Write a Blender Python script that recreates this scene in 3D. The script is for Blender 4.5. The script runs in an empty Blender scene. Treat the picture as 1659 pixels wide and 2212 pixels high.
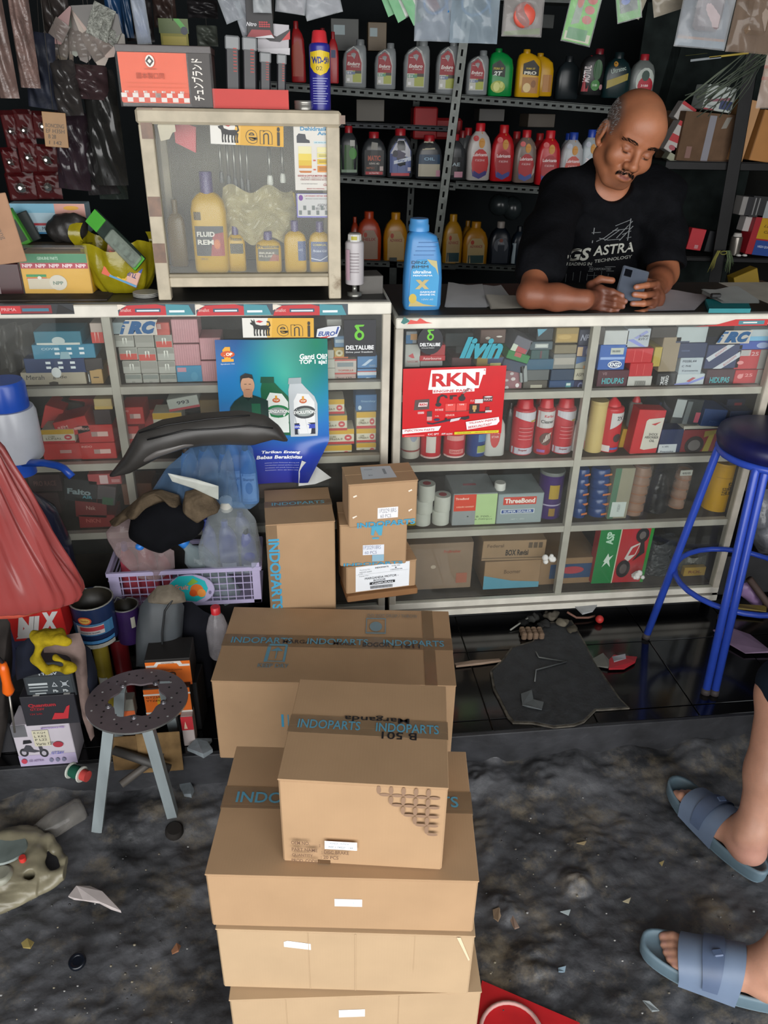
import bpy,bmesh,math,random
import numpy as np
from mathutils import Vector,Matrix,Euler
R=random.Random(7)
SC=bpy.context.scene
F=1661.0;IW,IH=1659,2212;HC=1.52;DC=2.02
_z=Vector((.017,-.8826,-.470)).normalized()
_x=Vector((.9927,-.0396,.1104));_x=(_x-_z*_x.dot(_z)).normalized()
_y=_z.cross(_x)
RIGHT=Vector((_x.x,_y.x,_z.x));DOWN=Vector((_x.y,_y.y,_z.y));FWD=Vector((_x.z,_y.z,_z.z))
CAM=Vector((0,-DC,HC))
cd=bpy.data.cameras.new('camera');co=bpy.data.objects.new('camera',cd);SC.collection.objects.link(co)
cd.sensor_fit='VERTICAL';cd.sensor_height=24.0;cd.lens=F*24.0/IH;cd.clip_start=.02
m3=Matrix((RIGHT,-DOWN,-FWD)).transposed()
co.matrix_world=Matrix.Translation(CAM)@m3.to_4x4()
SC.camera=co
SC.view_settings.view_transform='Standard';SC.view_settings.look='None'
SC.view_settings.gamma=1.0;SC.view_settings.use_curve_mapping=False
SC.view_settings.exposure=0.5
wd=bpy.data.worlds.new('overcast_sky');SC.world=wd;wd.use_nodes=True
nt=wd.node_tree;bg=nt.nodes['Background']
tc=nt.nodes.new('ShaderNodeTexCoord');sx=nt.nodes.new('ShaderNodeSeparateXYZ');cr=nt.nodes.new('ShaderNodeValToRGB')
nt.links.new(tc.outputs['Generated'],sx.inputs[0]);nt.links.new(sx.outputs['Z'],cr.inputs[0]);nt.links.new(cr.outputs[0],bg.inputs[0])
cr.color_ramp.elements[0].position=0.0;cr.color_ramp.elements[0].color=(.62,.63,.64,1)
cr.color_ramp.elements[1].position=.5;cr.color_ramp.elements[1].color=(.93,.97,1.0,1)
bg.inputs[1].default_value=1.35
la=bpy.data.lights.new('daylight_opening','AREA');la.shape='RECTANGLE';la.size=9;la.size_y=4.4;la.energy=370;la.color=(1.0,.985,.96)
lo=bpy.data.objects.new('daylight_opening',la);SC.collection.objects.link(lo);lo.location=(0.1,-6.4,2.0)
lo.rotation_euler=Vector((0,1,-.06)).to_track_quat('-Z','Y').to_euler()
def ray(px,py):return(FWD+RIGHT*((px-IW/2)/F)+DOWN*((py-IH/2)/F))
def onY(px,py,Y):
 d=ray(px,py);t=(Y-CAM.y)/d.y;return CAM+d*t
def onZ(px,py,Z):
 d=ray(px,py);t=(Z-CAM.z)/d.z;return CAM+d*t
def onX(px,py,X):
 d=ray(px,py);t=(X-CAM.x)/d.x;return CAM+d*t
def pxof(p):
 v=Vector(p)-CAM;z=v.dot(FWD);return(IW/2+F*v.dot(RIGHT)/z,IH/2+F*v.dot(DOWN)/z)
def fit(x0,y0,x1,y1,Y):
 ym=(y0+y1)/2;xm=(x0+x1)/2
 a=onY(x0,ym,Y);b=onY(x1,ym,Y);c=onY(xm,ym,Y)
 return c.x,onY(xm,y1,Y).z,b.x-a.x,onY(xm,y0,Y).z-onY(xm,y1,Y).z
def zonline(X,Y,py):
 lo_,hi_=-1.0,3.0
 for _ in range(40):
  m=(lo_+hi_)/2
  if pxof((X,Y,m))[1]>py:lo_=m
  else:hi_=m
 return m
def lin(h):
 h=h.lstrip('#');c=[int(h[i:i+2],16)/255 for i in(0,2,4)]
 return tuple(x/12.92 if x<=.04045 else((x+.055)/1.055)**2.4 for x in c)+(1,)
_mats={}
def M(h,r=.55,metal=0,var=.12,scale=18,bump=0,kind='',alpha=1,stretch=None,coat=0,emit=0):
 key=(h,r,metal,var,scale,bump,kind,alpha,stretch,coat,emit)
 if key in _mats:return _mats[key]
 m=bpy.data.materials.new((kind or 'surface')+'_'+h.lstrip('#'));m.use_nodes=True
 nt=m.node_tree;N=nt.nodes;L=nt.links;b=N['Principled BSDF'];out=N['Material Output']
 b.inputs['Roughness'].default_value=r;b.inputs['Metallic'].default_value=metal
 if r>=.8:b.inputs['Specular IOR Level'].default_value=.12
 if coat:b.inputs['Coat Weight'].default_value=coat;b.inputs['Coat Roughness'].default_value=.08
 c=lin(h)
 tc=N.new('ShaderNodeTexCoord');vec=tc.outputs['Object']
 if stretch:
  mp=N.new('ShaderNodeMapping');mp.inputs['Scale'].default_value=stretch;L.new(vec,mp.inputs[0]);vec=mp.outputs[0]
 nz=N.new('ShaderNodeTexNoise');nz.inputs['Scale'].default_value=scale;nz.inputs['Detail'].default_value=4;L.new(vec,nz.inputs['Vector'])
 ra=N.new('ShaderNodeValToRGB');L.new(nz.outputs[0],ra.inputs[0])
 d=1-var;ra.color_ramp.elements[0].position=.3;ra.color_ramp.elements[0].color=(c[0]*d,c[1]*d,c[2]*d,1)
 ra.color_ramp.elements[1].position=.7;ra.color_ramp.elements[1].color=tuple(min(1,x*(1+var*.6))for x in c[:3])+(1,)
 L.new(ra.outputs[0],b.inputs['Base Color'])
 if kind=='worn':
  n2=N.new('ShaderNodeTexNoise');n2.inputs['Scale'].default_value=7;n2.inputs['Detail'].default_value=8;n2.inputs['Roughness'].default_value=.7;L.new(tc.outputs['Object'],n2.inputs['Vector'])
  r2=N.new('ShaderNodeValToRGB');r2.color_ramp.elements[0].position=.60;r2.color_ramp.elements[1].position=.72;L.new(n2.outputs[0],r2.inputs[0])
  mx=N.new('ShaderNodeMix');mx.data_type='RGBA';L.new(r2.outputs[0],mx.inputs[0]);L.new(ra.outputs[0],mx.inputs[6]);mx.inputs[7].default_value=lin('#7d6c55');L.new(mx.outputs[2],b.inputs['Base Color'])
 if bump:
  n3=N.new('ShaderNodeTexNoise');n3.inputs['Scale'].default_value=scale*2.2;n3.inputs['Detail'].default_value=6;L.new(vec,n3.inputs['Vector'])
  bp=N.new('ShaderNodeBump');bp.inputs['Strength'].default_value=bump;bp.inputs['Distance'].default_value=.01;L.new(n3.outputs[0],bp.inputs['Height']);L.new(bp.outputs[0],b.inputs['Normal'])
 if kind=='card':
  w=N.new('ShaderNodeTexWave');w.inputs['Scale'].default_value=60;w.inputs['Distortion'].default_value=.6;L.new(tc.outputs['Object'],w.inputs['Vector'])
  bp=N.new('ShaderNodeBump');bp.inputs['Strength'].default_value=.02;bp.inputs['Distance'].default_value=.003;L.new(w.outputs[1],bp.inputs['Height']);L.new(bp.outputs[0],b.inputs['Normal'])
 if alpha<1:
  tr=N.new('ShaderNodeBsdfTransparent');tr.inputs[0].default_value=tuple(.55+.45*x for x in c[:3])+(1,)
  mx=N.new('ShaderNodeMixShader');
  if kind=='film':
   lw=N.new('ShaderNodeLayerWeight');lw.inputs[0].default_value=.35
   n4=N.new('ShaderNodeTexNoise');n4.inputs['Scale'].default_value=scale;n4.inputs['Detail'].default_value=3;L.new(vec,n4.inputs['Vector'])
   mm=N.new('ShaderNodeMath');mm.operation='MULTIPLY_ADD';L.new(lw.outputs[1],mm.inputs[0]);mm.inputs[1].default_value=.5;mm.inputs[2].default_value=alpha-.12
   m5=N.new('ShaderNodeMath');m5.operation='MULTIPLY_ADD';L.new(n4.outputs[0],m5.inputs[0]);m5.inputs[1].default_value=.3;L.new(mm.outputs[0],m5.inputs[2]);m5.use_clamp=True
   L.new(m5.outputs[0],mx.inputs[0])
  else:mx.inputs[0].default_value=alpha
  L.new(tr.outputs[0],mx.inputs[1]);L.new(b.outputs[0],mx.inputs[2]);L.new(mx.outputs[0],out.inputs[0])
 if emit:b.inputs['Emission Color'].default_value=c;b.inputs['Emission Strength'].default_value=emit
 _mats[key]=m;return m
def glass_mat(dust=.12,tint='#dfe6e2'):
 key=('glass',dust,tint)
 if key in _mats:return _mats[key]
 m=bpy.data.materials.new('dusty_glass');m.use_nodes=True;nt=m.node_tree;N=nt.nodes;L=nt.links
 b=N['Principled BSDF'];out=N['Material Output'];b.inputs['Base Color'].default_value=lin('#b9b8b2');b.inputs['Roughness'].default_value=.7
 tr=N.new('ShaderNodeBsdfTransparent');tr.inputs[0].default_value=(.96,.975,.965,1)
 gl=N.new('ShaderNodeBsdfGlossy');gl.inputs['Roughness'].default_value=.03
 fr=N.new('ShaderNodeFresnel');fr.inputs[0].default_value=1.32
 tc=N.new('ShaderNodeTexCoord');nz=N.new('ShaderNodeTexNoise');nz.inputs['Scale'].default_value=5;nz.inputs['Detail'].default_value=6;L.new(tc.outputs['Object'],nz.inputs['Vector'])
 ra=N.new('ShaderNodeMapRange');ra.inputs[1].default_value=.35;ra.inputs[2].default_value=.75;ra.inputs[3].default_value=dust*.6;ra.inputs[4].default_value=dust*1.7;L.new(nz.outputs[0],ra.inputs[0])
 m1=N.new('ShaderNodeMixShader');L.new(fr.outputs[0],m1.inputs[0]);L.new(tr.outputs[0],m1.inputs[1]);L.new(gl.outputs[0],m1.inputs[2])
 m2=N.new('ShaderNodeMixShader');L.new(ra.outputs[0],m2.inputs[0]);L.new(m1.outputs[0],m2.inputs[1]);L.new(b.outputs[0],m2.inputs[2]);L.new(m2.outputs[0],out.inputs[0])
 _mats[key]=m;return m
CARD=M('#ab8c6c',r=.8,var=.07,scale=9,kind='card')
CARD2=M('#b49a7b',r=.8,var=.06,scale=9,kind='card')
CARDD=M('#8d6746',r=.85,var=.15,scale=9,kind='card')
class MB:
 def __init__(s):s.v=[];s.f=[];s.mi=[];s.mats=[];s.sm=[]
 def _m(s,m):
  if m not in s.mats:s.mats.append(m)
  return s.mats.index(m)
 def add(s,vs,fs,mat,smooth=False,T=None):
  o=len(s.v);i=s._m(mat)
  for v in vs:
   s.v.append(tuple(T@Vector(v))if T else tuple(v))
  for f in fs:
   s.f.append([k+o for k in f]);s.mi.append(i);s.sm.append(smooth)
  return s
 def box(s,x0,x1,y0,y1,z0,z1,mat,c=0.0,T=None):
  if x1<x0:x0,x1=x1,x0
  c=min(c,(x1-x0)*.45,(y1-y0)*.45,(z1-z0)*.45)
  if c<=0:
   vs=[(x,y,z)for x in(x0,x1)for y in(y0,y1)for z in(z0,z1)]
   return s.add(vs,[(0,1,3,2),(4,6,7,5),(0,4,5,1),(2,3,7,6),(0,2,6,4),(1,5,7,3)],mat,T=T)
  bm=bmesh.new();bmesh.ops.create_cube(bm,size=1)
  for v in bm.verts:v.co=((v.co.x+.5)*(x1-x0)+x0,(v.co.y+.5)*(y1-y0)+y0,(v.co.z+.5)*(z1-z0)+z0)
  bmesh.ops.bevel(bm,geom=bm.edges[:],offset=c,segments=1,affect='EDGES')
  bm.verts.ensure_lookup_table()
  vs=[v.co[:]for v in bm.verts];fs=[[v.index for v in f.verts]for f in bm.faces];bm.free()
  return s.add(vs,fs,mat,T=T)
 def loft(s,secs,mat,seg=20,n=2.0,T=None,cap=True,smooth=True):
  """secs: (z, rx, ry, cx, cy) rings of a superellipse"""
  vs=[];fs=[]
  for q in secs:
   z,rx,ry=q[:3];cx=q[3]if len(q)>3 else 0;cy=q[4]if len(q)>4 else 0;nn=q[5]if len(q)>5 else n
   for k in range(seg):
    a=2*math.pi*k/seg;ca,sa=math.cos(a),math.sin(a)
    vs.append((cx+rx*math.copysign(abs(ca)**(2/nn),ca),cy+ry*math.copysign(abs(sa)**(2/nn),sa),z))
  for i in range(len(secs)-1):
   for k in range(seg):
    a=i*seg+k;b=i*seg+(k+1)%seg;fs.append((a,b,b+seg,a+seg))
  s.add(vs,fs,mat,smooth,T)
  if cap:
   s.add(vs[:seg],[tuple(reversed(range(seg)))],mat,False,T);s.add(vs[-seg:],[tuple(range(seg))],mat,False,T)
  return s
 def lathe(s,prof,mat,seg=20,c=(0,0,0),T=None,cap=True):
  TT=Matrix.Translation(c)if T is None else T@Matrix.Translation(c)
  return s.loft([(z,r,r)for r,z in prof],mat,seg,2.0,TT,cap)
 def tube(s,pts,r,mat,seg=8,closed=False,T=None):
  pts=[Vector(p)for p in pts];n=len(pts);rs=r if isinstance(r,(list,tuple))else[r]*n
  vs=[];fs=[];prev=None
  for i,p in enumerate(pts):
   a=pts[(i-1)%n]if(closed or i>0)else p;b=pts[(i+1)%n]if(closed or i<n-1)else p
   t=(b-a).normalized()if(b-a).length>1e-9 else Vector((0,0,1))
   if prev is None:
    u=t.orthogonal().normalized()
   else:
    u=prev-t*prev.dot(t);u=u.normalized()if u.length>1e-6 else t.orthogonal().normalized()
   prev=u;w=t.cross(u)
   for k in range(seg):
    an=2*math.pi*k/seg;vs.append(tuple(p+(u*math.cos(an)+w*math.sin(an))*rs[i]))
  for i in range(n if closed else n-1):
   for k in range(seg):
    a=i*seg+k;b=i*seg+(k+1)%seg;j=((i+1)%n)*seg
    fs.append((a,b,j+(k+1)%seg,j+k))
  if not closed:fs+=[tuple(reversed(range(seg))),tuple(range((n-1)*seg,n*seg))]
  return s.add(vs,fs,mat,True,T)
 def prism(s,pts,y0,y1,mat,T=None,bev=0,smooth=False):
  """outline pts in xz, extruded along y (thick), chamfered by scaling"""
  n=len(pts);cx=sum(p[0]for p in pts)/n;cz=sum(p[1]for p in pts)/n
  w=max(p[0]for p in pts)-min(p[0]for p in pts)
  k=1-2*bev/max(w,1e-6)if bev else 1
  rings=[(y0,k),(y0+bev,1),(y1-bev,1),(y1,k)]if bev else[(y0,1),(y1,1)]
  vs=[(cx+(p[0]-cx)*q,y,cz+(p[1]-cz)*q)for y,q in rings for p in pts]
  fs=[]
  for i in range(len(rings)-1):
   for j in range(n):a=i*n+j;b=i*n+(j+1)%n;fs.append((a,b,b+n,a+n))
  s.add(vs,fs,mat,smooth,T)
  s.add(vs[:n],[tuple(reversed(range(n)))],mat,False,T);s.add(vs[-n:],[tuple(range(n))],mat,False,T)
  return s
 def grid(s,fn,nu,nv,mat,smooth=True,T=None,wrap=False):
  vs=[fn(i/(nu-(0 if wrap else 1)),j/(nv-1))for j in range(nv)for i in range(nu)]
  fs=[(j*nu+i,j*nu+(i+1)%nu,(j+1)*nu+(i+1)%nu,(j+1)*nu+i)for j in range(nv-1)for i in range(nu if wrap else nu-1)]
  return s.add(vs,fs,mat,smooth,T)
 def ball(s,c,r,mat,seg=14,T=None):
  rx,ry,rz=(r,r,r)if not isinstance(r,(tuple,list))else r
  n=seg//2;secs=[]
  for i in range(n+1):
   a=-math.pi/2+math.pi*i/n;k=max(math.cos(a),.02);secs.append((c[2]+rz*math.sin(a),rx*k,ry*k,c[0],c[1]))
  return s.loft(secs,mat,seg,2,T)
 def mesh(s,name):
  me=bpy.data.meshes.new(name);me.from_pydata(s.v,[],s.f)
  for m in s.mats:me.materials.append(m)
  me.polygons.foreach_set('material_index',s.mi);me.polygons.foreach_set('use_smooth',s.sm);me.update();return me
def link(name,me,parent=None):
 o=bpy.data.objects.new(name,me);SC.collection.objects.link(o)
 if parent:o.parent=parent
 return o
def props(o,label=None,cat=None,group=None,kind=None):
 if label:o['label']=label
 if cat:o['category']=cat
 if group:o['group']=group
 if kind:o['kind']=kind
 return o
def thing(name,label,cat,loc=(0,0,0),rot=(0,0,0),group=None):
 o=bpy.data.objects.new(name,None);SC.collection.objects.link(o);o.empty_display_size=.02
 o.location=loc;o.rotation_euler=rot if isinstance(rot,(tuple,Euler))else(0,0,rot)
 return props(o,label,cat,group)
def part(name,mb,parent,label=None):
 o=link(name,mb.mesh(name),parent)
 if label:o['label']=label
 return o
def single(name,mb,label,cat,loc=(0,0,0),rot=(0,0,0),group=None):
 o=link(name,mb.mesh(name));o.location=loc;o.rotation_euler=rot if isinstance(rot,(tuple,Euler))else(0,0,rot)
 return props(o,label,cat,group)
def struct(name,mb,parent=None):
 o=link(name,mb.mesh(name),parent)
 if not parent:o['kind']='structure'
 return o
_txt={}
def text_geo(s,bold=.02,shear=0,font=None):
 key=(s,bold,shear)
 if key not in _txt:
  c=bpy.data.curves.new('t','FONT');c.body=s;c.resolution_u=3;c.offset=bold;c.shear=shear
  o=bpy.data.objects.new('t',c);me=bpy.data.meshes.new_from_object(o)
  vs=[v.co[:]for v in me.vertices];fs=[list(p.vertices)for p in me.polygons]
  bpy.data.objects.remove(o);bpy.data.curves.remove(c);bpy.data.meshes.remove(me)
  if not vs:vs=[(0,0,0),(1,0,0),(0,1,0)];fs=[]
  x0=min(v[0]for v in vs);x1=max(v[0]for v in vs);y0=min(v[1]for v in vs);y1=max(v[1]for v in vs)
  _txt[key]=([((v[0]-x0)/(x1-x0 or 1),(v[1]-y0)/(y1-y0 or 1))for v in vs],fs)
 return _txt[key]
def decor(parent,W,H,items,T=None,eps=.0007,step=.0002,pname='print',lname='lettering',rough=.45,warp=None):
 """items on a W x H sheet whose lower left is the origin of T (x right, z up, -y out)
       ('r',u0,v0,u1,v1,col) ('e',u,v,ru,rv,col) ('p',[(u,v)..],col) ('t',u,v,wu,hv,text,col[,bold,shear,rot])  u centred"""
 pm=MB();tm=MB();T=T or Matrix.Identity(4);lay=0
 def put(mb,vs2,fs,col):
  nonlocal lay
  y=-(eps+step*lay);vv=[]
  for(u,v)in vs2:
   if warp:x,yy,z=warp(u,v);vv.append(T@Vector((x,yy+y,z)))
   else:vv.append(T@Vector((u*W,y,v*H)))
  mb.add([tuple(q)for q in vv],fs,M(col,r=rough,var=.04)if isinstance(col,str)else col)
 def slab(pts,col):
  u0=min(p[0]for p in pts);u1=max(p[0]for p in pts);n=max(1,math.ceil((u1-u0)/.1))if warp else 1
  for i in range(n):
   q=list(pts)
   if n>1:
    for lim,sg in((u0+(u1-u0)*i/n,1),(u0+(u1-u0)*(i+1)/n,-1)):
     o_=[]
     for a,b in zip(q,q[1:]+q[:1]):
      ia,ib=(a[0]-lim)*sg>=0,(b[0]-lim)*sg>=0
      if ia:o_.append(a)
      if ia!=ib:t=(lim-a[0])/(b[0]-a[0]);o_.append((lim,a[1]+(b[1]-a[1])*t))
     q=o_
   if len(q)>2:put(pm,q,[tuple(range(len(q)))],col)
 for it in items:
  k=it[0]
  if k=='r':
   _,a,b,c,d,col=it;put(pm,[(a,b),(c,b),(c,d),(a,d)],[(0,1,2,3)],col)
  elif k=='e':
   _,a,b,c,d,col=it;n=20;slab([(a+c*math.cos(2*math.pi*i/n),b+d*math.sin(2*math.pi*i/n))for i in range(n)],col)
  elif k=='p':
   slab(it[1],it[2])
  elif k=='t':
   _,a,b,w,h,s,col=it[:7];bold=it[7]if len(it)>7 else.02;sh=it[8]if len(it)>8 else 0;ro=it[9]if len(it)>9 else 0
   vs,fs=text_geo(s,bold,sh);q=[]
   for(x,y)in vs:
    dx,dz=(x-.5)*w*W,(y-.5)*h*H
    if ro:dx,dz=dx*math.cos(ro)-dz*math.sin(ro),dx*math.sin(ro)+dz*math.cos(ro)
    q.append((a+dx/W,b+dz/H))
   put(tm,q,fs,col)
  lay+=1
 if pm.v:part(pname,pm,parent)
 if tm.v:part(lname,tm,parent)
def side_T(kind,W,D,H):
 if kind=='top':return Matrix(((1,0,0,-W/2),(0,0,1,0),(0,-1,0,H),(0,0,0,1)))
 if kind=='front':return Matrix.Translation((-W/2,0,0))
 if kind=='left':return Matrix(((0,1,0,-W/2),(-1,0,0,D),(0,0,1,0),(0,0,0,1)))
 if kind=='right':return Matrix(((0,-1,0,W/2),(1,0,0,0),(0,0,1,0),(0,0,0,1)))
def boxthing(name,label,cat,W,D,H,col,loc,rot=(0,0,0),group=None,front=None,top=None,left=None,right=None,lid=None,cham=.0015):
 """a closed carton: body, a lid flap seam, print on its faces. Origin: middle of the bottom front edge"""
 t=thing(name,label,cat,loc,rot,group)
 mat=M(col,r=.5,var=.06)if isinstance(col,str)else col
 mb=MB();mb.box(-W/2,W/2,0,D,0,H,mat,cham);part('body',mb,t)
 if lid:
  fl=MB();fm=M(lid,r=.5)if isinstance(lid,str)else lid
  fl.box(-W/2+.001,W/2-.001,.0,D*.96,H,H+.0012,fm);part('flap',fl,t)
 for k,it in(('front',front),('top',top),('left',left),('right',right)):
  if it:decor(t,{'front':W,'top':W,'left':D,'right':D}[k],{'front':H,'top':D,'left':H,'right':H}[k],it,side_T(k,W,D,H+(.0015 if lid and k=='top' else 0)))
 return t
class Field:
 def __init__(s,lo,hi,h):
  s.lo=np.array(lo,float);s.h=h;s.n=np.ceil((np.array(hi)-s.lo)/h).astype(int)+1
  s.v=np.full(tuple(s.n),1.0,np.float32)
 def sub(s,lo,hi):
  a=np.maximum(np.floor((np.array(lo)-s.lo)/s.h).astype(int),0);b=np.minimum(np.ceil((np.array(hi)-s.lo)/s.h).astype(int)+1,s.n)
  if(b<=a).any():return None
  sl=tuple(slice(i,j)for i,j in zip(a,b))
  ax=[(s.lo[i]+s.h*np.arange(a[i],b[i])).astype(np.float32)for i in range(3)]
  return sl,ax[0][:,None,None],ax[1][None,:,None],ax[2][None,None,:]
 def mix(s,sl,d,k,op):
  o=s.v[sl]
  if op=='add':
   h=np.maximum(k-np.abs(o-d),0)/k;s.v[sl]=np.minimum(o,d)-h*h*k*.25
  else:
   d=-d;h=np.maximum(k-np.abs(o-d),0)/k;s.v[sl]=np.maximum(o,d)+h*h*k*.25
 def cone(s,a,b,ra,rb,k=.01,op='add',flat=None):
  a=np.array(a,float);b=np.array(b,float);m=max(ra,rb)+k+3*s.h
  q=s.sub(np.minimum(a,b)-m,np.maximum(a,b)+m)
  if q is None:return s
  sl,X,Y,Z=q;d=b-a;L2=max(float(d@d),1e-12)
  px,py,pz=X-a[0],Y-a[1],Z-a[2]
  t=np.clip((px*d[0]+py*d[1]+pz*d[2])/L2,0,1)
  dx,dy,dz=px-d[0]*t,py-d[1]*t,pz-d[2]*t
  r=ra+(rb-ra)*t
  if flat is not None:
   ax,f=flat;ax=np.array(ax,float);ax/=np.linalg.norm(ax);e=dx*ax[0]+dy*ax[1]+dz*ax[2]
   D=np.sqrt(np.maximum(dx*dx+dy*dy+dz*dz-e*e,0)+(e/f)**2)
   s.mix(sl,((D-r)*min(1,f)).astype(np.float32),k,op);return s
  s.mix(sl,(np.sqrt(dx*dx+dy*dy+dz*dz)-r).astype(np.float32),k,op);return s
 def chain(s,pts,rs,k=.01,op='add',flat=None):
  for i in range(len(pts)-1):s.cone(pts[i],pts[i+1],rs[i],rs[i+1],k,op,flat)
  return s
 def ell(s,c,r,k=.01,rot=None,op='add'):
  c=np.array(c,float);r=np.array(r if hasattr(r,'__len__')else(r,r,r),float);m=r.max()+k+3*s.h
  q=s.sub(c-m,c+m)
  if q is None:return s
  sl,X,Y,Z=q;x,y,z=X-c[0],Y-c[1],Z-c[2]
  if rot is not None:
   Rm=np.array(rot);x,y,z=(x*Rm[0,i]+y*Rm[1,i]+z*Rm[2,i]for i in range(3))
  q0=np.sqrt((x/r[0])**2+(y/r[1])**2+(z/r[2])**2);q1=np.sqrt((x/r[0]**2)**2+(y/r[1]**2)**2+(z/r[2]**2)**2)+1e-9
  s.mix(sl,(q0*(q0-1)/q1).astype(np.float32),k,op);return s
 def noise(s,amp,sc,seed=1):
  ax=[(s.lo[i]+s.h*np.arange(s.n[i]))for i in range(3)];X,Y,Z=ax[0][:,None,None],ax[1][None,:,None],ax[2][None,None,:];rr=np.random.RandomState(seed)
  for _ in range(7):
   w=rr.normal(size=3)*sc;p=rr.uniform(0,6.28);w2=rr.normal(size=3)*sc*.5;s.v+=(amp/2.6*np.sin(X*w[0]+Y*w[1]+Z*w[2]+p+1.5*np.sin(X*w2[0]+Y*w2[1]+Z*w2[2]))).astype(np.float32)
  return s
 def cutz(s,z):
  ax=s.lo[2]+s.h*np.arange(s.n[2]);s.v=np.maximum(s.v,(z-ax)[None,None,:].astype(np.float32));return s
 def mesh(s,name,mat,smooth=1):
  v=s.v;v[0]=v[-1]=1;v[:,0]=v[:,-1]=1;v[:,:,0]=v[:,:,-1]=1
  S=v<0;nx,ny,nz=v.shape;c=np.zeros((nx-1,ny-1,nz-1),np.int8)
  for i in(0,1):
   for j in(0,1):
    for k in(0,1):c+=S[i:nx-1+i,j:ny-1+j,k:nz-1+k]
  act=np.argwhere((c>0)&(c<8));idx=-np.ones(c.shape,np.int64);idx[tuple(act.T)]=np.arange(len(act))
  cs=[(i,j,k)for i in(0,1)for j in(0,1)for k in(0,1)];val={q:v[act[:,0]+q[0],act[:,1]+q[1],act[:,2]+q[2]]for q in cs}
  acc=np.zeros((len(act),3));cnt=np.zeros(len(act))
  for q in cs:
   for ax in range(3):
    if q[ax]==0:
     q2=list(q);q2[ax]=1;q2=tuple(q2);a,b=val[q],val[q2];cr=(a<0)!=(b<0)
     t=np.where(cr,a/np.where(cr,a-b,1),0);p=np.tile(np.array(q,float),(len(act),1));p[:,ax]=t;acc[cr]+=p[cr];cnt[cr]+=1
  P=s.lo+s.h*(act+acc/cnt[:,None]);quads=[]
  for ax in range(3):
   sl0=[slice(0,n)for n in v.shape];sl1=list(sl0);sl0[ax]=slice(0,v.shape[ax]-1);sl1[ax]=slice(1,v.shape[ax])
   e=np.argwhere(S[tuple(sl0)]!=S[tuple(sl1)]);u,w=[(1,2),(2,0),(0,1)][ax]
   e=e[(e[:,u]>0)&(e[:,w]>0)&(e[:,u]<v.shape[u]-1)&(e[:,w]<v.shape[w]-1)]
   def at(du,dw):
    q=e.copy();q[:,u]-=du;q[:,w]-=dw;return idx[tuple(q.T)]
   f=np.stack([at(1,1),at(0,1),at(0,0),at(1,0)],1);inside=S[tuple(e.T)]
   f[~inside]=f[~inside][:,::-1];quads.append(f)
  Q=np.concatenate(quads);Q=Q[(Q>=0).all(1)]
  for _ in range(smooth):
   A=np.zeros_like(P);n_=np.zeros(len(P))
   for i in range(4):np.add.at(A,Q[:,i],P[Q[:,(i+1)%4]]);np.add.at(n_,Q[:,i],1)
   P=P*.5+.5*A/np.maximum(n_,1)[:,None]
  me=bpy.data.meshes.new(name);me.vertices.add(len(P));me.vertices.foreach_set('co',P.ravel());me.loops.add(Q.size);me.loops.foreach_set('vertex_index',Q.ravel().astype(np.int32))
  me.polygons.add(len(Q));me.polygons.foreach_set('loop_start',np.arange(0,Q.size,4,dtype=np.int32));me.polygons.foreach_set('loop_total',np.full(len(Q),4,np.int32))
  me.polygons.foreach_set('use_smooth',np.ones(len(Q),bool));me.update();me.validate();me.materials.append(mat);return me,P
def blob(name,label,cat,origin,ells,mat,h=.004,amp=0,sc=60,k=.02,cones=(),smooth=1,cut=None,group=None,parent=None):
 """ells: (centre, radii), cones: (a, b, ra, rb), all relative to origin"""
 pts=[np.array(c)-max(r if hasattr(r,'__len__')else[r])for c,r in ells]+[np.array(c)+max(r if hasattr(r,'__len__')else[r])for c,r in ells]
 for c in cones:pts+=[np.array(c[0])-c[2],np.array(c[0])+c[2],np.array(c[1])-c[3],np.array(c[1])+c[3]]
 pts=np.array(pts);F_=Field(pts.min(0)-.02,pts.max(0)+.02,h)
 for c,r in ells:F_.ell(c,r,k)
 for c in cones:F_.cone(*c[:4],k=k,flat=c[4]if len(c)>4 else None)
 if amp:F_.noise(amp,sc,int(abs(origin[0])*1000)%97)
 if cut is not None:F_.cutz(cut)
 me,_=F_.mesh(name,mat,smooth);o=link(name,me,parent)
 o.location=origin if not parent else Vector(origin)-parent.location
 return props(o,label,cat,group)
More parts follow.
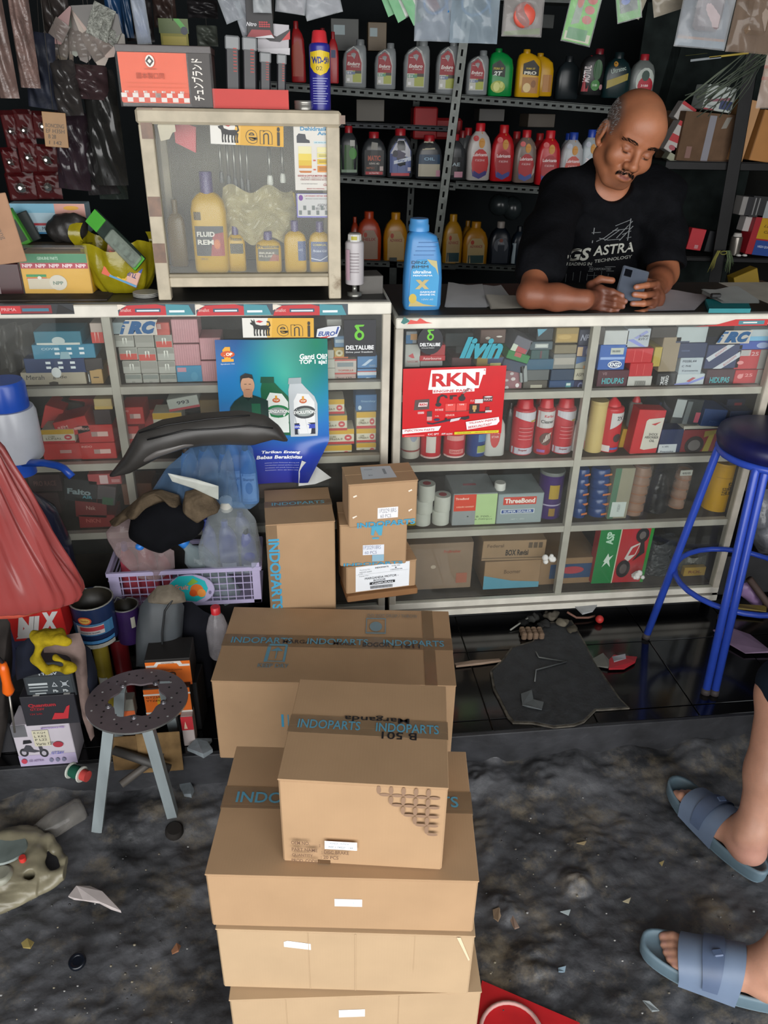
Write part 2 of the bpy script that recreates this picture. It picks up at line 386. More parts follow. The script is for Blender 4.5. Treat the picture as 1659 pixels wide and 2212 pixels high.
# ================================================================ SETTING
GZ=-.13
EDGE=-.485
def rough_floor():
 mb=MB();nx,ny=330,260
 from mathutils import noise
 def fn(u,v):
  s_=2*u-1;x=.2+1.25*s_+1.1*s_**7;y=EDGE+.02-1.25*(1-v)-2.6*(1-v)**8
  p=Vector((x,y,0));n=noise.fractal(p*5.5,1.0,2.0,4)*.012+noise.noise(p*22)*.0055+noise.noise(p*48)*.0028+max(0,noise.noise(p*9+Vector((7,0,0))))*.014*abs(noise.noise(p*34))
  edge=max(0,1-(EDGE-y)/.17);n+=edge*.085*(.5+.5*noise.noise(p*9+Vector((3,1,0))))
  for cx,cy,r,h in LUMPS:
   d=math.hypot(x-cx,y-cy)
   if d<r*1.5:n+=h*max(0,1-(d/r)**2)*(1+.4*noise.noise(p*70))
  return(x,y,GZ+n)
 m=bpy.data.materials.new('oily_black_ground');m.use_nodes=True;nt=m.node_tree;N=nt.nodes;L=nt.links;b=N['Principled BSDF']
 tc=N.new('ShaderNodeTexCoord')
 n1=N.new('ShaderNodeTexNoise');n1.inputs['Scale'].default_value=4.5;n1.inputs['Detail'].default_value=10;n1.inputs['Roughness'].default_value=.68;L.new(tc.outputs['Object'],n1.inputs['Vector'])
 c1=N.new('ShaderNodeValToRGB');e=c1.color_ramp.elements;e[0].position=.38;e[0].color=lin('#2c2d30');e[1].position=.62;e[1].color=lin('#55565a');L.new(n1.outputs[0],c1.inputs[0])
 n2=N.new('ShaderNodeTexNoise');n2.inputs['Scale'].default_value=7;n2.inputs['Detail'].default_value=12;n2.inputs['Roughness'].default_value=.75;mp=N.new('ShaderNodeMapping');mp.inputs['Location'].default_value=(4.1,2.2,0);L.new(tc.outputs['Object'],mp.inputs[0]);L.new(mp.outputs[0],n2.inputs['Vector'])
 c2=N.new('ShaderNodeValToRGB');e=c2.color_ramp.elements;e[0].position=.51;e[0].color=(0,0,0,1);e[1].position=.74;e[1].color=(1,1,1,1);L.new(n2.outputs[0],c2.inputs[0])
 mx=N.new('ShaderNodeMix');mx.data_type='RGBA';L.new(c2.outputs[0],mx.inputs[0]);L.new(c1.outputs[0],mx.inputs[6]);mx.inputs[7].default_value=lin('#7a6f5c');L.new(mx.outputs[2],b.inputs['Base Color'])
 n3=N.new('ShaderNodeTexNoise');n3.inputs['Scale'].default_value=55;n3.inputs['Detail'].default_value=8;L.new(tc.outputs['Object'],n3.inputs['Vector'])
 bp=N.new('ShaderNodeBump');bp.inputs['Strength'].default_value=.45;bp.inputs['Distance'].default_value=.006;L.new(n3.outputs[0],bp.inputs['Height']);L.new(bp.outputs[0],b.inputs['Normal'])
 r1=N.new('ShaderNodeMapRange');r1.inputs[3].default_value=.38;r1.inputs[4].default_value=.75;L.new(n3.outputs[0],r1.inputs[0]);L.new(r1.outputs[0],b.inputs['Roughness'])
 mb.grid(fn,nx,ny,m);return struct('floor',mb)
LUMPS=[]
for(px,py,r,h)in((1245,1905,.045,.028),(1090,1960,.05,.018),(1140,2080,.05,.014),(1180,2120,.04,.012),(1060,1640,.05,.02),(1170,1690,.06,.014),(1330,2160,.03,.01),(1500,1640,.06,.02),(1010,1690,.07,.02)):
 p=onZ(px,py,GZ);LUMPS.append((p.x,p.y,r,h))
GROUND=rough_floor()
WALL=M('#1c2022',r=.9,var=.3,scale=3);WALLL=M('#3a3a38',r=.9,var=.3,scale=3)
mb=MB();mb.box(-2.3,2.7,2.05,2.12,-.13,2.5,WALL);struct('wall_back',mb)
mb=MB();mb.box(-2.36,-2.3,-3.0,2.12,-.13,2.5,WALLL);struct('wall_left',mb)
mb=MB();mb.box(2.3,2.36,-1.4,2.12,-.13,2.5,WALLL);struct('wall_right',mb)
mb=MB();mb.box(-2.36,2.7,-3.4,2.12,2.5,2.56,M('#5b5a55',r=.9));struct('ceiling',mb)
LEDGE=MB();LEDGE.box(-2.3,2.3,EDGE+.006,2.05,GZ-.02,-.012,M('#77736a',r=.9,var=.3,bump=.3));LEDGE=struct('floor',LEDGE)
TIL=M('#0b0b0d',r=.16,var=.35,scale=5,stretch=(1,1,1),coat=.4);TIL2=M('#0e0e10',r=.24,var=.4,scale=6,coat=.3)
tx0=onZ(1054,1545,0).x;ty0=onZ(1300,1537,0).y
tile_me=[]
for k in range(3):
 t=MB();t.box(.0015,.2985,.0015,.2985,-.012,0,(TIL,TIL2,TIL)[k],.001);tile_me.append(t.mesh('tile'))
tf=MB();tf.box(.0015,.2985,.3-(ty0-EDGE),.2985,-.012,0,TIL,.001);tile_f=tf.mesh('tile')
nt_=0
for i in range(-7,6):
 for j in range(-1,6):
  X=tx0+.3*i;Y=ty0+.3*j
  if X<-2.25 or X>2.0:continue
  o=link('tile',tile_f if j==-1 else tile_me[(i*3+j*5)%3],LEDGE);o.location=(X,Y,0+((i*7+j*3)%3-1)*.0003)
mb=MB();mb.box(-2.3,2.3,EDGE-.012,EDGE+.006,GZ+.02,-.001,M('#2c2d31',r=.6,var=.5,scale=12,bump=.4),.002);struct('trim_1',mb)
pts=[(1058,1450),(1085,1425),(1105,1398),(1150,1385),(1180,1345),(1235,1340),(1262,1385),(1285,1430),(1312,1470),(1340,1510),(1360,1530),(1300,1534),(1288,1534),(1262,1560),(1240,1568),(1196,1572),(1150,1563),(1108,1562),(1095,1548),(1075,1508),(1065,1490)]
P=[onZ(x,y,.004)for x,y in pts];cx=sum(p.x for p in P)/len(P);cy=sum(p.y for p in P)/len(P)
T=Matrix(((1,0,0,0),(0,0,1,0),(0,1,0,0),(0,0,0,1)))
mb=MB();mb.prism([(p.x-cx,p.y-cy)for p in P],0.0,.005,M('#55514a',r=.9,var=.6,scale=30,bump=.5),T=T)
ps=thing('floor_patch','ragged dull grey patch of worn sheet over the broken black tiles','mat',(cx,cy,.0005));part('worn_edge',mb,ps)
mb=MB();mb.prism([((p.x-cx)*.96,(p.y-cy)*.96)for p in P],.005,.0065,M('#26282b',r=.7,var=.45,scale=26,bump=.4),T=T);part('sheet',mb,ps)
# ================================================================ COUNTERS
ALU=M('#b9b2a4',r=.5,var=.22,scale=14,bump=.05);ALUW=M('#d6d2c6',r=.45,var=.15,scale=14);INNER=M('#a9a49a',r=.5,var=.12)
DARKW=M('#4a4138',r=.8,var=.3);TOPM=M('#2a2a28',r=.45,var=.4,scale=8)
def counter(label,Xl,Xr,Zt,rail,mull,shelves,depth,post,base=.08,Yf=0.0):
 t=thing('display_counter',label,'counter',((Xl+Xr)/2,Yf,0));ox=(Xl+Xr)/2
 a,b=Xl-ox,Xr-ox
 m=MB();m.box(a,b,-.006,depth,Zt-rail,Zt,ALUW,.003);m.box(a+.01,b-.01,.012,depth-.01,Zt-.0005,Zt+.003,TOPM);part('worktop',m,t)
 for xa in([a]if post[0]else[])+([b-.022]if post[1]else[]):
  m=MB();m.box(xa,xa+.022,0,.03,base,Zt-rail,ALU,.002);part('post',m,t)
 for x in mull:
  m=MB();m.box(x-ox-.011,x-ox+.011,.012,.034,base+.05,Zt-rail,INNER,.001);part('mullion',m,t)
 for z in shelves:
  m=MB();m.box(a+.022,b-.022,.036,depth-.01,z-.018,z,DARKW);m.box(a+.022,b-.022,.014,.036,z-.021,z+.0005,INNER,.001);part('shelf',m,t)
 m=MB();m.box(a+.01,b-.01,depth-.012,depth,base,Zt-rail,M('#20211f',r=.8,var=.3));part('back_panel',m,t)
 m=MB();m.box(a,a+.008,.03,depth,base,Zt-rail,M('#2a2724',r=.7));part('side_panel',m,t);m=MB();m.box(b-.008,b,.03,depth,base,Zt-rail,M('#2a2724',r=.7));part('side_panel',m,t)
 m=MB();m.box(a,b,-.004,.02,base,base+.022,ALUW,.002);m.box(a,b,0,.02,base+.022,base+.03,M('#77736a',r=.6));m.box(a,b,-.001,.02,base+.03,base+.052,ALUW,.002);part('bottom_rail',m,t)
 m=MB();m.box(a+.02,b-.02,.03,depth-.012,base+.035,base+.052,DARKW);part('floor_board',m,t)
 m=MB();m.box(a+.02,b-.02,.05,depth,0.0005,base,M('#17181b',r=.5,var=.3));part('plinth',m,t)
 m=MB();m.box(a+.02,b-.02,.004,.008,base+.052,Zt-rail,glass_mat(.045 if Xl<-.5 else.03));part('glass',m,t)
 return t
def zY0(px,py):return onY(px,py,0).z
ZTL=zY0(420,656);RAILL=ZTL-zY0(420,683)
ZTR=zY0(1250,682);RAILR=ZTR-zY0(1250,705)
XLR=onY(845,670,0).x;XRL=onY(855,690,0).x
shL=[zY0(420,837),zY0(330,1003),zY0(200,1157)]
shR=[onY(1200,846,.014).z,onY(1200,996,.014).z,onY(1150,1140,.014).z]
XM1=onY(255,870,.012).x;XM2=onY(1250,980,.012).x;XRR=onY(1625,1000,0).x
BASE=zY0(1150,1318)
CL=counter('left glass display counter with sticker-edged top and the blue oil poster',-2.1,XLR,ZTL,RAILL,[XM1],shL,.42,(0,1),BASE)
CR=counter('right glass display counter under the leaning man',XRL,XRR,ZTR,RAILR,[XM2],shR,.42,(1,1),BASE)
m=MB();m.box(XRR-CR.location.x,XRR-CR.location.x+.5,-.006,.42,ZTR-RAILR,ZTR,ALUW,.003);part('worktop_end',m,CR)
def stick(par,px0,py0,px1,py1,Y,items,name='sticker',base=None,eps=.0006):
 X,Z,W,H=fit(px0,py0,px1,py1,Y);px=par.location.x if par else 0
 T=Matrix.Translation((X-W/2-px,Y,Z))
 decor(par,W,H,items,T=T,pname=name,eps=eps)
def band(par,x0,x1,y0,y1):
 stick(par,x0,y0,x1,y1,-.006,[('r',0,0,1,1,'#3a4650'),('p',[(.0,0),(.62,0),(.62,.8),(.5,1),(.12,.9),(.02,.4)],'#b8242c'),('r',.22,.3,.55,.62,'#2b4f63'),('r',.24,.36,.53,.5,'#cfd9dd'),('p',[(.62,0),(.98,0),(.92,.9),(.62,1)],'#3c8792'),('r',.66,.25,.86,.45,'#d9e2e4'),('p',[(0,.5),(.12,.9),(.05,1),(0,1)],'#d9cfc0'),('t',.1,.5,.14,.3,'Smallot','#d8a9a4')])
for x0,x1 in((255,422),(424,590),(590,752)):band(CL,x0,x1,657,681)
stick(CL,0,657,160,679,-.006,[('r',0,0,1,1,'#262a2e'),('r',0,.1,.28,.85,'#c0262c'),('r',.28,.1,.7,.9,'#7c2028'),('r',.3,.3,.66,.6,'#3a6f85'),('t',.12,.5,.2,.3,'PRIMA','#e0a0a0'),('p',[(.75,0),(1,.2),(.8,1)],'#111111')])
stick(CR,866,684,935,700,-.006,[('p',[(0,.2),(.1,1),(.3,.4),(.1,0)],'#2d6f6b'),('p',[(.2,0),(.3,.6),(.5,.4),(.6,.8),(.8,.3),(1,.1)],'#d34a42')])
stick(CR,1500,690,1659,704,-.006,[('p',[(0,0),(.3,.2),(.55,1),(1,1),(1,0)],'#b92d2d'),('r',.6,.2,.95,.8,'#46808a'),('r',.66,.4,.85,.6,'#d9dcd6')])
# ================================================================ CARDBOARD CARTONS in front
BLUE='#3d97bd';INK='#6e5442'
def carton(label,fl,fr,bl,ztop,pyb,mat=None,group=None,front=None,top=None,left=None,right=None,flaps=True,zbot=None,tape=None):
 """front-left, front-right, back-left corners of the lid as pixels on height ztop; pyb = row of the bottom front edge"""
 A=onZ(*fl,ztop);B=onZ(*fr,ztop);C=onZ(*bl,ztop)
 u=(B-A);W=u.length;u.normalize();v=Vector((-u.y,u.x,0));D=abs((C-A).dot(v));ang=math.atan2(u.y,u.x)
 if zbot is None:
  mid=(A+B)/2;zbot=zonline(mid.x,mid.y,pyb)
 H=ztop-zbot;mid=(A+B)/2
 t=thing('cardboard_box',label,'box',(mid.x,mid.y,zbot),(0,0,ang),group)
 mat=mat or CARD;w=W/2
 m=MB();m.box(-w,w,0,D,0,H-.003,mat,.003);part('body',m,t)
 if flaps:
  for y0,y1,nm in((-.001,D/2-.0012,'flap'),(D/2+.0012,D+.001,'flap')):
   f=MB();f.box(-w-.001,w+.001,y0,y1,H-.003,H,mat,.0009);part(nm,f,t)
 for k,it in(('front',front),('top',top),('left',left),('right',right)):
  if it:decor(t,{'front':W,'top':W,'left':D,'right':D}[k],{'front':H,'top':D,'left':H,'right':H}[k],it,side_T(k,W,D,H),rough=.6)
 t['_s']=0;del t['_s']
 return t,W,D,H,zbot,(mid.x,mid.y,ang)
TAPE=M('#b39a7c',r=.12,alpha=.35,var=.1,scale=40);WRAP=M('#e8eef2',r=.06,alpha=.13,kind='film',scale=18)
def tape_top(t,W,D,H,v,word,wd=.05,over=.05,col='#5796b0',n=2):
 m=MB();y=D*v;m.box(-W/2-.002,W/2+.002,y-wd/2,y+wd/2,H+.0003,H+.0008,TAPE)
 for s in(-1,1):m.box(s*(W/2+.0018)-.0005,s*(W/2+.0018)+.0005,y-wd/2,y+wd/2,H-over,H+.0005,TAPE)
 p=part('packing_tape',m,t,'clear packing tape printed with blue letters')
 items=[];k=max(1,n)
 for i in range(k):items.append(('t',(i+.5)/k,.5,.8/k,.5,word,col,.015))
 decor(p,W,wd,items,side_T('top',W,wd,H+.0006)if False else Matrix(((1,0,0,-W/2),(0,0,1,y-wd/2),(0,-1,0,H+.0008),(0,0,0,1))),lname='tape_print',pname='tape_print')
def petal(cx,cy,W,H):
 r=.0098;out=[]
 for(dx,dz,a)in((0,r,0),(r,0,1)):
  n=8;pts=[]
  for i in range(n):
   q=math.pi*i/(n-1)if i<n else 0
  for i in range(12):
   q=2*math.pi*i/12;L_,S_=r*.93*math.cos(q),r*.36*math.sin(q)
   x,z=(S_,L_)if a==0 else(L_,S_)
   pts.append(((cx+dx+x)/W,(cy+dz+z)/H))
  out.append(('p',pts,'#8a6f5a'))
 return out
z1=onY(740,1890,onZ(740,1890,.38).y);
c1,W1,D1,H1,zb1,_=carton('wide flat brown carton third from the floor, carrying the disc brake box',(443,1888),(1034,1903),(499,1612),.38,2007,tape=1,
front=[('r',.472,.46,.575,.60,'#f2f1ee'),('t',.53,.53,.03,.04,'~ 1','#b9c4cc')])
tape_top(c1,W1,D1,H1,.56,'INDOPARTS',.05,n=2)
c2,W2,D2,H2,zb2,_=carton('pale flat carton second from the floor with a torn blank tag at left',(466,2006),(1026,2022),(520,1740),zb1-.001,2140,mat=CARD2,
front=[('p',[(.26,.74),(.365,.70),(.365,.80),(.275,.84),(.26,.82)],'#f4f4f2'),('r',.537,.02,.542,.98,'#b39878'),('r',.355,.02,.357,.98,'#b89d7c'),('r',.77,.4,.771,.98,'#b89d7c'),('p',[(.93,.98),(.985,.6),(.99,.62),(.945,.98)],'#d9c2a2')])
c3,W3,D3,H3,zb3,_=carton('lowest flat carton on the black ground, cut by the lower photo edge',(495,2160),(1040,2142),(530,1860),zb2-.001,2260,mat=CARD2,zbot=GZ+.004,
front=[('r',.43,.66,.535,.78,'#f4f4f2'),('r',.22,.02,.222,.98,'#b89d7c'),('r',.67,.02,.672,.98,'#b39878')])
pet=[]
Wd=.27;Hd=.19
c4,W4,D4,H4,zb4,_=carton('smaller carton with a petal pattern corner on top of the flat front cartons',(600,1682),(968,1702),(636,1467),.576,1872,zbot=.381)
for i in range(5):
 for j in range(i,5):
  pet+=petal(W4-.030-.0196*(4-j),H4-.022-.0196*i,W4,H4)
decor(c4,W4,H4,pet+[('r',.27,.235,.47,.335,'#f4f4f4'),('t',.36,.31,.12,.022,'HONDA   HONDA','#8d97a0'),('t',.37,.265,.15,.022,'REF 1 74527   125','#8d97a0'),
('t',.12,.295,.115,.042,'OEM NO.',INK),('t',.24,.275,.008,.03,':',INK),('t',.145,.215,.16,.042,'PART NAME',INK),('t',.335,.205,.17,.042,': DISC BRAKE',INK),('t',.13,.145,.13,.042,'QUANTITY',INK),('t',.30,.14,.11,.042,': 20 PCS',INK),('t',.148,.08,.175,.042,'PROD. CODE :',INK)],side_T('front',W4,D4,H4))
tape_top(c4,W4,D4,H4,.52,'INDOPARTS',.042,n=2)
decor(c4,W4,D4,[('t',.55,.60,.42,.07,'Marganda','#1d1d22',.01,0,math.pi),('t',.70,.44,.22,.07,'B 501','#1d1d22',.01,0,math.pi)],side_T('top',W4,D4,H4),eps=.0016,lname='handwriting')
m=MB();m.box(-W4*.28,-W4*.20,-.0004,.002,.0005,.010,M('#5c4530',r=.9));part('notch',m,c4)
c5,W5,D5,H5,zb5,_=carton('largest brown carton on the tiled ledge, marked keep dry',(456,1470),(985,1481),(492,1311),.262,1642,zbot=.001,
front=[('r',.278,.44,.288,.60,BLUE),('r',.305,.44,.309,.60,BLUE)],
top=[('p',[(.195,.24),(.21,.24),(.215,.47),(.2,.47)],'#5f93a8'),('p',[(.275,.24),(.285,.24),(.285,.47),(.275,.47)],'#5f93a8'),('r',.205,.45,.28,.475,'#5f93a8'),('r',.205,.24,.28,.255,'#7f8f90'),('p',[(.215,.38),(.245,.43),(.27,.38)],'#5f93a8'),('r',.241,.28,.245,.40,'#5f93a8'),('t',.24,.19,.13,.05,'KEEP DRY','#6f8288'),
('r',.62,.64,.71,.66,'#6d8690'),('r',.62,.64,.624,.86,'#6d8690'),('r',.706,.64,.71,.86,'#6d8690'),('r',.62,.85,.71,.865,'#6d8690'),('e',.665,.74,.028,.07,'#6d8690'),('t',.74,.90,.23,.05,'DO NOT DROP / THROW','#7f7568')])
tape_top(c5,W5,D5,H5,.52,'INDOPARTS',.05,n=3)
decor(c5,W5,D5,[('t',.36,.51,.2,.05,'MARGANDA','#22222a',.01),('t',.53,.50,.1,.05,'Motor','#22222a',.01),('t',.67,.49,.12,.06,'BOGOR','#22222a',.01),('t',.80,.48,.12,.06,'/ 1611','#22222a',.01)],side_T('top',W5,D5,H5),eps=.0016,lname='handwriting')
m=MB();m.box(W5/2-.075,W5/2-.045,0,D5,H5+.0004,H5+.001,TAPE);m.box(W5/2-.075,W5/2-.045,-.0016,-.0008,H5-.05,H5+.001,TAPE);part('side_tape',m,c5)
c6,W6,D6,H6,zb6,_=carton('tall upright carton with blue lettering down its left edge',(574,1141),(724,1132),(562,1066),.530,1330,zbot=.262-.262+.001,
front=[('t',.10,.70,1.25,.055,'INDOPARTS',BLUE,.03,0,-math.pi/2)])
tape_top(c6,W6,D6,H6,.55,'INDOPARTS',.035,n=1,col='#6fa9b8')
c6.location.y+=.018
m=MB();m.box(-W6/2-.0015,-W6/2+.028,-.0006,-.0003,0,H6,TAPE);m.box(-W6/2-.0018,-W6/2-.0008,-.002,.03,0,H6,TAPE);part('corner_tape',m,c6)
z8=.520
c7,W7,D7,H7,zb7,t7=carton('topmost of the small cartons, with a white sheet stuck on its lid',(753,1047),(903,1036),(718,1010),.640,1135,
front=[('r',.42,.17,.72,.42,'#ececf0'),('t',.57,.345,.25,.10,'1P202918RS','#7b7d86',.0),('t',.54,.225,.16,.08,'60 PCS','#7b7d86',.0),('p',[(.07,.70),(.12,.73),(.11,.76),(.06,.73)],'#efe0cf'),('p',[(.87,.74),(.92,.77),(.91,.80),(.86,.77)],'#efe0cf'),('p',[(.88,.28),(.93,.33),(.92,.35),(.87,.32)],'#efe0cf'),('p',[(.06,.22),(.12,.27),(.11,.29),(.05,.26)],'#efe0cf'),('t',.55,.05,.86,.13,'INDOPARTS',BLUE,.03)],
top=[('p',[(.22,.2),(.72,.2),(.70,.86),(.26,.9)],'#b9c0c6'),('r',.56,.42,.6,.72,'#7f878d'),('t',.36,.4,.06,.07,'BCA','#8d949a'),('t',.36,.72,.12,.06,'Kepada','#8d949a')])
c8,W8,D8,H8,zb8,_=carton('middle small carton wrapped in clear tape with a blue mark',(734,1134),(880,1128),(716,1085),zb7-.001,1221,
front=[('r',.34,.26,.66,.50,'#dfe3ec'),('t',.48,.44,.26,.09,'1P202918RS','#7c84a0',.0),('t',.46,.32,.18,.07,'60 PCS','#7c84a0',.0),('p',[(.47,.98),(.64,.98),(.62,.72),(.58,.72),(.52,.86),(.50,.72),(.46,.74)],'#4b9fbe'),('r',.48,.64,.58,.68,'#4b9fbe'),('r',.48,.1,.66,.26,'#8fb4c8'),('t',.5,.05,.9,.07,'INDOPARTS',BLUE,.02)])
c9,W9,D9,H9,zb9,_=carton('lower small carton bearing a large white shipping label',(748,1226),(900,1208),(735,1180),zb8-.001,1305,zbot=.284,
front=[('r',.13,.06,.90,.97,'#e9edf2'),('t',.27,.84,.16,.05,'Packing No :','#4b4f57',.0),('t',.27,.76,.17,.05,'NID2512259','#4b4f57',.0),('t',.2,.70,.05,.04,'112','#4b4f57',.0),('t',.50,.87,.19,.05,'INDOPARTS','#30343c'),('t',.70,.87,.12,.05,'Coly No','#4b4f57',.0),('t',.70,.80,.02,.04,'1','#4b4f57',.0),('t',.71,.74,.17,.04,'1250220166','#4b4f57',.0),('r',.14,.68,.88,.684,'#7d838c'),
('t',.25,.62,.14,.04,'Kepada YTH :','#4b4f57',.0),('t',.50,.52,.48,.08,'MARGANDA MOTOR -','#3e434c',.0),('t',.47,.42,.17,.07,'BOGOR','#3e434c',.0),('r',.33,.27,.69,.36,'#1e2024'),('t',.51,.315,.3,.055,'CAMPURAN','#e9edf2')]+[('r',.34+.02*i,.12,.35+.02*i,.23,'#4a4e55')for i in range(16)])
m=MB();m.box(-W9/2,W9/2+.004,-.012,D9*.8,0,.020,CARDD,.003);single('cardboard_box',m,'dark folded carton squeezed under the shipping label carton','box',(c9.location.x,c9.location.y,.263),(0,0,c9.rotation_euler.z))
# ================================================================ VESSELS: bottles, cans, jars
STY={
'slant':[(0,.44,0,.9),(.02,.49,0,1),(.55,.5,0,1),(.70,.47,.02,1),(.80,.40,.08,.9),(.86,.30,.16,.75),(.885,.2,.24,.55)],
'sym':[(0,.44,0,.9),(.02,.49,0,1),(.5,.5,0,1),(.64,.46,0,1),(.76,.37,0,.9),(.84,.24,0,.6),(.87,.18,0,.45)],
'tall':[(0,.45,0,.9),(.02,.5,0,1),(.45,.48,0,1),(.7,.42,0,1),(.80,.34,-.04,.9),(.86,.24,-.08,.6),(.885,.2,-.1,.5)],
'can':[(0,.48,0,1),(.01,.5,0,1),(.80,.5,0,1),(.83,.47,0,1),(.85,.36,0,.75)],
'tin':[(0,.5,0,1),(.02,.49,0,1),(.9,.49,0,1),(.93,.5,0,1)],
'canister':[(0,.44,0,.9),(.03,.5,0,1),(.62,.5,0,1),(.72,.44,0,.95),(.78,.3,0,.7),(.80,.2,0,.45)],
'jugh':[(0,.46,0,.9),(.02,.5,0,1),(.35,.5,0,1),(.6,.5,.0,1),(.78,.46,-.03,.9),(.88,.34,-.1,.7),(.92,.2,-.14,.5)],
}
def vessel(name,label,cat,bbox,Y,style,body,cap,items=None,group=None,D=None,n=4.0,capw=.17,caph=.12,rz=0,rough=.32,caps=None,ribs=False,Z=None,tilt=0,metal=0,capn='cap'):
 X,Zb,W,H=fit(*bbox,Y)
 if Z is not None:H+=Zb-Z;Zb=Z
 D=D or W*.6;st=STY[style]
 round_=style in('can','tin')
 if round_:n=2.0;D=W
 bm_=M(body,r=rough,var=.06,metal=metal)if isinstance(body,str)else body
 secs=[(z*H,w*W,D/2*d,c*W,D/2,n if z<.84 or round_ else 2.2)for z,w,c,d in st]
 t=thing(name,label,cat,(X,Y,Zb),(tilt,0,rz)if tilt else rz,group)
 m=MB();m.loft(secs,bm_,20 if W>.04 else 14)
 part('body',m,t)
 zt,wt,ct,dt=st[-1];cm=M(cap,r=.35,var=.05)if isinstance(cap,str)else cap
 if cap:
  m=MB();cx=ct*W;r=capw*W;z0=zt*H
  if style=='can':
   m.loft([(z0-.01*H,.40*W,.40*W,0,D/2),(z0+.01*H,.38*W,.38*W,0,D/2),(H*.98,.33*W,.33*W,0,D/2),(H,.28*W,.28*W,0,D/2)]if caps!='cone' else
[(z0-.005*H,.34*W,.34*W,0,D/2),(z0+.05*H,.30*W,.30*W,0,D/2),(H,.06*W,.06*W,0,D/2)],cm,16)
  elif style=='tin':m.loft([(z0,.5*W,.5*W,0,D/2),(H*.97,.51*W,.51*W,0,D/2),(H,.50*W,.50*W,0,D/2)],cm,24)
  else:m.loft([(z0-.01*H,r,r,cx,D/2),(H*.985,r,r,cx,D/2),(H,r*.9,r*.9,cx,D/2)],cm,14)
  part(capn,m,t)
 if items:
  def warp(u,v):
   x=(u-.5)*W;z=v*H;a=secs[0];b=secs[-1]
   for i in range(len(secs)-1):
    if secs[i][0]<=z<=secs[i+1][0]:a,b=secs[i],secs[i+1];break
   k=0 if b[0]==a[0]else max(0,min(1,(z-a[0])/(b[0]-a[0])))
   rx=a[1]+(b[1]-a[1])*k;ry=a[2]+(b[2]-a[2])*k;cx=a[3]+(b[3]-a[3])*k
   q=max(-.985,min(.985,(x-cx)/rx));return(cx+q*rx,D/2-ry*(1-abs(q)**n)**(1/n),z)
  its=[]
  for it in items:
   if it[0]=='r':
    ns=8 if round_ else 3
    for i in range(ns):
     a=it[1]+(it[3]-it[1])*i/ns;b=it[1]+(it[3]-it[1])*(i+1)/ns
     its.append(('r',a,it[2],b,it[4],it[5]))
   elif it[0]=='e':its.append(('p',[(it[1]+it[3]*math.cos(math.pi*i/7),it[2]+it[4]*math.sin(math.pi*i/7))for i in range(14)],it[5]))
   else:its.append(it)
  decor(t,W,H,its,warp=warp,pname='label',eps=.0012,step=.00008)
 return t,X,Zb,W,H,D
# ================================================================ BACK RACK with oil bottles
RY=1.28;STEEL=M('#4a4f4d',r=.5,metal=.3,var=.3,scale=30);STEELL=M('#777c78',r=.5,metal=.3,var=.3,scale=30)
rack=thing('steel_shelving_rack','grey slotted-angle steel rack behind the counter, full of oil bottles','rack',(0,RY,0))
def rack_shelf(x0,y0,x1,y1,h,Y=RY,holes=True,mat=STEEL,dep=.34,par=rack,nm='shelf'):
 A=onY(x0,y0,Y);B=onY(x1,y1,Y);L_=(B-A).length;ang=math.atan2(B.z-A.z,B.x-A.x)
 m=MB();m.box(0,L_,0,.002,-h,0,mat);m.box(0,L_,0,dep,-.004,-.002,mat);m.box(0,L_,.0,.018,-h,-h+.002,mat)
 o=part(nm,m,par);px=par.location
 o.location=(A.x-px.x,Y-px.y,A.z-px.z);o.rotation_euler=(0,-ang,0)
 if holes:
  hm=MB();k=int(L_/.033)
  for i in range(k):hm.box(.012+i*.033,.028+i*.033,-.0006,.0002,-h*.62,-h*.38,M('#0c0d0d',r=.8))
  h_=part('slots',hm,o)
  h_['kind']='stuff'
 return o
def rack_post(x0,y0,x1,y1,w,Y=RY-.006,mat=STEELL,par=rack,holes=True,d=.03):
 A=onY(x0,y0,Y);B=onY(x1,y1,Y);L_=(A-B).length
 m=MB();m.box(-w/2,w/2,0,.002,0,L_,mat);m.box(w/2-.002,w/2,0,d,0,L_,mat)
 o=part('post',m,par);o.location=(B.x-par.location.x,Y-par.location.y,B.z);o.rotation_euler=(0,math.atan2(A.x-B.x,A.z-B.z),0)
 if holes:
  hm=MB()
  for i in range(int(L_/.045)):hm.box(-.006,.002,-.0006,.0002,.01+i*.045,.032+i*.045,M('#0c0d0d',r=.8))
  part('slots',hm,o)['kind']='stuff'
for args in((560,174,985,205,.030),(990,203,1345,230,.030),(735,378,985,395,.030),(985,391,1240,408,.030),(735,560,985,570,.026),(985,568,1200,578,.026),(560,-40,1300,-10,.03)):rack_shelf(*args)
rack_shelf(700,262,985,273,.022,Y=RY+.2,holes=True,mat=M('#2a3036',r=.6))
rack_post(1018,-30,938,580,.036)
rack_post(915,-30,880,560,.03,Y=RY+.33,mat=STEEL);rack_post(1500,-30,1290,700,.04,Y=RY+.3,mat=M('#26292a',r=.6),holes=False)
for x in(.02,.42):
 m=MB();m.box(x,x+.03,.0,.002,-0.0,.95,STEEL);o=part('post',m,rack)
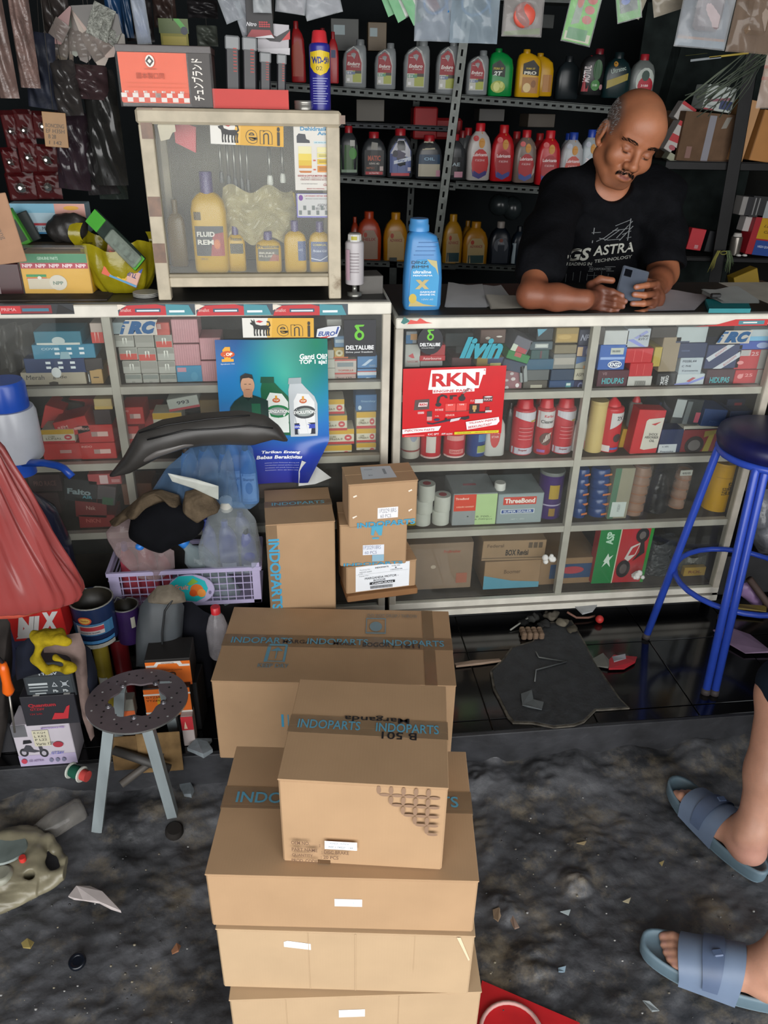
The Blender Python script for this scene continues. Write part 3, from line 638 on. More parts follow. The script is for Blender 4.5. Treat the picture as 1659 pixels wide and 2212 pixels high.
def enduro(x0,y0,x1,y1,lab,tag='#6d7f9d'):
 vessel('oil_bottle',lab,'bottle',(x0,y0,x1,y1),RY+.02,'slant','#8f9496','#7b8082',[
('p',[(.1,.1),(.78,.1),(.80,.55),(.66,.78),(.45,.86),(.14,.74)],'#b9bbb8'),('p',[(.13,.36),(.76,.36),(.77,.52),(.62,.74),(.44,.80),(.16,.70)],'#9b1c28'),
('p',[(.12,.12),(.4,.12),(.4,.36),(.12,.36)],'#c8c9c0'),('p',[(.4,.12),(.76,.12),(.76,.36),(.4,.36)],'#a9b04a'),('r',.14,.28,.5,.34,tag),('r',.5,.30,.76,.36,'#3b3a30'),('r',.16,.14,.27,.2,'#eeeeee'),
('t',.44,.50,.52,.07,'Enduro','#efe6e2',.03,.2),('t',.5,.44,.36,.03,'4T RACING','#dfd2cf'),('t',.25,.31,.18,.03,'10W-40','#ffffff'),('t',.3,.66,.2,.02,'federal oil','#e8d8d5')],
group='grey and red oil bottles on the top rack shelf',D=.05)
for i,(b,tg,lab)in enumerate((((741,84,793,190),'#6d7f9d','tall grey oil bottle with red label, first from the left on the top rack shelf'),((810,92,857,193),'#5d9a7d','grey oil bottle with red label and green stripe, second on the top rack shelf'),
((873,84,930,200),'#5d9a7d','tall grey oil bottle with red label, third on the top rack shelf'),((944,84,994,205),'#6d7f9d','tall grey oil bottle with blue stripe left of the rack post'),((1010,108,1057,205),'#6d7f9d','grey oil bottle with red label right of the rack post, beside the green one'))):
 enduro(*b,lab,tg)
vessel('oil_bottle','red oil bottle on the top rack shelf left of the blue spray can','bottle',(628,45,660,178),RY+.03,'tall','#a01f22','#8f1a1e',[('p',[(.1,.1),(.8,.1),(.85,.45),(.5,.7),(.1,.6)],'#a8442e')])
vessel('oil_bottle','dark red oil bottle right behind the blue spray can','bottle',(683,60,712,170),RY+.06,'sym','#8c1c22','#6f151b',[('r',.1,.1,.9,.6,'#7f2026')])
vessel('oil_bottle','narrow red oil bottle with a small blue mark beside the spray can','bottle',(708,68,732,180),RY+.03,'sym','#b02229','#9b1c22',[('r',.3,.5,.7,.65,'#28406e')])
vessel('oil_bottle','green oil bottle with 2T lettering on the top rack shelf','bottle',(1059,104,1111,208),RY+.02,'jugh','#0b8a3f','#087434',[('p',[(.08,.45),(.62,.40),(.62,.62),(.38,.76),(.08,.66)],'#16241a'),('t',.34,.58,.4,.05,'PRIMA XP','#c5b23b'),('t',.32,.48,.36,.09,'2T','#e4ece4',.04,.2),('e',.36,.2,.3,.13,'#a9b84a'),('e',.3,.2,.13,.1,'#dbe08a'),('e',.5,.24,.08,.07,'#d2d97a')],D=.05,capw=.14)
vessel('oil_bottle','yellow oil bottle with a black arrow patch, front one on the top rack shelf','bottle',(1119,106,1172,210),RY+.02,'jugh','#d2a011','#bd8f0e',[('p',[(.2,.48),(.85,.45),(.85,.64),(.6,.78),(.2,.70)],'#1b1a16'),('t',.5,.60,.36,.04,'PRIMA XP','#d0b53a'),('t',.5,.51,.5,.07,'PRO','#e8e4d4',.04),('p',[(.2,.1),(.85,.08),(.85,.42),(.2,.42)],'#b07a3c'),('e',.4,.2,.16,.1,'#e3c98f'),('e',.66,.28,.1,.08,'#8a5a2e')],D=.05,capw=.14)
vessel('oil_bottle','yellow oil bottle half hidden behind the arrow patched one','bottle',(1150,114,1198,208),RY+.075,'jugh','#c99810','#b3870d',[('r',.5,.1,.9,.5,'#b07a3c')],D=.05,capw=.14)
vessel('oil_bottle','black oil bottle with sideways white lettering on a red stripe','bottle',(1258,104,1308,206),RY+.02,'slant','#1b1c1e','#6b1420',[('p',[(.05,.08),(.32,.08),(.38,.85),(.2,.85)],'#9f1a28'),('t',.22,.46,.62,.17,'MOTUL','#d9cfd0',.03,0,math.pi/2-.06),('e',.66,.55,.2,.22,'#2f5a36'),('e',.62,.22,.2,.12,'#2d7a2b'),('t',.6,.22,.2,.05,'5100','#d6e8d0'),('e',.88,.18,.08,.06,'#b98a8e')],D=.05)
vessel('oil_bottle','dark green oil bottle with a yellow swoosh, right of the sideways lettered one','bottle',(1308,112,1366,212),RY+.02,'sym','#12292c','#0f1f22',[('p',[(.1,.2),(.85,.4),(.85,.55),(.1,.38)],'#a08f3a'),('t',.46,.62,.55,.1,'Ultratec','#9fb0a8',.02,0,.25),('e',.35,.74,.08,.06,'#b8822a')],D=.05)
vessel('oil_bottle','grey oil bottle with white and red arch label above the man head','bottle',(1366,116,1418,214),RY+.02,'sym','#6e7472','#a3232e',[('e',.55,.4,.38,.3,'#b9c2bb'),('e',.58,.3,.32,.2,'#b01f32'),('e',.55,.52,.16,.12,'#2f4a42'),('t',.55,.3,.3,.05,'3100','#efdede')],D=.05)
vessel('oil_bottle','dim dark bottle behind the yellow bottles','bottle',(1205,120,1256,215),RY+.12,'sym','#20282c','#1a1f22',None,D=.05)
G2='oil bottles on the second rack shelf'
def grip(b,lab,lbl,c1='#303234',cap='#a31c26',Y=RY+.02,body='#34373a',**k):vessel('oil_bottle',lab,'bottle',b,Y,'sym',body,cap,lbl,group=G2,D=.05,capw=.2,**k)
grip((733,272,775,379),'dark oil bottle with green label at the left end of the second shelf',[('r',.08,.06,.92,.62,'#4a6a44'),('e',.7,.45,.2,.12,'#3f8f2e'),('r',.1,.06,.9,.12,'#8aa08a'),('r',.55,.6,.8,.72,'#b7b8b0')])
grip((781,285,836,382),'dark oil bottle with a black label and orange lettering',[('r',.12,.05,.88,.6,'#1c1b1c'),('t',.5,.42,.5,.12,'MATIC','#b14a2c',.04),('t',.5,.3,.4,.05,'10W-40','#c8c0b8'),('r',.16,.05,.84,.12,'#b21f2a'),('t',.5,.085,.4,.035,'ULTRATEC','#f0dada'),('r',.72,.14,.86,.24,'#c7b4b0'),('p',[(.36,.62),(.62,.6),(.64,.76),(.4,.78)],'#8f8d86'),('t',.35,.2,.3,.05,'MPX1','#a05a3a')])
grip((837,278,894,384),'dark oil bottle with a motorbike picture label',[('p',[(.1,.1),(.9,.1),(.9,.55),(.66,.8),(.4,.8),(.1,.55)],'#55649a'),('p',[(.12,.5),(.88,.42),(.86,.58),(.62,.78),(.4,.78)],'#c3c4cc'),('p',[(.15,.45),(.6,.38),(.7,.5),(.4,.58)],'#46405a'),('p',[(.25,.28),(.9,.36),(.9,.44),(.25,.35)],'#d4dbe8'),('t',.58,.35,.4,.05,'SPX 1','#3c5aa0',.02,.2),('e',.3,.5,.1,.07,'#2a2a34'),('r',.15,.04,.85,.10,'#c23440'),('t',.38,.73,.2,.04,'TMO','#2b2b30'),('r',.78,.14,.9,.22,'#d5c9d2')])
grip((899,292,957,386),'dark oil bottle with cream and blue band label',[('p',[(.1,.05),(.9,.05),(.9,.34),(.1,.34)],'#b3ac98'),('p',[(.1,.34),(.9,.34),(.88,.56),(.12,.56)],'#24415c'),('t',.5,.46,.4,.07,'OIL','#8fb4cc'),('p',[(.22,.66),(.7,.68),(.62,.86),(.28,.86)],'#bdb8a4'),('t',.48,.77,.26,.05,'PRIMA','#4a4a44'),('r',.76,.05,.92,.2,'#c58fa0')])
grip((960,290,1006,388),'black oil bottle half hidden behind the rack post',[('r',.1,.1,.9,.5,'#16181b'),('r',.5,.05,.9,.18,'#c58fa0'),('t',.5,.34,.5,.08,'SAE','#9fb0b8')])
def drop(b,lab,body,cap,lb,Y=RY+.02):vessel('oil_bottle',lab,'bottle',b,Y,'sym',body,cap,[('e',.52,.3,.36,.26,lb[0]),('p',[(.18,.2),(.5,.12),(.86,.2),(.8,.1),(.5,.03),(.22,.08)],lb[1]),('e',.55,.66,.13,.09,'#c98a2a'),('p',[(.45,.68),(.55,.86),(.65,.68)],'#c98a2a'),('t',.5,.46,.6,.06,lb[2],'#f2dede',.03),('t',.5,.36,.4,.04,'4T SAE 20W-40','#e0b8b8'),('e',.3,.74,.12,.05,lb[3])]+([('p',[(.80,.12),(.93,.2),(.93,.66),(.86,.72),(.84,.3)],lb[4])]if len(lb)>4 else[]),group='red and white oil bottles right of the rack post',D=.05,capw=.2)
drop((1012,266,1063,390),'white oil bottle with red label just right of the rack post','#bdb8b4','#c01f28',('#c22a2c','#35307a','Lubricants','#c23a3a'))
drop((1064,270,1113,392),'red oil bottle with a flame drop, next to the white one','#b81a22','#b81a22',('#a81c24','#303a8a','Lubricants','#d86a6a'))
drop((1114,281,1161,395),'brown grey oil bottle with a red drop label and pale handle','#7a6a62','#b51d26',('#b01c26','#2f4a96','Lubricants','#d86a6a','#b8aaa0'))
drop((1163,282,1213,400),'red oil bottle nearest the man sleeve','#bd1b24','#c21f28',('#a81c24','#303a8a','Lubricants','#d86a6a'))
drop((1214,286,1262,400),'white oil bottle with a blue cap and red triangle beside the man neck','#b3b5b8','#1f3f9c',('#c44a3c','#a03048','Lubricants','#c0c4d0','#d6d8dc'))
drop((1256,280,1298,400),'white and blue capped bottle partly behind the man ear','#a9b3b8','#2344a8',('#b9c4cc','#7a90a8','XP','#c0c4d0','#d6d8dc'),Y=RY+.05)
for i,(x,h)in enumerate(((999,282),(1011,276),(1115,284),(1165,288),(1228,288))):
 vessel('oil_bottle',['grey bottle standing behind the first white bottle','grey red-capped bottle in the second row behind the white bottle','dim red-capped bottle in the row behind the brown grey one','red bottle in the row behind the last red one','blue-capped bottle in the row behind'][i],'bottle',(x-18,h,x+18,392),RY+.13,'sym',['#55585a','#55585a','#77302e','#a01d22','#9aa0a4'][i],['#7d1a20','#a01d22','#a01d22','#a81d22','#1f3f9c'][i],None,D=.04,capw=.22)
G3='oil bottles on the third rack shelf'
def helix(b,lab,body,lb,tx='SHELL',Y=RY+.02,bc=None):vessel('oil_bottle',lab,'bottle',b,Y,'sym',body,body,[('p',[(.16,.06),(.84,.06),(.84,.48),(.68,.64),(.32,.64),(.16,.48)],lb),('t',.5,.46,.5,.06,tx,'#9a3a34'),('e',.34,.55,.07,.05,'#b8442c')]+([('r',.2,.08,.82,.26,bc)]if bc else[]),group=G3,D=.05,capw=.19)
helix((771,458,825,566),'orange red oil bottle with pale label on the third shelf','#b43f1e','#a98f7c','HELIX')
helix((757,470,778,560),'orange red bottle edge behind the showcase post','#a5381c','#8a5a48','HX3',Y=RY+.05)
helix((829,460,882,568),'amber yellow oil bottle left of the big blue bottle','#bb7f14','#c4a570','ADVANCE')
helix((958,464,1001,574),'amber oil bottle directly right of the rack post','#b5831c','#b59a6a','ADVANCE',bc='#20444a')
helix((1002,480,1056,576),'amber oil bottle with a green striped label foot','#b37a14','#bda573','ADVANCE',bc='#2c4a48')
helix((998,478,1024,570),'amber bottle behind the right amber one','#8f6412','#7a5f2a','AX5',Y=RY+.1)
vessel('oil_bottle','navy black oil bottle with a pale crest label by the man elbow','bottle',(1058,480,1106,578),RY+.02,'sym','#0f1722','#98908a',[('e',.5,.5,.32,.16,'#5c6068'),('r',.14,.1,.86,.5,'#1c2634'),('t',.5,.55,.3,.06,'SHELL','#a9adb2'),('e',.5,.6,.08,.04,'#8a4a3a')],group=G3,D=.05)
vessel('oil_bottle','dark blue oil bottle with white edge beside the man elbow','bottle',(1106,490,1140,578),RY+.03,'sym','#16222e','#10161e',[('r',.05,.1,.25,.6,'#a8b8c0')],group=G3,D=.05)
mb=MB();mb.box(-.05,.05,0,.1,0,.12,M('#9a1a1e',r=.6),.006);mb.box(.03,.16,.02,.1,.0,.08,M('#8a171a',r=.6),.01)
X,Z,W,H=fit(880,228,960,330,RY+.2);o=single('package',mb,'crumpled red packages on the dim shelf between the bottle rows','package',(X,RY+.21,Z+.05));
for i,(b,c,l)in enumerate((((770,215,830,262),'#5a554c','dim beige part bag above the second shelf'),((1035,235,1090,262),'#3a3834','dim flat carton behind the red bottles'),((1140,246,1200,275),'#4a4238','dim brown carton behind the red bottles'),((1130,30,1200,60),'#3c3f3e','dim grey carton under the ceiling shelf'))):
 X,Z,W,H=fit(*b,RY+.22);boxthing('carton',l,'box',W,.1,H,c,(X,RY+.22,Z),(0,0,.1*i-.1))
X,Z,W,H=fit(795,150,850,190,RY+.12)
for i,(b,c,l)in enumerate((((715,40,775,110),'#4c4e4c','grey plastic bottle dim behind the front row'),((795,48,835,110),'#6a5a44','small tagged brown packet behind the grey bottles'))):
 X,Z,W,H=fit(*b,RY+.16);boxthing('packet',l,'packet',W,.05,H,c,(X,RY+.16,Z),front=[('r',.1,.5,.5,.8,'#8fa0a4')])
for i,(x0,y0,x1,y1)in enumerate(((1060,420,1110,470),(1090,425,1135,480))):
 X,Z,W,H=fit(x0,y0,x1,y1,RY+.2);mb=MB();mb.ball((0,.05,H/2),(W/2,.05,H/2),M('#2d3436',r=.25,var=.4),12)
 single('bagged_part',mb,['dark bagged part hanging under the second shelf','second dark bagged part under the shelf by the man shoulder'][i],'package',(X,RY+.2,Z))
BLK=M('#141416',r=.55,var=.3)
rack2=thing('black_shelving_unit','black wooden shelving at the right behind the man, holding cartons','rack',(1.2,RY-.1,0))
def bshelf(x0,y0,x1,y1,h,Y=RY-.1,d=.36):return rack_shelf(x0,y0,x1,y1,h,Y,False,BLK,d,rack2)
bshelf(1440,347,1700,352,.032);bshelf(1440,552,1700,560,.02);
rack_post(1637,60,1535,660,.055,Y=RY-.115,mat=BLK,par=rack2,holes=False)
mb=MB();mb.box(.3,.9,.40,.41,.2,1.9,M('#1f2625',r=.8,var=.4));part('back_panel',mb,rack2)
YB=RY-.08
def cart(b,lab,col,D=.12,rz=0,tilt=0,front=None,Y=YB,name='carton',top=None,cat='box',roll=0,**k):
 X,Z,W,H=fit(*b,Y);return boxthing(name,lab,cat,W,D,H,col,(X,Y,Z),(tilt,roll,rz),front=front,top=top,**k)
cart((1465,244,1590,350),'open brown carton with a clear tape strip behind the man',M('#6b5442',r=.85,var=.2),.16,.12,front=[('r',.45,.02,.58,.95,'#8f8e96'),('p',[(.7,.7),(.8,.72),(.86,.95),(.76,.93)],'#8c8880'),('r',.14,.06,.24,.3,'#8a6a62')],roll=.05)
cart((1585,215,1618,348),'bright tan carton end next to the black post','#b98b5e',.12,0,roll=.14)
cart((1628,240,1690,350),'orange tan carton at the right photo edge','#b07a42',.14,0,roll=.12,front=[('r',.0,.0,.03,1,'#8a5c30')])
cart((1436,262,1474,330),'red and white crumpled pack leaning beside the man face','#b9b4b0',.06,0,roll=.45,front=[('p',[(0,.3),(1,.4),(1,.6),(0,.55)],'#b3242c'),('p',[(0,.85),(1,.9),(1,1),(0,1)],'#b3242c'),('e',.4,.15,.2,.08,'#a8505a')],name='packet',cat='packet')
cart((1455,222,1490,262),'upper red striped pack leaning beside the brown carton','#b5b0ad',.05,0,roll=.5,front=[('p',[(0,.8),(1,.85),(1,1),(0,1)],'#b3242c'),('r',.5,.1,.7,.5,'#a8606a')],name='packet',cat='packet',Y=YB+.03)
cart((1440,318,1462,348),'small olive and white packet by the shelf end','#9a9c86',.05,0,roll=.5,name='packet',cat='packet')
cart((1520,186,1585,240),'white printed carton on top of the brown carton','#b6beba',.1,0,roll=.12,front=[('p',[(.1,.3),(.9,.5),(.9,.62),(.1,.4)],'#8f5a66'),('r',.55,.1,.95,.45,'#3a4468'),('t',.3,.16,.3,.08,'||||||||','#5a5f66'),('r',0,0,.4,.06,'#9a3a40')],Y=YB+.02)
cart((1486,494,1518,540),'small bright red box on the black shelf behind the man','#c3303a',.03,0,roll=.12,front=[('r',.5,.08,.75,.25,'#c98a8e')],name='carton')
cart((1420,515,1480,545),'dark maroon tools and blister pack behind the red box','#251618',.05)
cart((1525,500,1560,545),'dark box right of the small red one','#1c1e22',.05,roll=.1)
cart((1600,425,1622,465),'small black and white box upright on the right shelf','#8d8a88',.06,roll=.06,front=[('r',.5,0,1,1,'#2b2b2e')])
cart((1622,424,1665,470),'black striped boxes at the right photo edge','#2a2a2c',.06,roll=.06,front=[('r',.1,.1,.16,.9,'#8a8a8a'),('r',.3,.1,.36,.9,'#8a8a8a'),('r',.7,.0,1,.8,'#9aa0a2')])
cart((1618,468,1690,552),'red carton with a yellow mustard label and blue foot','#a01f2a',.08,roll=.1,front=[('r',.18,.42,1,.94,'#bb9216'),('t',.6,.74,.6,.09,'Longlife','#5a3f14',.01,.3),('t',.6,.6,.5,.07,'Coolant','#5a3f14'),('r',.2,.0,1,.38,'#24458c'),('t',.55,.22,.5,.07,'HIGH QUALITY','#b9c4da')])
cart((1606,468,1630,500),'white curled packet above the silver can','#b5b0ae',.05,roll=.1,name='packet',cat='packet',Y=YB+.03)
vessel('spray_can','short silver can on the right black shelf','can',(1584,505,1607,552),YB,'can','#8a857e','#c9c6c0',None,rough=.3,metal=.7)
for i,x in enumerate((1595,1608)):
 p=onY(x,553,YB-.01);mb=MB();mb.loft([(0,.010,.010),(.003,.012,.012),(.008,.006,.006)],M('#c8c8c4',r=.4),12);single('round_stopper',mb,['left small white cap lying below the silver can','right small white cap lying below the silver can'][i],'cap',p)
cart((1600,585,1650,640),'yellow tilted package low behind the stool area of the counter','#8f7416',.05,tilt=.0,roll=-.4,Y=.75,name='packet',cat='packet')
cart((1590,612,1660,645),'brown bag of parts low at the right behind the counter','#5a4028',.06,Y=.8,name='packet',cat='packet')
p=onY(1560,545,YB-.05);st=thing('string_tassel','frayed green and yellow string knotted on the black post','string',p)
for s,dx,dz,c in((1,.035,-.075,'#7f8f6a'),(-1,-.035,-.072,'#8f8c4a'),(.6,.028,-.06,'#6a7a5a'),(-.6,-.03,-.06,'#9a9550'),(.3,.04,-.05,'#5d6d50')):
 mb=MB()
 for k in range(5):
  a=R.uniform(-.008,.008);mb.tube([(0,0,0),(dx*.6+a,-.01,.008),(dx+a,-.012,dz*.4),(dx*1.15+2*a,-.012,dz+R.uniform(-.01,.01))],.0009,M(c,r=.9),5)
 part('strand',mb,st)['kind']='stuff'
mb=MB();mb.tube([(.014*math.cos(a/8*6.283),-.012,.007*math.sin(a/8*6.283))for a in range(8)],.002,M('#8f8c4a',r=.9),6,True);part('knot',mb,st)
# ================================================================ LEFT COUNTER CONTENTS
def bx(b,col,lab,front=None,Y=.05,D=.09,name='box',cat='box',rz=0,roll=0,group=None,top=None,clear=False):
 X,Z,W,H=fit(*b,Y);mat=M(col,r=.5,var=.08)
 if clear:mat=M(col,r=.15,alpha=.55,var=.2,scale=60)
 return boxthing(name,lab,cat,W,D,H,mat,(X,Y,Z),(0,roll,rz),group,front=front,top=top)
LBX='lettered tag'
def tags(n,c='#dfe6ea'):return[('r',.35+.2*(i%3),.62-.32*(i//3),.43+.2*(i%3),.78-.32*(i//3),c)for i in range(n)]
bx((74,716,176,745),'#2f7288','small teal box topmost of the stack at the left of the top shelf',[('r',.03,0,.95,.16,'#c9cbc4'),('e',.5,.3,.14,.3,'#b9c4c4')])
bx((71,744,205,775),'#33809f','teal printed box second in the stack, with white tags',tags(6)+[('t',.3,.72,.3,.16,'COVER','#a9cbd8'),('p',[(.42,0),(.60,0),(.57,.5),(.45,.5)],'#8fb0bb')],rz=.03)
bx((53,774,186,806),'#22355f','navy box with white tags above the handwritten cream tray',tags(6)+[('e',.5,.05,.08,.35,'#d9dcdc')])
bx((46,804,186,832),'#aaa08e','cream box tray with black handwriting, lowest of the stack at the left',[('t',.22,.62,.28,.35,'Merah','#3f3b38',.0,.1),('t',.6,.6,.22,.3,'gede','#3f3b38',.0,.1),('p',[(.42,0),(.56,0),(.56,.25),(.49,.3),(.42,.22)],'#3b342c')])
bx((184,774,222,800),'#2c2526','dark folded carton behind the tan parts box',rz=.3)
bx((190,798,222,831),'#b08f5e','small tan parts box left of the mullion',[('r',0,0,.18,1,'#3b3b3b'),('r',.38,.45,.75,.52,'#4a3f30'),('r',.05,.2,.1,.7,'#c9c9c9')])
bx((196,698,222,741),'#b7a59c','small red and white hang box high beside the mullion',[('r',0,0,1,.55,'#c23a32'),('p',[(.3,.0),(.38,.5),(.30,.6)],'#e0b8b0'),('p',[(.62,.0),(.56,.5),(.64,.6)],'#e0b8b0')])
bx((222,790,238,830),'#9a4038','reddish box edge seen beside the mullion',Y=.12)
cells=[(248,724,289,750,0),(291,723,332,751,1),(335,724,372,751,2),(257,751,297,778,2),(298,752,337,780,2),(339,751,377,779,0),(265,780,303,807,0),(304,780,341,807,1),(342,780,379,807,0),(271,808,307,836,3),(309,808,344,836,3),(346,808,382,836,3)]
rn=['top','second','third','lowest'];cn=['left','middle','right']
for i,(x0,y0,x1,y1,k)in enumerate(cells):
 fr=[('r',.04,.04,.96,.52,'#c2473d' if k==2 else '#a9a9a2'),('r',.04,.55,.96,.95,'#8d8c85'),('p',[(.42,.2),(.50,.8),(.40,.75)],'#dcdcd4'),('p',[(.62,.2),(.55,.8),(.65,.75)],'#dcdcd4')]
 if k==1:fr=[('r',.04,.04,.96,.96,'#908e87'),('r',.06,.1,.94,.4,'#9c9a93')]
 if k==3:fr=[('r',.04,.04,.96,.6,'#a6a59e'),('r',.04,.62,.96,.94,'#7f8580')]+[('r',.4+.05*j,.1,.42+.05*j,.45,'#6f6e68')for j in range(4)]
 bx((x0,y0,x1,y1),'#b3b2aa','%s box in the %s row of small clear parts boxes'%(cn[i%3],rn[i//3]),fr,group='small clear parts boxes on the top shelf')
bx((243,697,268,722),'#9fb0b6','pale blue box above the clear boxes beside the mullion')
bx((336,697,366,724),'#c2544a','red box right of the blue lettered sticker',[('r',.1,.5,.4,.9,'#d9b0a8')])
for b,l in(((371,690,428,741),'pink stack of packets, upper left of the pink ones'),((376,744,432,790),'pink stack of packets directly above the blue box'),((432,730,478,777),'pink stack of packets, upper right, by the poster edge'),((436,780,486,836),'tall pink stack of packets on the shelf beside the poster')):
 bx(b,'#c08c92',l,[('r',.04+.09*i,.02,.05+.09*i,.98,'#a87880')for i in range(11)],name='packet_stack',cat='packets',group='pink packet stacks')
bx((382,790,437,836),'#3f88ad','flat blue box below the pink stacks',[('r',.05,.72,.4,.92,'#c08c9c'),('e',.7,.5,.14,.2,'#4f93b4')])
for i,(b,c,l,f)in enumerate((
((706,756,724,832),'#c3c2b8','narrow white boxes stacked right beside the poster',[('r',0,.48,1,.5,'#8a8a82'),('r',0,.74,1,.76,'#8a8a82')]),
((706,690,738,704),'#a8a8a4','grey white carton above the race sticker',None),
((722,726,746,750),'#6a92b8','small blue box under the race sticker',[('r',.1,.4,.9,.7,'#b9cbd8')]),
((720,751,752,774),'#c8a55a','yellow box with a bearing picture below the small blue one',[('e',.4,.5,.25,.3,'#d9cfb0'),('e',.4,.5,.1,.12,'#8a7a4a'),('r',0,0,1,.15,'#c2663a')]),
((723,776,770,808),'#bdb3ac','white box with barcode and red stripes beside the poster',[('r',.12,.5,.85,.78,'#7f8a90'),('r',0,.0,1,.1,'#b84a44'),('t',.5,.25,.7,.12,'TOPSELLS','#b84a44'),('r',0,.9,1,1,'#b84a44')]),
((723,808,769,832),'#b59a94','pinkish box with handwriting on the shelf beside the poster',[('t',.45,.65,.7,.2,'Beat 150','#4a4444',.0),('t',.6,.3,.4,.16,'20.000','#4a4444',.0),('r',0,0,1,.08,'#a8443c')]),
((772,768,815,795),'#4a7db0','blue box with white swirl, upper of the two at the counter end',[('p',[(.2,.2),(.6,.7),(.8,.7),(.4,.2)],'#b9cbe0'),('t',.75,.2,.3,.14,'GOLD','#9fb0c0')]),
((772,797,813,832),'#5584b4','blue and white box, lower of the two at the counter end',[('r',0,.62,1,.82,'#c3cad2'),('r',0,.82,1,.88,'#b8504a'),('p',[(.1,.1),(.5,.5),(.7,.45),(.3,.1)],'#b9cbe0')]))):bx(b,c,l,f,group='boxes at the right end of the top left shelf')
red_lab=[('r',.38,.35,.85,.62,'#d8b4ac'),('r',.38,.35,.55,.62,'#a88a84'),('t',.2,.8,.3,.12,'INDO','#dca39a')]
for b,l,f,kw in(((168,918,245,956),'red box with white tag, upper of the two beside the mullion',red_lab,{}),((174,957,251,992),'red box with white tag on the shelf beside the mullion',red_lab,{}),
((92,958,176,993),'red box under the yellow and white plug box',[('r',.45,.4,.75,.6,'#b88a84')],{}),((62,958,92,992),'dim red box right behind the water pump',None,dict(Y=.08)),
((122,905,196,940),'tilted red box lying above the red stack',[('t',.25,.6,.3,.2,'REM','#e0a59c'),('r',.55,.3,.8,.45,'#d09a92')],dict(roll=-.22)),((82,878,122,930),'red box standing on its corner near the pump',None,dict(roll=.35,Y=.12)),
((262,880,311,917),'red box with a white tag right of the mullion',red_lab,{}),((265,921,302,962),'red box below it, right of the mullion',red_lab,{}),((150,862,205,905),'dim red box high behind the tilted one',None,dict(Y=.2)),
((310,885,350,960),'dark red boxes half hidden behind the fender',None,dict(Y=.14))):bx(b,'#b82c28',l,f,group='red part boxes on the second left shelf',**kw)
bx((116,868,172,925),'#3c3330','dark grey slanted carton behind the tilted red box',[('t',.5,.2,.7,.1,'NISSIN','#8a7a74')],roll=.2,Y=.18)
bx((203,862,242,884),'#b09a68','cream yellow box at the top beside the mullion',[('r',0,0,1,.3,'#b89a50')]);bx((203,885,240,917),'#2a1a1e','black carton under the cream yellow one')
def plug(b,l,Y=.045,t='CPR6EA-9',**k):
 bx(b,'#cfc8b4',l,[('r',0,.66,1,1,'#c79c1c'),('r',0,0,1,.16,'#b5222a'),('e',.80,.42,.12,.2,'#c2444a'),('e',.8,.42,.06,.05,'#d9c8c0'),('t',.36,.34,.5,.14,t,'#6a6450',.01),('t',.3,.5,.2,.12,'LUBE','#8a8468')],Y=Y,D=.07,group='spark plug boxes',**k)
plug((690,863,744,894),'spark plug box topmost beside the poster');plug((690,898,750,930),'second spark plug box down beside the poster');plug((700,927,765,959),'third spark plug box down, nearer the counter end');plug((698,962,760,995),'spark plug box on the shelf beside the poster curl');plug((655,968,692,995),'spark plug box partly behind the poster curl',Y=.06)
plug((91,928,161,957),'spark plug box lying upside down on the red boxes',t='LUNAL');plug((331,892,394,930),'spark plug box above the fender');plug((770,890,812,925),'faded spark plug box below the blue one at the counter end',Y=.055);plug((770,926,812,955),'faded spark plug box second from below at the counter end',Y=.055);plug((770,957,812,984),'faded spark plug box lowest at the counter end',Y=.055)
bx((768,853,814,888),'#2c5f8f','blue box with a small white mark at the counter end',[('t',.6,.6,.7,.16,'Stanley','#7fa0bd'),('e',.2,.22,.08,.14,'#b9cbd8')])
bx((364,858,432,884),'#b9bdb4','white and red box tilted on top above the fender',[('r',0,0,1,.2,'#b8444a'),('t',.5,.6,.4,.3,'993','#55585a',.02)],roll=-.16);bx((432,864,475,900),'#6a542e','brown and yellow packets left of the poster',name='packet',cat='packet')
bx((62,1026,132,1062),'#3a2426','dark maroon box low at the left beside the pump spout',[('t',.5,.5,.7,.3,'PRO RACE','#6a4a48')]);bx((190,1024,262,1047),'#b04a4c','flat red and white box under the third shelf',[('r',.35,.1,.6,.9,'#d8b8b8'),('r',.7,.2,.95,.5,'#c98a8a')])
bx((134,1036,206,1084),'#1b1d22','black box with white lettering, tilted below the pump spout',[('t',.45,.45,.7,.26,'Faito','#8fa0a4',.04),('t',.7,.24,.3,.14,'AIR','#5aa0b0')],roll=.15)
bx((205,1050,245,1090),'#4a4448','dim grey and green packet beside the black box',[('r',.3,.0,.9,.4,'#2f5a3c')],name='packet',cat='packet',roll=.2);bx((160,1076,228,1118),'#7a1c1c','dark red box in front below the black one',[('t',.5,.5,.3,.2,'Nsk','#b88a80')],roll=.1);bx((170,1112,248,1154),'#8a1d1c','red box on the lowest left shelf',[('t',.4,.7,.4,.2,'NKN','#b85a50'),('r',.2,.1,.9,.2,'#b0602c')],roll=.06)
bx((265,1045,330,1090),'#6a3f28','brown box behind the bag of blue bottles');bx((560,1046,640,1075),'#5a3b30','dim brown boxes below the poster',Y=.1);bx((650,1044,712,1072),'#33302c','dark packet below the poster curl',Y=.1)
bx((60,1065,130,1110),'#3a2020','maroon box behind the dark helmet',Y=.12);bx((560,1085,700,1150),'#4a3a2e','brown carton behind the upright carton',Y=.12)
mb=MB();X,Z,W,H=fit(0,700,62,800,.1);mb.grid(lambda u,v:((u-.5)*W*1.3,.02*math.sin(u*14)+.01*math.sin(v*9),v*H),24,12,M('#4a4844',r=.3,alpha=.6,kind='film'));single('plastic_bag',mb,'large dim plastic bag filling the left end of the top left shelf','bag',(X,.1,Z))
YG=.0035
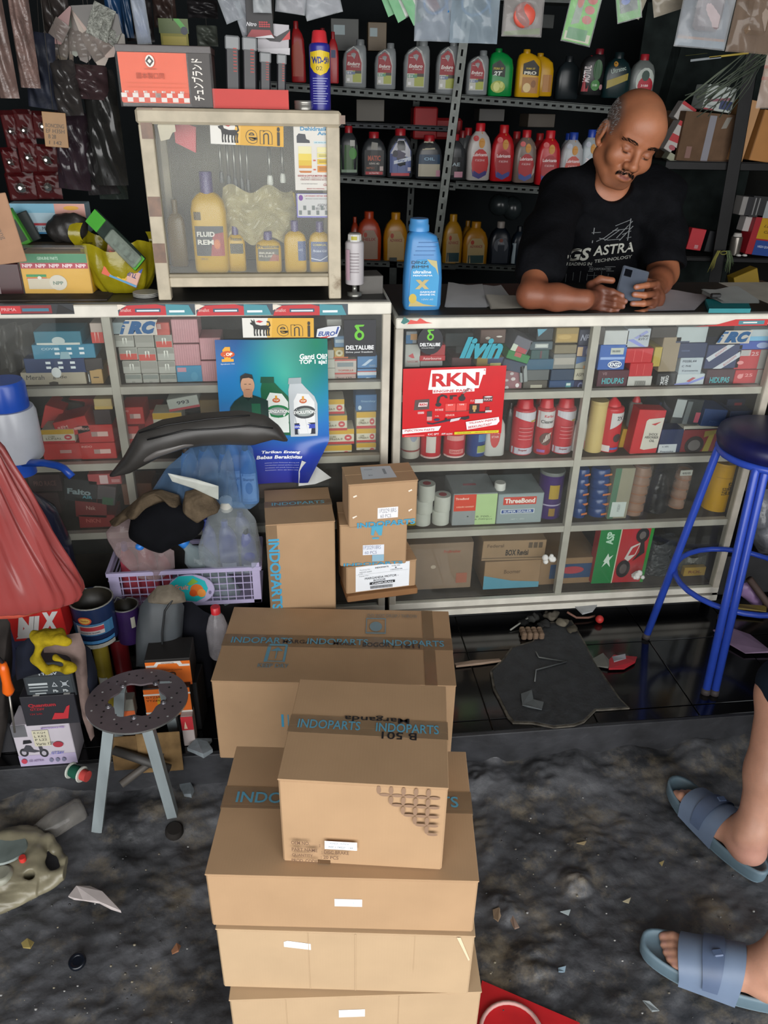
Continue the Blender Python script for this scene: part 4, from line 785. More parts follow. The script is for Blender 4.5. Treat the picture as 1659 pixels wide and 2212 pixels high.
def onglass(name,lab,b,items,cat='sticker',Y=YG,roll=0):
 X,Z,W,H=fit(*b,Y);t=thing(name,lab,cat,(X,Y,Z),(0,roll,0));decor(t,W,H,items,T=Matrix.Translation((-W/2,0,0)),eps=.0002,step=.00012,pname='backing',lname='lettering');return t
def irc(lab,b):onglass('lettered_sticker',lab,b,[('p',[(.02,.0),(.22,1),(1,1),(.95,.72),(.96,.0)],'#b7b2a4'),('p',[(.04,.04),(.22,.95),(.985,.95),(.93,.72),(.93,.04)],'#a5a49c'),('t',.12,.38,.16,.62,'i','#21507a',.09,.4),('t',.42,.5,.36,.84,'R','#21507a',.09,.35),('t',.77,.5,.36,.84,'C','#21507a',.09,.35),('p',[(.16,.76),(.30,.76),(.32,.92),(.19,.92)],'#21507a')])
irc('blue and white three-letter tyre sticker on the left counter glass',(253,691,342,724));irc('blue and white three-letter tyre sticker at the right end of the right counter glass',(1548,714,1624,742))
def dog(u0,v0,w,h,c='#1b1b1b'):
 P_=lambda pts:[(u0+x*w,v0+y*h)for x,y in pts]
 it=[('p',P_([(.18,.42),(.78,.36),(.86,.5),(.80,.64),(.5,.62),(.26,.70),(.14,.66)]),c),('p',P_([(.14,.62),(.28,.70),(.24,.84),(.12,.80),(.02,.78),(.04,.70)]),c),('p',P_([(.10,.80),(.06,.98),(.18,.86),(.20,1.0),(.25,.84)]),c)]
 for x in(.18,.30,.44,.60,.72,.82):it.append(('p',P_([(x,.5),(x+.09,.48),(x+.05,.22),(x+.08,.04),(x,.02),(x-.01,.2)]),c))
 it.append(('p',P_([(.84,.5),(.95,.62),(.90,.86),(.76,.88),(.78,.80),(.86,.80),(.88,.66),(.80,.58)]),c));it.append(('p',P_([(.28,.84),(.42,.92),(.62,.86),(.48,.78)]),'#c2242c'))
 return it
def eni(lab,b,Y=YG,roll=0):
 return onglass('banner_sticker',lab,b,[('r',0,0,1,1,'#d9d7d0'),('p',[(.34,0),(1,0),(1,1),(.38,1)],'#d19f2c'),('p',[(.34,0),(.40,0),(.42,1),(.36,1),(.32,.5)],'#dcae4c')]+dog(.10,.06,.31,.9)+
[('t',.56,.38,.16,.60,'e','#2b2a24',.035),('t',.56,.38,.145,.55,'e','#d19f2c',0),('t',.76,.38,.17,.60,'n','#2b2a24',.035),('t',.76,.375,.155,.57,'n','#d19f2c',0),('t',.93,.44,.04,.80,'i','#2b2a24',.035)],Y=Y,roll=roll)
eni('yellow and white banner sticker with a six-legged dog on the left counter glass',(524,687,678,729),roll=.012)
onglass('round_racing_sticker','small white and blue racing sticker beside the yellow banner',(683,704,736,730),[('p',[(0,.1),(.05,.75),(.5,.95),(.98,1),(1,.8),(.85,.1),(.5,.0)],'#cfd2d6'),('t',.42,.36,.7,.38,'EURO','#27468e',.04,.3),('t',.86,.62,.18,.6,'1','#27468e',.04,.3),('p',[(.1,.05),(.6,.2),(.4,.0)],'#c23a3a')])
def delta(u,v,w,h):return[('p',[(u-.42*w,v+.42*h),(u-.3*w,v+.5*h),(u+.45*w,v+.5*h),(u+.35*w,v+.40*h),(u-.05*w,v+.38*h),(u+.1*w,v+.1*h),(u-.12*w,v+.1*h)],'#63b82e'),('e',u,v-.12*h,.42*w,.30*h,'#63b82e'),('e',u+.02*w,v-.12*h,.2*w,.16*h,'#17191d')]
onglass('square_brand_sticker','square black sticker with green ribbon mark on the left counter glass',(743,691,812,770),[('r',0,0,1,1,'#1d1f25')]+delta(.48,.64,.36,.46)+[('t',.5,.25,.88,.12,'DELTALUBE','#e6e8ea',.03),('t',.48,.12,.84,.06,'Drive your freedom','#d9dcdd',.01)])
X,Z,W,H=fit(478,733,711,1044,-.001)
def poster_mat():
 m=bpy.data.materials.new('poster_print_blue_green');m.use_nodes=True;nt=m.node_tree;N=nt.nodes;L=nt.links;b=N['Principled BSDF'];b.inputs['Roughness'].default_value=.28
 tc=N.new('ShaderNodeTexCoord');sp=N.new('ShaderNodeSeparateXYZ');L.new(tc.outputs['Generated'],sp.inputs[0])
 def ramp(vec,cols):
  r=N.new('ShaderNodeValToRGB');L.new(vec,r.inputs[0]);e=r.color_ramp.elements
  e[0].position,e[0].color=cols[0][0],lin(cols[0][1]);e[1].position,e[1].color=cols[-1][0],lin(cols[-1][1])
  for p,c in cols[1:-1]:k=e.new(p);k.color=lin(c)
  return r.outputs[0]
 base=ramp(sp.outputs['Z'],[(0,'#2a2c86'),(.22,'#2b3fa0'),(.36,'#2466b4'),(.62,'#2a86c8'),(1,'#174a86')])
 vm=N.new('ShaderNodeVectorMath');vm.operation='DISTANCE';mp=N.new('ShaderNodeMapping');mp.inputs['Scale'].default_value=(1,0,.9);L.new(tc.outputs['Generated'],mp.inputs[0]);L.new(mp.outputs[0],vm.inputs[0]);vm.inputs[1].default_value=(.62,0,.70)
 glow=ramp(vm.outputs[1],[(0,'#ffffff'),(.45,'#333333'),(.62,'#000000')])
 gcol=ramp(vm.outputs[1],[(0,'#3fb8a8'),(.2,'#2aa78c'),(.4,'#1e9a9c'),(.6,'#2a86c8')])
 v2=N.new('ShaderNodeVectorMath');v2.operation='DISTANCE';L.new(mp.outputs[0],v2.inputs[0]);v2.inputs[1].default_value=(.9,0,.88)
 g2=ramp(v2.outputs[1],[(0,'#ffffff'),(.5,'#000000')])
 mx=N.new('ShaderNodeMix');mx.data_type='RGBA';L.new(glow,mx.inputs[0]);L.new(base,mx.inputs[6]);L.new(gcol,mx.inputs[7])
 m2=N.new('ShaderNodeMix');m2.data_type='RGBA';L.new(g2,m2.inputs[0]);L.new(mx.outputs[2],m2.inputs[6]);m2.inputs[7].default_value=lin('#0c7a5c');L.new(m2.outputs[2],b.inputs['Base Color']);return m
pt=thing('oil_poster','large blue and green engine oil poster taped on the left counter glass','poster',(X,-.001,Z))
def pfn(u,v):
 cur=max(0,(u-.62)/.38)*max(0,(.30-v)/.30);du=-cur*.22*W;dy=-cur*.09-.003*math.sin(u*9+v*4)*(1 if v>.02 else 1)
 ed=.0
 return((u-.5)*W+du-(.025*W*(1-v)if u<.5 else 0)*(1-2*u if u<.5 else 0),dy,v*H+cur*.10*H)
m=MB();m.grid(pfn,30,36,poster_mat());part('sheet',m,pt)
def bot(u,v,w,h,c,capc,lab,word,oval):
 S=lambda pts:[(u+x*w,v+y*h)for x,y in pts]
 return[('p',S([(.02,0),(.98,0),(1,.1),(1,.55),(.9,.68),(.62,.82),(.48,.9),(.05,.9),(0,.8)]),c),('p',S([(.0,.90),(.46,.90),(.46,1),(.03,1)]),capc),('p',S([(.17,.05),(.9,.05),(.9,.58),(.7,.72),(.3,.74),(.17,.62)]),lab),
('e',u+.54*w,v+.42*h,.40*w,.11*h,oval),('e',u+.54*w,v+.42*h,.3*w,.07*h,'#8f9a96'),('t',u+.54*w,v+.42*h,.76*w,.055*h,word,'#eef0ee',.03),('e',u+.5*w,v+.61*h,.13*w,.04*h,'#c25a2a'),('t',u+.5*w,v+.61*h,.18*w,.03*h,'TOP','#f4e8d0',.03),('t',u+.5*w,v+.66*h,.07*w,.06*h,'1','#d89a2a',.04)]
wrp=lambda u,v:pfn(u,v)
P0=[('t',.87,.885,.25,.036,'Ganti Oli?','#eef4f2',.03),('t',.865,.847,.25,.036,'TOP 1 aja!','#eef4f2',.03),
('p',[(.05,.86),(.155,.86),(.155,.878),(.05,.878)],'#e0a22c'),('p',[(.075,.878),(.13,.878),(.13,.955),(.085,.955),(.06,.935)],'#e0a22c'),('e',.105,.908,.062,.022,'#c8501e'),('t',.105,.908,.085,.02,'TOP','#f4ecdc',.05),('t',.10,.845,.12,.009,'Synthetic Oil','#e6ecf2',.01)]
P0+=bot(.38,.355,.27,.405,'#0e5c3a','#0a4a34','#dfe6e0','ZENZATION','#0f7a44')+bot(.63,.345,.265,.405,'#b9c0c4','#9aa4a8','#e2e4e4','EVOLUTION','#3a3f42')+[('r',.675,.36,.87,.44,'#1b2233'),('r',.675,.40,.87,.43,'#2b43b0'),('t',.72,.415,.1,.014,'10W-40','#e6e8ee')]
P0+=[('p',[(.08,.46),(.44,.46),(.44,.60),(.36,.625),(.28,.645),(.22,.64),(.14,.60),(.10,.56)],'#12352e'),('p',[(.225,.625),(.30,.62),(.31,.68),(.22,.68)],'#b98a6c'),('e',.265,.705,.062,.062,'#c79a7c'),('p',[(.20,.715),(.205,.765),(.25,.785),(.31,.775),(.33,.715),(.318,.745),(.28,.755),(.22,.75)],'#2b2a28'),('r',.235,.71,.256,.714,'#4a3228'),('r',.275,.71,.296,.714,'#4a3228'),('r',.248,.675,.282,.679,'#8a4a40'),
('r',.29,.46,.37,.58,'#0e6040'),('r',.30,.48,.36,.55,'#d0dcd4'),('p',[(.22,.63),(.265,.60),(.30,.63),(.265,.615)],'#0a211c')]
P0+=[('t',.545,.232,.38,.026,'Tarikan Enteng','#eef0f6',.03,.2),('t',.535,.198,.46,.026,'Bebas Beraktivitas','#eef0f6',.03,.2)]+[('t',.56,.155-.018*i,.36,.009,s,'#b9bde6',.0)for i,s in enumerate(('pelumas Color Perfection dirancang untuk','memberikan sensasi performa maksimal','synthetic oil untuk kendaraan anda','Synthetic ilmu aja belum cukup'))]
decor(pt,W,H,P0,warp=wrp,eps=.0012,step=.00006)
mb=MB();a=onY(652,995,-.03);b_=onY(716,1032,-.04);c_=onY(645,1050,-.05);o=a
q=[a,b_,c_,(a+c_)/2+Vector((-.004,.012,0)),(a+b_)/2+Vector((0,.01,.004)),(b_+c_)/2+Vector((0,-.006,-.004))]
mb.add([tuple(p-o)for p in q],[(0,4,3),(4,1,5),(3,5,2),(3,4,5)],M('#b9bab6',r=.5));p_=link('curled_corner',mb.mesh('curled_corner'),pt);p_.location=o-pt.location;p_['label']='white back of the curled lower corner'
# ================================================================ RIGHT COUNTER CONTENTS
GA='small part boxes heaped on the top right shelf'
A_=[((877,716,901,742),'#8a8f96','small blue and orange box left of the round black sticker',[('r',0,0,.6,.7,'#2f6a9a'),('r',.4,.3,1,.8,'#b88a5a')]),
((875,744,908,793),'#aeaeaa','grey white box with a red slash logo at the left end',[('p',[(.2,.5),(.5,.62),(.62,.4),(.45,.4)],'#b8444a'),('t',.5,.25,.7,.1,'NAGOMI','#b07a7a')]),
((905,768,962,780),'#b3212b','flat red box with white lettering under the round sticker',[('t',.5,.5,.7,.5,'Asterbourne','#e6b8b8')]),((930,745,962,768),'#a5252c','red box above the flat lettered one',None),((908,780,956,791),'#9a9c9c','flat silver box just above the red poster',None),
((976,772,1018,792),'#4a1f24','dark maroon box above the red poster',None),((1030,772,1088,792),'#9a8240','yellow box with a blue patch above the poster',[('r',.4,.3,1,1,'#26406a'),('r',.5,0,.9,.4,'#c9c27a')]),
((1145,738,1194,756),'#3f4f58','grey box with a white slot label, high in the heap',[('r',.22,.25,.8,.75,'#a9aeac'),('r',.28,.4,.74,.6,'#c6cac6')]),
((1147,756,1186,776),'#23494a','dark teal box below the slot label box',[('r',.5,.1,.6,.9,'#5a2f3a')]),((1136,776,1196,799),'#2a5570','blue box in the middle of the heap',None),((1128,799,1186,822),'#5a5d5e','grey box in the heap beside the poster',None),
((1130,822,1182,845),'#4f4942','brown grey box with a pale label on the shelf',[('r',.3,.2,.78,.6,'#a8a292')]),((1088,800,1128,846),'#8a5a62','clear box of pinkish bits beside the poster corner',[('e',.2,.2,.1,.08,'#d0c8c8'),('e',.5,.6,.12,.08,'#c8c0c0'),('e',.75,.3,.1,.1,'#d8d0d0'),('e',.4,.85,.1,.07,'#b8b0b0'),('e',.15,.55,.1,.06,'#c0b8b8')]),
((1201,708,1250,741),'#8f7a4a','clear box of yellow bits topmost beside the inner post',[('r',.05,.1,.95,.6,'#a88a4a'),('e',.4,.4,.3,.15,'#b89a5a')]),((1198,745,1246,764),'#7a6f58','clear box of beige bits below the yellow one',None),((1195,765,1243,797),'#7c7b78','clear box of white bits in the column',[('r',.05,.3,.95,.75,'#a29c94')]),
((1190,798,1240,822),'#2c3d55','navy box in the column of clear boxes',None),((1186,822,1240,846),'#26426a','blue box with a small teal tag at the foot of the column',[('r',.66,.3,.86,.8,'#4a8a90'),('r',.68,.55,.84,.75,'#c0cac6')]),
((1251,712,1284,746),'#262b42','black and blue box with white streaks beside the inner post',[('t',.5,.5,.8,.4,'NPP','#9a9db0',.03,.3)]),((1247,747,1280,771),'#2a2f58','navy box with a tan side beside the inner post',[('r',0,.1,.35,.9,'#b59a7a'),('e',.7,.5,.14,.35,'#8a8ca8')]),((1244,771,1277,796),'#9a9a92','white and orange box in the inner post column',[('p',[(0,.4),(1,.8),(1,1),(0,1)],'#3a5a8a'),('r',.5,0,1,.25,'#c08a5a')]),
((1241,797,1276,821),'#b9b3a0','cream box with small print in the inner post column',[('t',.5,.5,.8,.3,'ASPIRA','#6a6458')]),((1239,822,1268,846),'#232650','navy box with a swirl at the foot of the inner post column',[('e',.5,.5,.22,.35,'#7a80a8'),('e',.5,.5,.12,.2,'#232650')]),
((1306,714,1358,745),'#b4b6b6','white plain box topmost right of the inner post',None),((1294,745,1352,799),'#2a5aa8','blue box with a white oval badge right of the inner post',[('r',.4,.62,.88,.88,'#b4b8b0'),('r',.05,.42,.95,.52,'#8fa8d8'),('e',.62,.22,.26,.15,'#e6e8ee'),('e',.62,.22,.23,.12,'#1f2f6a'),('t',.62,.22,.38,.16,'KN22','#e6e8ee',.05),('t',.6,.75,.3,.08,'30.000','#55606a')]),
((1290,800,1357,845),'#4a1a2a','maroon box with turquoise lettering at the left of its shelf',[('t',.5,.5,.7,.28,'HIDUPAS','#4aa0a8',.03),('t',.2,.85,.14,.14,'VII','#8a6a72')]),((1352,753,1410,784),'#b81e26','red box wrapped in clear film, upper of two',[('r',.3,.1,.32,.9,'#d85a5a'),('r',.6,.1,.62,.9,'#d85a5a')]),((1360,784,1410,813),'#b51c24','red box wrapped in clear film, lower of two',[('r',.3,.1,.32,.9,'#d85a5a'),('r',.6,.1,.62,.9,'#d85a5a')]),
((1352,813,1407,844),'#b5b3ae','white box with a barcode below the red film boxes',[('r',.34+.035*i,.35,.355+.035*i,.7,'#4a4844')for i in range(12)]),((1354,710,1404,750),'#a9b0b8','white box with violet swoosh high on the shelf',[('p',[(.05,.4),(.6,.05),(.9,0),(.3,.45)],'#7f88c8'),('p',[(.3,.5),(.8,.9),(.9,.8),(.45,.45)],'#8a90c0'),('t',.72,.6,.4,.12,'31500','#4a4a55'),('t',.72,.44,.4,.12,'KVY-T','#4a4a55')]),
((1428,728,1466,803),'#8a7a62','kraft paper bag standing behind a yellow tag',None),((1412,750,1430,792),'#a8923a','yellow curled tag hanging by the kraft bag',None),((1418,806,1462,842),'#141318','black box with tilted white lettering',[('t',.28,.5,.5,.22,'CRSE','#c9c9cc',.03,0,1.57),('t',.48,.55,.5,.2,'VARIO','#c9c9cc',.03,0,1.57),('e',.1,.15,.06,.06,'#b8242c')]),
((1463,706,1528,740),'#a9b2b4','pale blank box under the counter top',[('r',0,0,.45,.1,'#1a2a4a')]),((1466,741,1526,773),'#14264e','navy box below the pale blank one',[('t',.25,.5,.3,.15,'tomoe','#4a5a80')]),((1468,773,1517,808),'#a6b0b8','box face with a printed white label',[('t',.4,.8,.6,.14,'F02BL44','#3a4250'),('t',.3,.5,.4,.12,'C 7HS','#3a4250'),('t',.5,.22,.7,.1,'Kawasama','#5a6270')]),
((1456,808,1520,842),'#b4bcc0','white box with blue violet swoosh on the shelf',[('p',[(.02,.3),(.5,.35),(.98,.7),(.98,.85),(.5,.5),(.02,.4)],'#8088c8'),('r',0,0,1,.12,'#7a98a8'),('p',[(.4,.55),(.6,.8),(.7,.75),(.5,.5)],'#a8505a')]),
((1526,745,1600,796),'#1b2a56','navy box with two white diagonal lettered stripes',[('p',[(0,.45),(.55,1),(.75,1),(.1,.3)],'#b9bdc4'),('p',[(.25,.0),(.95,.72),(.98,.5),(.5,.0)],'#b9bdc4'),('t',.38,.72,.35,.1,'BOGASAN','#a8444a',.0,0,.72),('t',.70,.34,.4,.1,'BOGASAN','#a8444a',.0,0,.72)]),
((1524,798,1584,843),'#3a1420','maroon box with turquoise lettering near the shelf end',[('t',.5,.5,.7,.28,'HIDUPAS','#4aa0a8',.03)]),((1590,756,1660,797),'#b3252c','red and grey box, upper at the right end',[('r',.7,0,1,1,'#8a8680'),('r',.1,.7,.4,1,'#a8a4a4'),('t',.5,.8,.3,.2,'125','#c9a0a0'),('e',.15,.35,.1,.1,'#d88a8a')]),((1585,799,1660,843),'#b3252c','red and grey box, lower at the right end',[('r',.62,0,1,1,'#9a948a'),('t',.35,.75,.3,.16,'125','#d88a8a'),('e',.15,.7,.08,.12,'#d88a8a')]),
((1598,737,1664,755),'#2a4aa0','flat blue box under the tyre sticker',[('e',.75,.5,.2,.35,'#8fa0c8')]),((1620,712,1664,736),'#a9b6bc','white and light blue box at the right photo edge',[('r',0,0,1,.4,'#6aa8cc')]),
((1160,708,1195,735),'#20262c','dark plastic packet under the counter top',[('p',[(0,.9),(.6,.9),(.1,.3)],'#5a98b0')]),((1290,706,1306,745),'#3a3430','dark box edge beside the inner post',None),((1408,706,1462,730),'#2c241e','dark opening packet above the kraft bag',None)]
for b,c,l,f in A_:bx(b,c,l,f,group=GA,Y=.05+.004*(hash(l)%1))
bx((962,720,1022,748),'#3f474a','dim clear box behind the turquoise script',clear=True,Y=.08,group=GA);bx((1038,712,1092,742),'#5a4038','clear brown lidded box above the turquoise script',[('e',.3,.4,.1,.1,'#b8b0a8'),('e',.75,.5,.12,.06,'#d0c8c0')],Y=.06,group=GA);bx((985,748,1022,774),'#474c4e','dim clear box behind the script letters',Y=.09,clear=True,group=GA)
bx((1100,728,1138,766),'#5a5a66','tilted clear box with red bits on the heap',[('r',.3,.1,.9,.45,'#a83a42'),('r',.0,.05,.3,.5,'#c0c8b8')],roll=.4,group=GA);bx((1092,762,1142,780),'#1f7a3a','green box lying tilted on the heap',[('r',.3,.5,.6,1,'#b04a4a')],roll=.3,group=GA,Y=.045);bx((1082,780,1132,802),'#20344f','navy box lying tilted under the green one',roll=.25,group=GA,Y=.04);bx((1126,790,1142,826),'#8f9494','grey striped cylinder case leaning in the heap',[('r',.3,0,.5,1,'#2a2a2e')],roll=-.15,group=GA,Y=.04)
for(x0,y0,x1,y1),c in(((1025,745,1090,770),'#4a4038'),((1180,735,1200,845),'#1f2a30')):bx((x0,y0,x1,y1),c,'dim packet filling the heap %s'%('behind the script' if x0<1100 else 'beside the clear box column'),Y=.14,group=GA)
X,Z,W,H=fit(902,706,957,766,YG);onglass('round_brand_sticker','round black sticker with green ribbon mark on the right counter glass',(902,705,957,766),[('e',.5,.5,.5,.5,'#1a1c22')]+delta(.5,.68,.32,.42)+[('t',.5,.36,.8,.12,'DELTALUBE','#e6e8ea',.03),('t',.42,.24,.5,.05,'Drive your freedom','#d9dcdd',.01)])
m=onglass('script_sticker','turquoise script word sticker on the right counter glass',(994,727,1086,776),[('t',.5,.5,1,.95,'livin','#2c8fa0',.05,.35)],roll=.03)
X,Z,W,H=fit(872,793,1090,940,-.001)
rk=thing('parts_poster','red engine parts poster taped on the right counter glass','poster',(X,-.001,Z),(0,-.015,0))
m=MB();m.grid(lambda u,v:((u-.5)*W,-.0006*math.sin(u*7),v*H),12,8,M('#c3161d',r=.3,var=.05));part('sheet',m,rk)
def item(u,v,w,h,c='#3a2c2c'):return('r',u,v,u+w,v+h,c)
RK=[('p',[(.245,.69),(.27,.97),(.80,.97),(.80,.88),(.775,.88),(.74,.69)],'#eceaea'),('t',.51,.825,.46,.19,'RKN','#c0161e',.035),('t',.79,.945,.02,.02,'R','#c0161e'),('p',[(.29,.635),(.29,.69),(.70,.69),(.70,.645)],'#e6e2e2'),('t',.49,.665,.38,.035,'ENGINE PARTS','#b8202a',.02),
('p',[(.11,.40),(.12,.55),(.26,.56),(.26,.41)],'#55403f'),('p',[(.15,.45),(.16,.51),(.245,.51),(.24,.45)],'#d9c8c8'),('t',.2,.48,.07,.035,'RKN','#b8202a',.04),('r',.15,.345,.21,.375,'#d9c0c0'),('t',.18,.36,.05,.02,'ECU','#b8202a'),
('p',[(.33,.50),(.34,.58),(.38,.62),(.43,.60),(.44,.56),(.42,.56),(.40,.59),(.37,.58),(.355,.50)],'#2b2224'),('e',.35,.47,.03,.03,'#2b2224'),('r',.46,.54,.49,.60,'#3a2a2c'),('r',.46,.58,.53,.60,'#2b2224'),('e',.58,.55,.035,.04,'#2b2224'),('r',.57,.58,.60,.61,'#2b2224'),('p',[(.58,.62),(.60,.62),(.66,.69),(.63,.7)],'#8a6a6c'),
('r',.42,.36,.52,.48,'#d8453f'),('r',.53,.36,.63,.48,'#d8453f'),('t',.36,.395,.08,.03,'INTAKE','#e6c0bc'),('t',.47,.46,.05,.02,'IACV','#f0d0d0'),('t',.58,.46,.05,.02,'TPS','#f0d0d0'),('t',.47,.31,.09,.03,'SENSOR','#f0b0a8'),('r',.42,.36,.66,.37,'#7a3a34'),
('r',.66,.32,.76,.46,'#2a1a1a'),('r',.69,.38,.73,.44,'#b8945a'),('r',.70,.33,.72,.38,'#b8945a'),('t',.70,.51,.07,.03,'RKN','#e08a8a'),('r',.71,.47,.79,.53,'#cfc8c8'),('r',.79,.49,.885,.57,'#4a3436'),('t',.84,.52,.08,.03,'RKN','#d0a8a8',.03),('e',.84,.56,.04,.012,'#c9c0c0'),('r',.66,.32,.84,.345,'#2b2224'),('r',.82,.33,.885,.36,'#d0c4c4'),('r',.82,.36,.86,.41,'#6a3436'),
('r',.24,.30,.29,.38,'#4a3a3c'),('r',.24,.24,.29,.30,'#c98a86'),('p',[(.24,.22),(.30,.20),(.45,.25),(.62,.28),(.64,.26),(.46,.22),(.30,.18),(.25,.19)],'#2c2a3a'),('p',[(.47,.205),(.48,.25),(.58,.27),(.56,.23)],'#cfc8cc'),('p',[(.56,.25),(.66,.29),(.665,.25),(.62,.23)],'#241f24'),('e',.34,.25,.03,.02,'#2c3050'),('r',.42,.225,.44,.27,'#241f24'),('t',.34,.305,.04,.02,'FUEL','#e0a09a'),
('p',[(.0,.055),(.0,.125),(.385,.155),(.36,.085)],'#e9e6e6'),('t',.17,.10,.3,.04,'INJECTION PARTS','#b8202a',.02,.2),('p',[(.645,.08),(.63,.20),(.96,.255),(.97,.19),(.945,.14)],'#e9e6e6'),('t',.80,.195,.28,.038,'"PILIHAN INJEKSI','#b8202a',.02,.2,.12),('t',.775,.135,.24,.038,'BERKUALITAS!"','#b8202a',.02,.2,.12),
('r',.52,.015,.97,.055,'#cfc21c'),('t',.62,.035,.14,.014,'rknindonesia','#5a4a14'),('t',.78,.035,.10,.014,'rkn.store','#5a4a14'),('t',.90,.035,.10,.014,'rknparts','#5a4a14'),('r',.02,.012,.22,.035,'#d85a58'),('t',.28,.035,.05,.03,'KVC','#f0d8d8'),('t',.34,.035,.05,.03,'SPT','#f0d8d8'),('t',.41,.035,.04,.03,'AHM','#f0d8d8'),('t',.47,.03,.06,.025,'RACING','#f0d8d8')]
decor(rk,W,H,RK,T=Matrix.Translation((-W/2,0,0)),eps=.0009,step=.00005)
zs=shR[1]+.001;GC='cans and bottles on the middle right shelf'
def can(b,lab,body,cap,items,style='can',Y=.06,caps=None,name='spray_can',cat='can',**k):vessel(name,lab,cat,b,Y,style,body,cap,items,group=GC,caps=caps,rough=.3,Z=zs if b[3]>970 else None,**k)
can((868,905,911,996),'dirty white can at the left end below the red poster','#b5b1a6','#9a9a92',[('e',.4,.7,.2,.1,'#7a8296'),('e',.6,.55,.18,.12,'#8a90a0'),('r',.02,.18,.98,.22,'#8a3a38')])
can((911,930,957,998),'red jar with a blank white panel under the poster','#b81f2a','#d0b8b4',[('r',.22,.2,.66,.78,'#c9bfb8'),('r',.02,.0,.98,.06,'#d8b8b4')],style='tin',name='jar',cat='jar')
can((962,930,1010,998),'red jar with pale lettered bands under the poster','#b81f2a','#d8b8b0',[('r',.1,.62,.84,.8,'#cf8a86'),('r',.2,.14,.84,.3,'#d0807c'),('t',.5,.22,.5,.08,'GREASE','#b8202a'),('r',.02,.0,.98,.06,'#d8b8b4')],style='tin',name='jar',cat='jar')
can((1013,905,1055,997),'blue can with a pale label and green foot','#1e3672','#16264e',[('r',.45,.1,.95,.9,'#8a9ab0'),('t',.68,.75,.4,.07,'FKL','#26386a'),('r',.48,.4,.92,.6,'#4a72a0'),('r',.46,.12,.94,.3,'#8a944a')])
can((1050,890,1094,996),'white bottle with a red oval label','#b9b8b4','#a8a6a2',[('e',.45,.5,.25,.3,'#b83a3a'),('t',.45,.55,.36,.07,'FIVE','#e0b8b4'),('t',.45,.45,.36,.05,'STAR','#e0b8b4')],style='tall',name='bottle',cat='bottle')
can((1092,872,1113,992),'dark slim bottle between the white bottle and the spray cans','#2a2c2c','#1c1c1e',None,style='tall',name='bottle',cat='bottle',Y=.1)
RW=[('r',.02,.02,.98,.14,'#b9b4c0'),('p',[(.05,.70),(.95,.60),(.95,.80),(.05,.80)],'#c2bfc6'),('r',.7,.62,.95,.65,'#a8922c'),('t',.45,.10,.4,.05,'Super','#8a2a34')]+[('r',.2,.3+.07*i,.8,.315+.07*i,'#d2787c')for i in range(4)]
can((1112,868,1160,996),'white and red spray can, first of three on the middle right shelf','#b8303a','#b81f2c',RW,style='can');can((1162,866,1200,997),'white topped spray can with a gear picture, second of three','#a8262c','#c0202c',[('r',.02,.5,.98,.8,'#c0bcbc'),('t',.55,.72,.5,.05,'Karbu','#b8303a'),('t',.5,.62,.7,.06,'Cleaner','#3a3a3a',.02),('e',.5,.3,.34,.12,'#5a3a34'),('p',[(.3,.22),(.5,.38),(.8,.42),(.7,.3)],'#c9c0b8'),('r',.1,.05,.5,.1,'#8a5a9a')])
can((1202,866,1246,997),'red spray can with a white foot, third of three','#b8303a','#c0202c',RW,style='can')
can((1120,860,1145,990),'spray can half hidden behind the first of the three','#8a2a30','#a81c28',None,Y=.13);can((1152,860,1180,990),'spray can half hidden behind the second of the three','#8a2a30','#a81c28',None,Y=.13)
can((1236,912,1262,994),'white bottle just left of the inner post','#b8b4b0','#b0aca8',[('r',.4,.2,.9,.4,'#c89a9a')],style='tall',name='bottle',cat='bottle',Y=.08)
can((1258,905,1284,990),'pale bottle just right of the inner post','#b5b0a6','#aaa69c',[('r',.2,.05,.8,.3,'#b86a6a')],style='tall',name='bottle',cat='bottle',Y=.09)
can((1275,870,1312,992),'cream roll standing in clear wrap','#c2ab70','#b9a36a',None,style='tin',name='roll',cat='roll')
can((1304,866,1350,993),'red spray can with a pointed cone cap','#b8202a','#c2222c',[('p',[(.3,.45),(.95,.6),(.95,.76),(.3,.76)],'#c0bcbc'),('t',.7,.66,.3,.08,'2X','#3a3a40',.03),('e',.7,.28,.2,.08,'#3a2a2c'),('r',.02,.02,.4,.14,'#d0c4c4'),('r',.4,.06,.8,.1,'#4a5aa0')],caps='cone')
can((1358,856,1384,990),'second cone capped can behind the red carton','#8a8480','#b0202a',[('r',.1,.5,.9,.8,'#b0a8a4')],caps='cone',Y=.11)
bx((1336,928,1368,984),'#b08a1c','mustard yellow box leaning behind the red carton',[('t',.6,.3,.3,.1,'81','#5a4410',.03)],Y=.1,roll=.1,group=GC)
bx((1366,886,1424,992),'#b81f26','red shock absorber oil carton with white panel',[('p',[(.35,.22),(.35,.78),(.42,.82),(.98,.86),(.98,.25),(.5,.2)],'#c9c4b8'),('t',.72,.52,.34,.05,'SHOCK','#3a3a38',.02),('t',.68,.46,.52,.05,'ABSORBER','#3a3a38',.02),('t',.72,.39,.2,.05,'OIL','#3a3a38',.02),('p',[(.55,.72),(.9,.78),(.7,.70)],'#b83030'),('r',.02,.02,.3,.12,'#d08080')],roll=.06,D=.05)
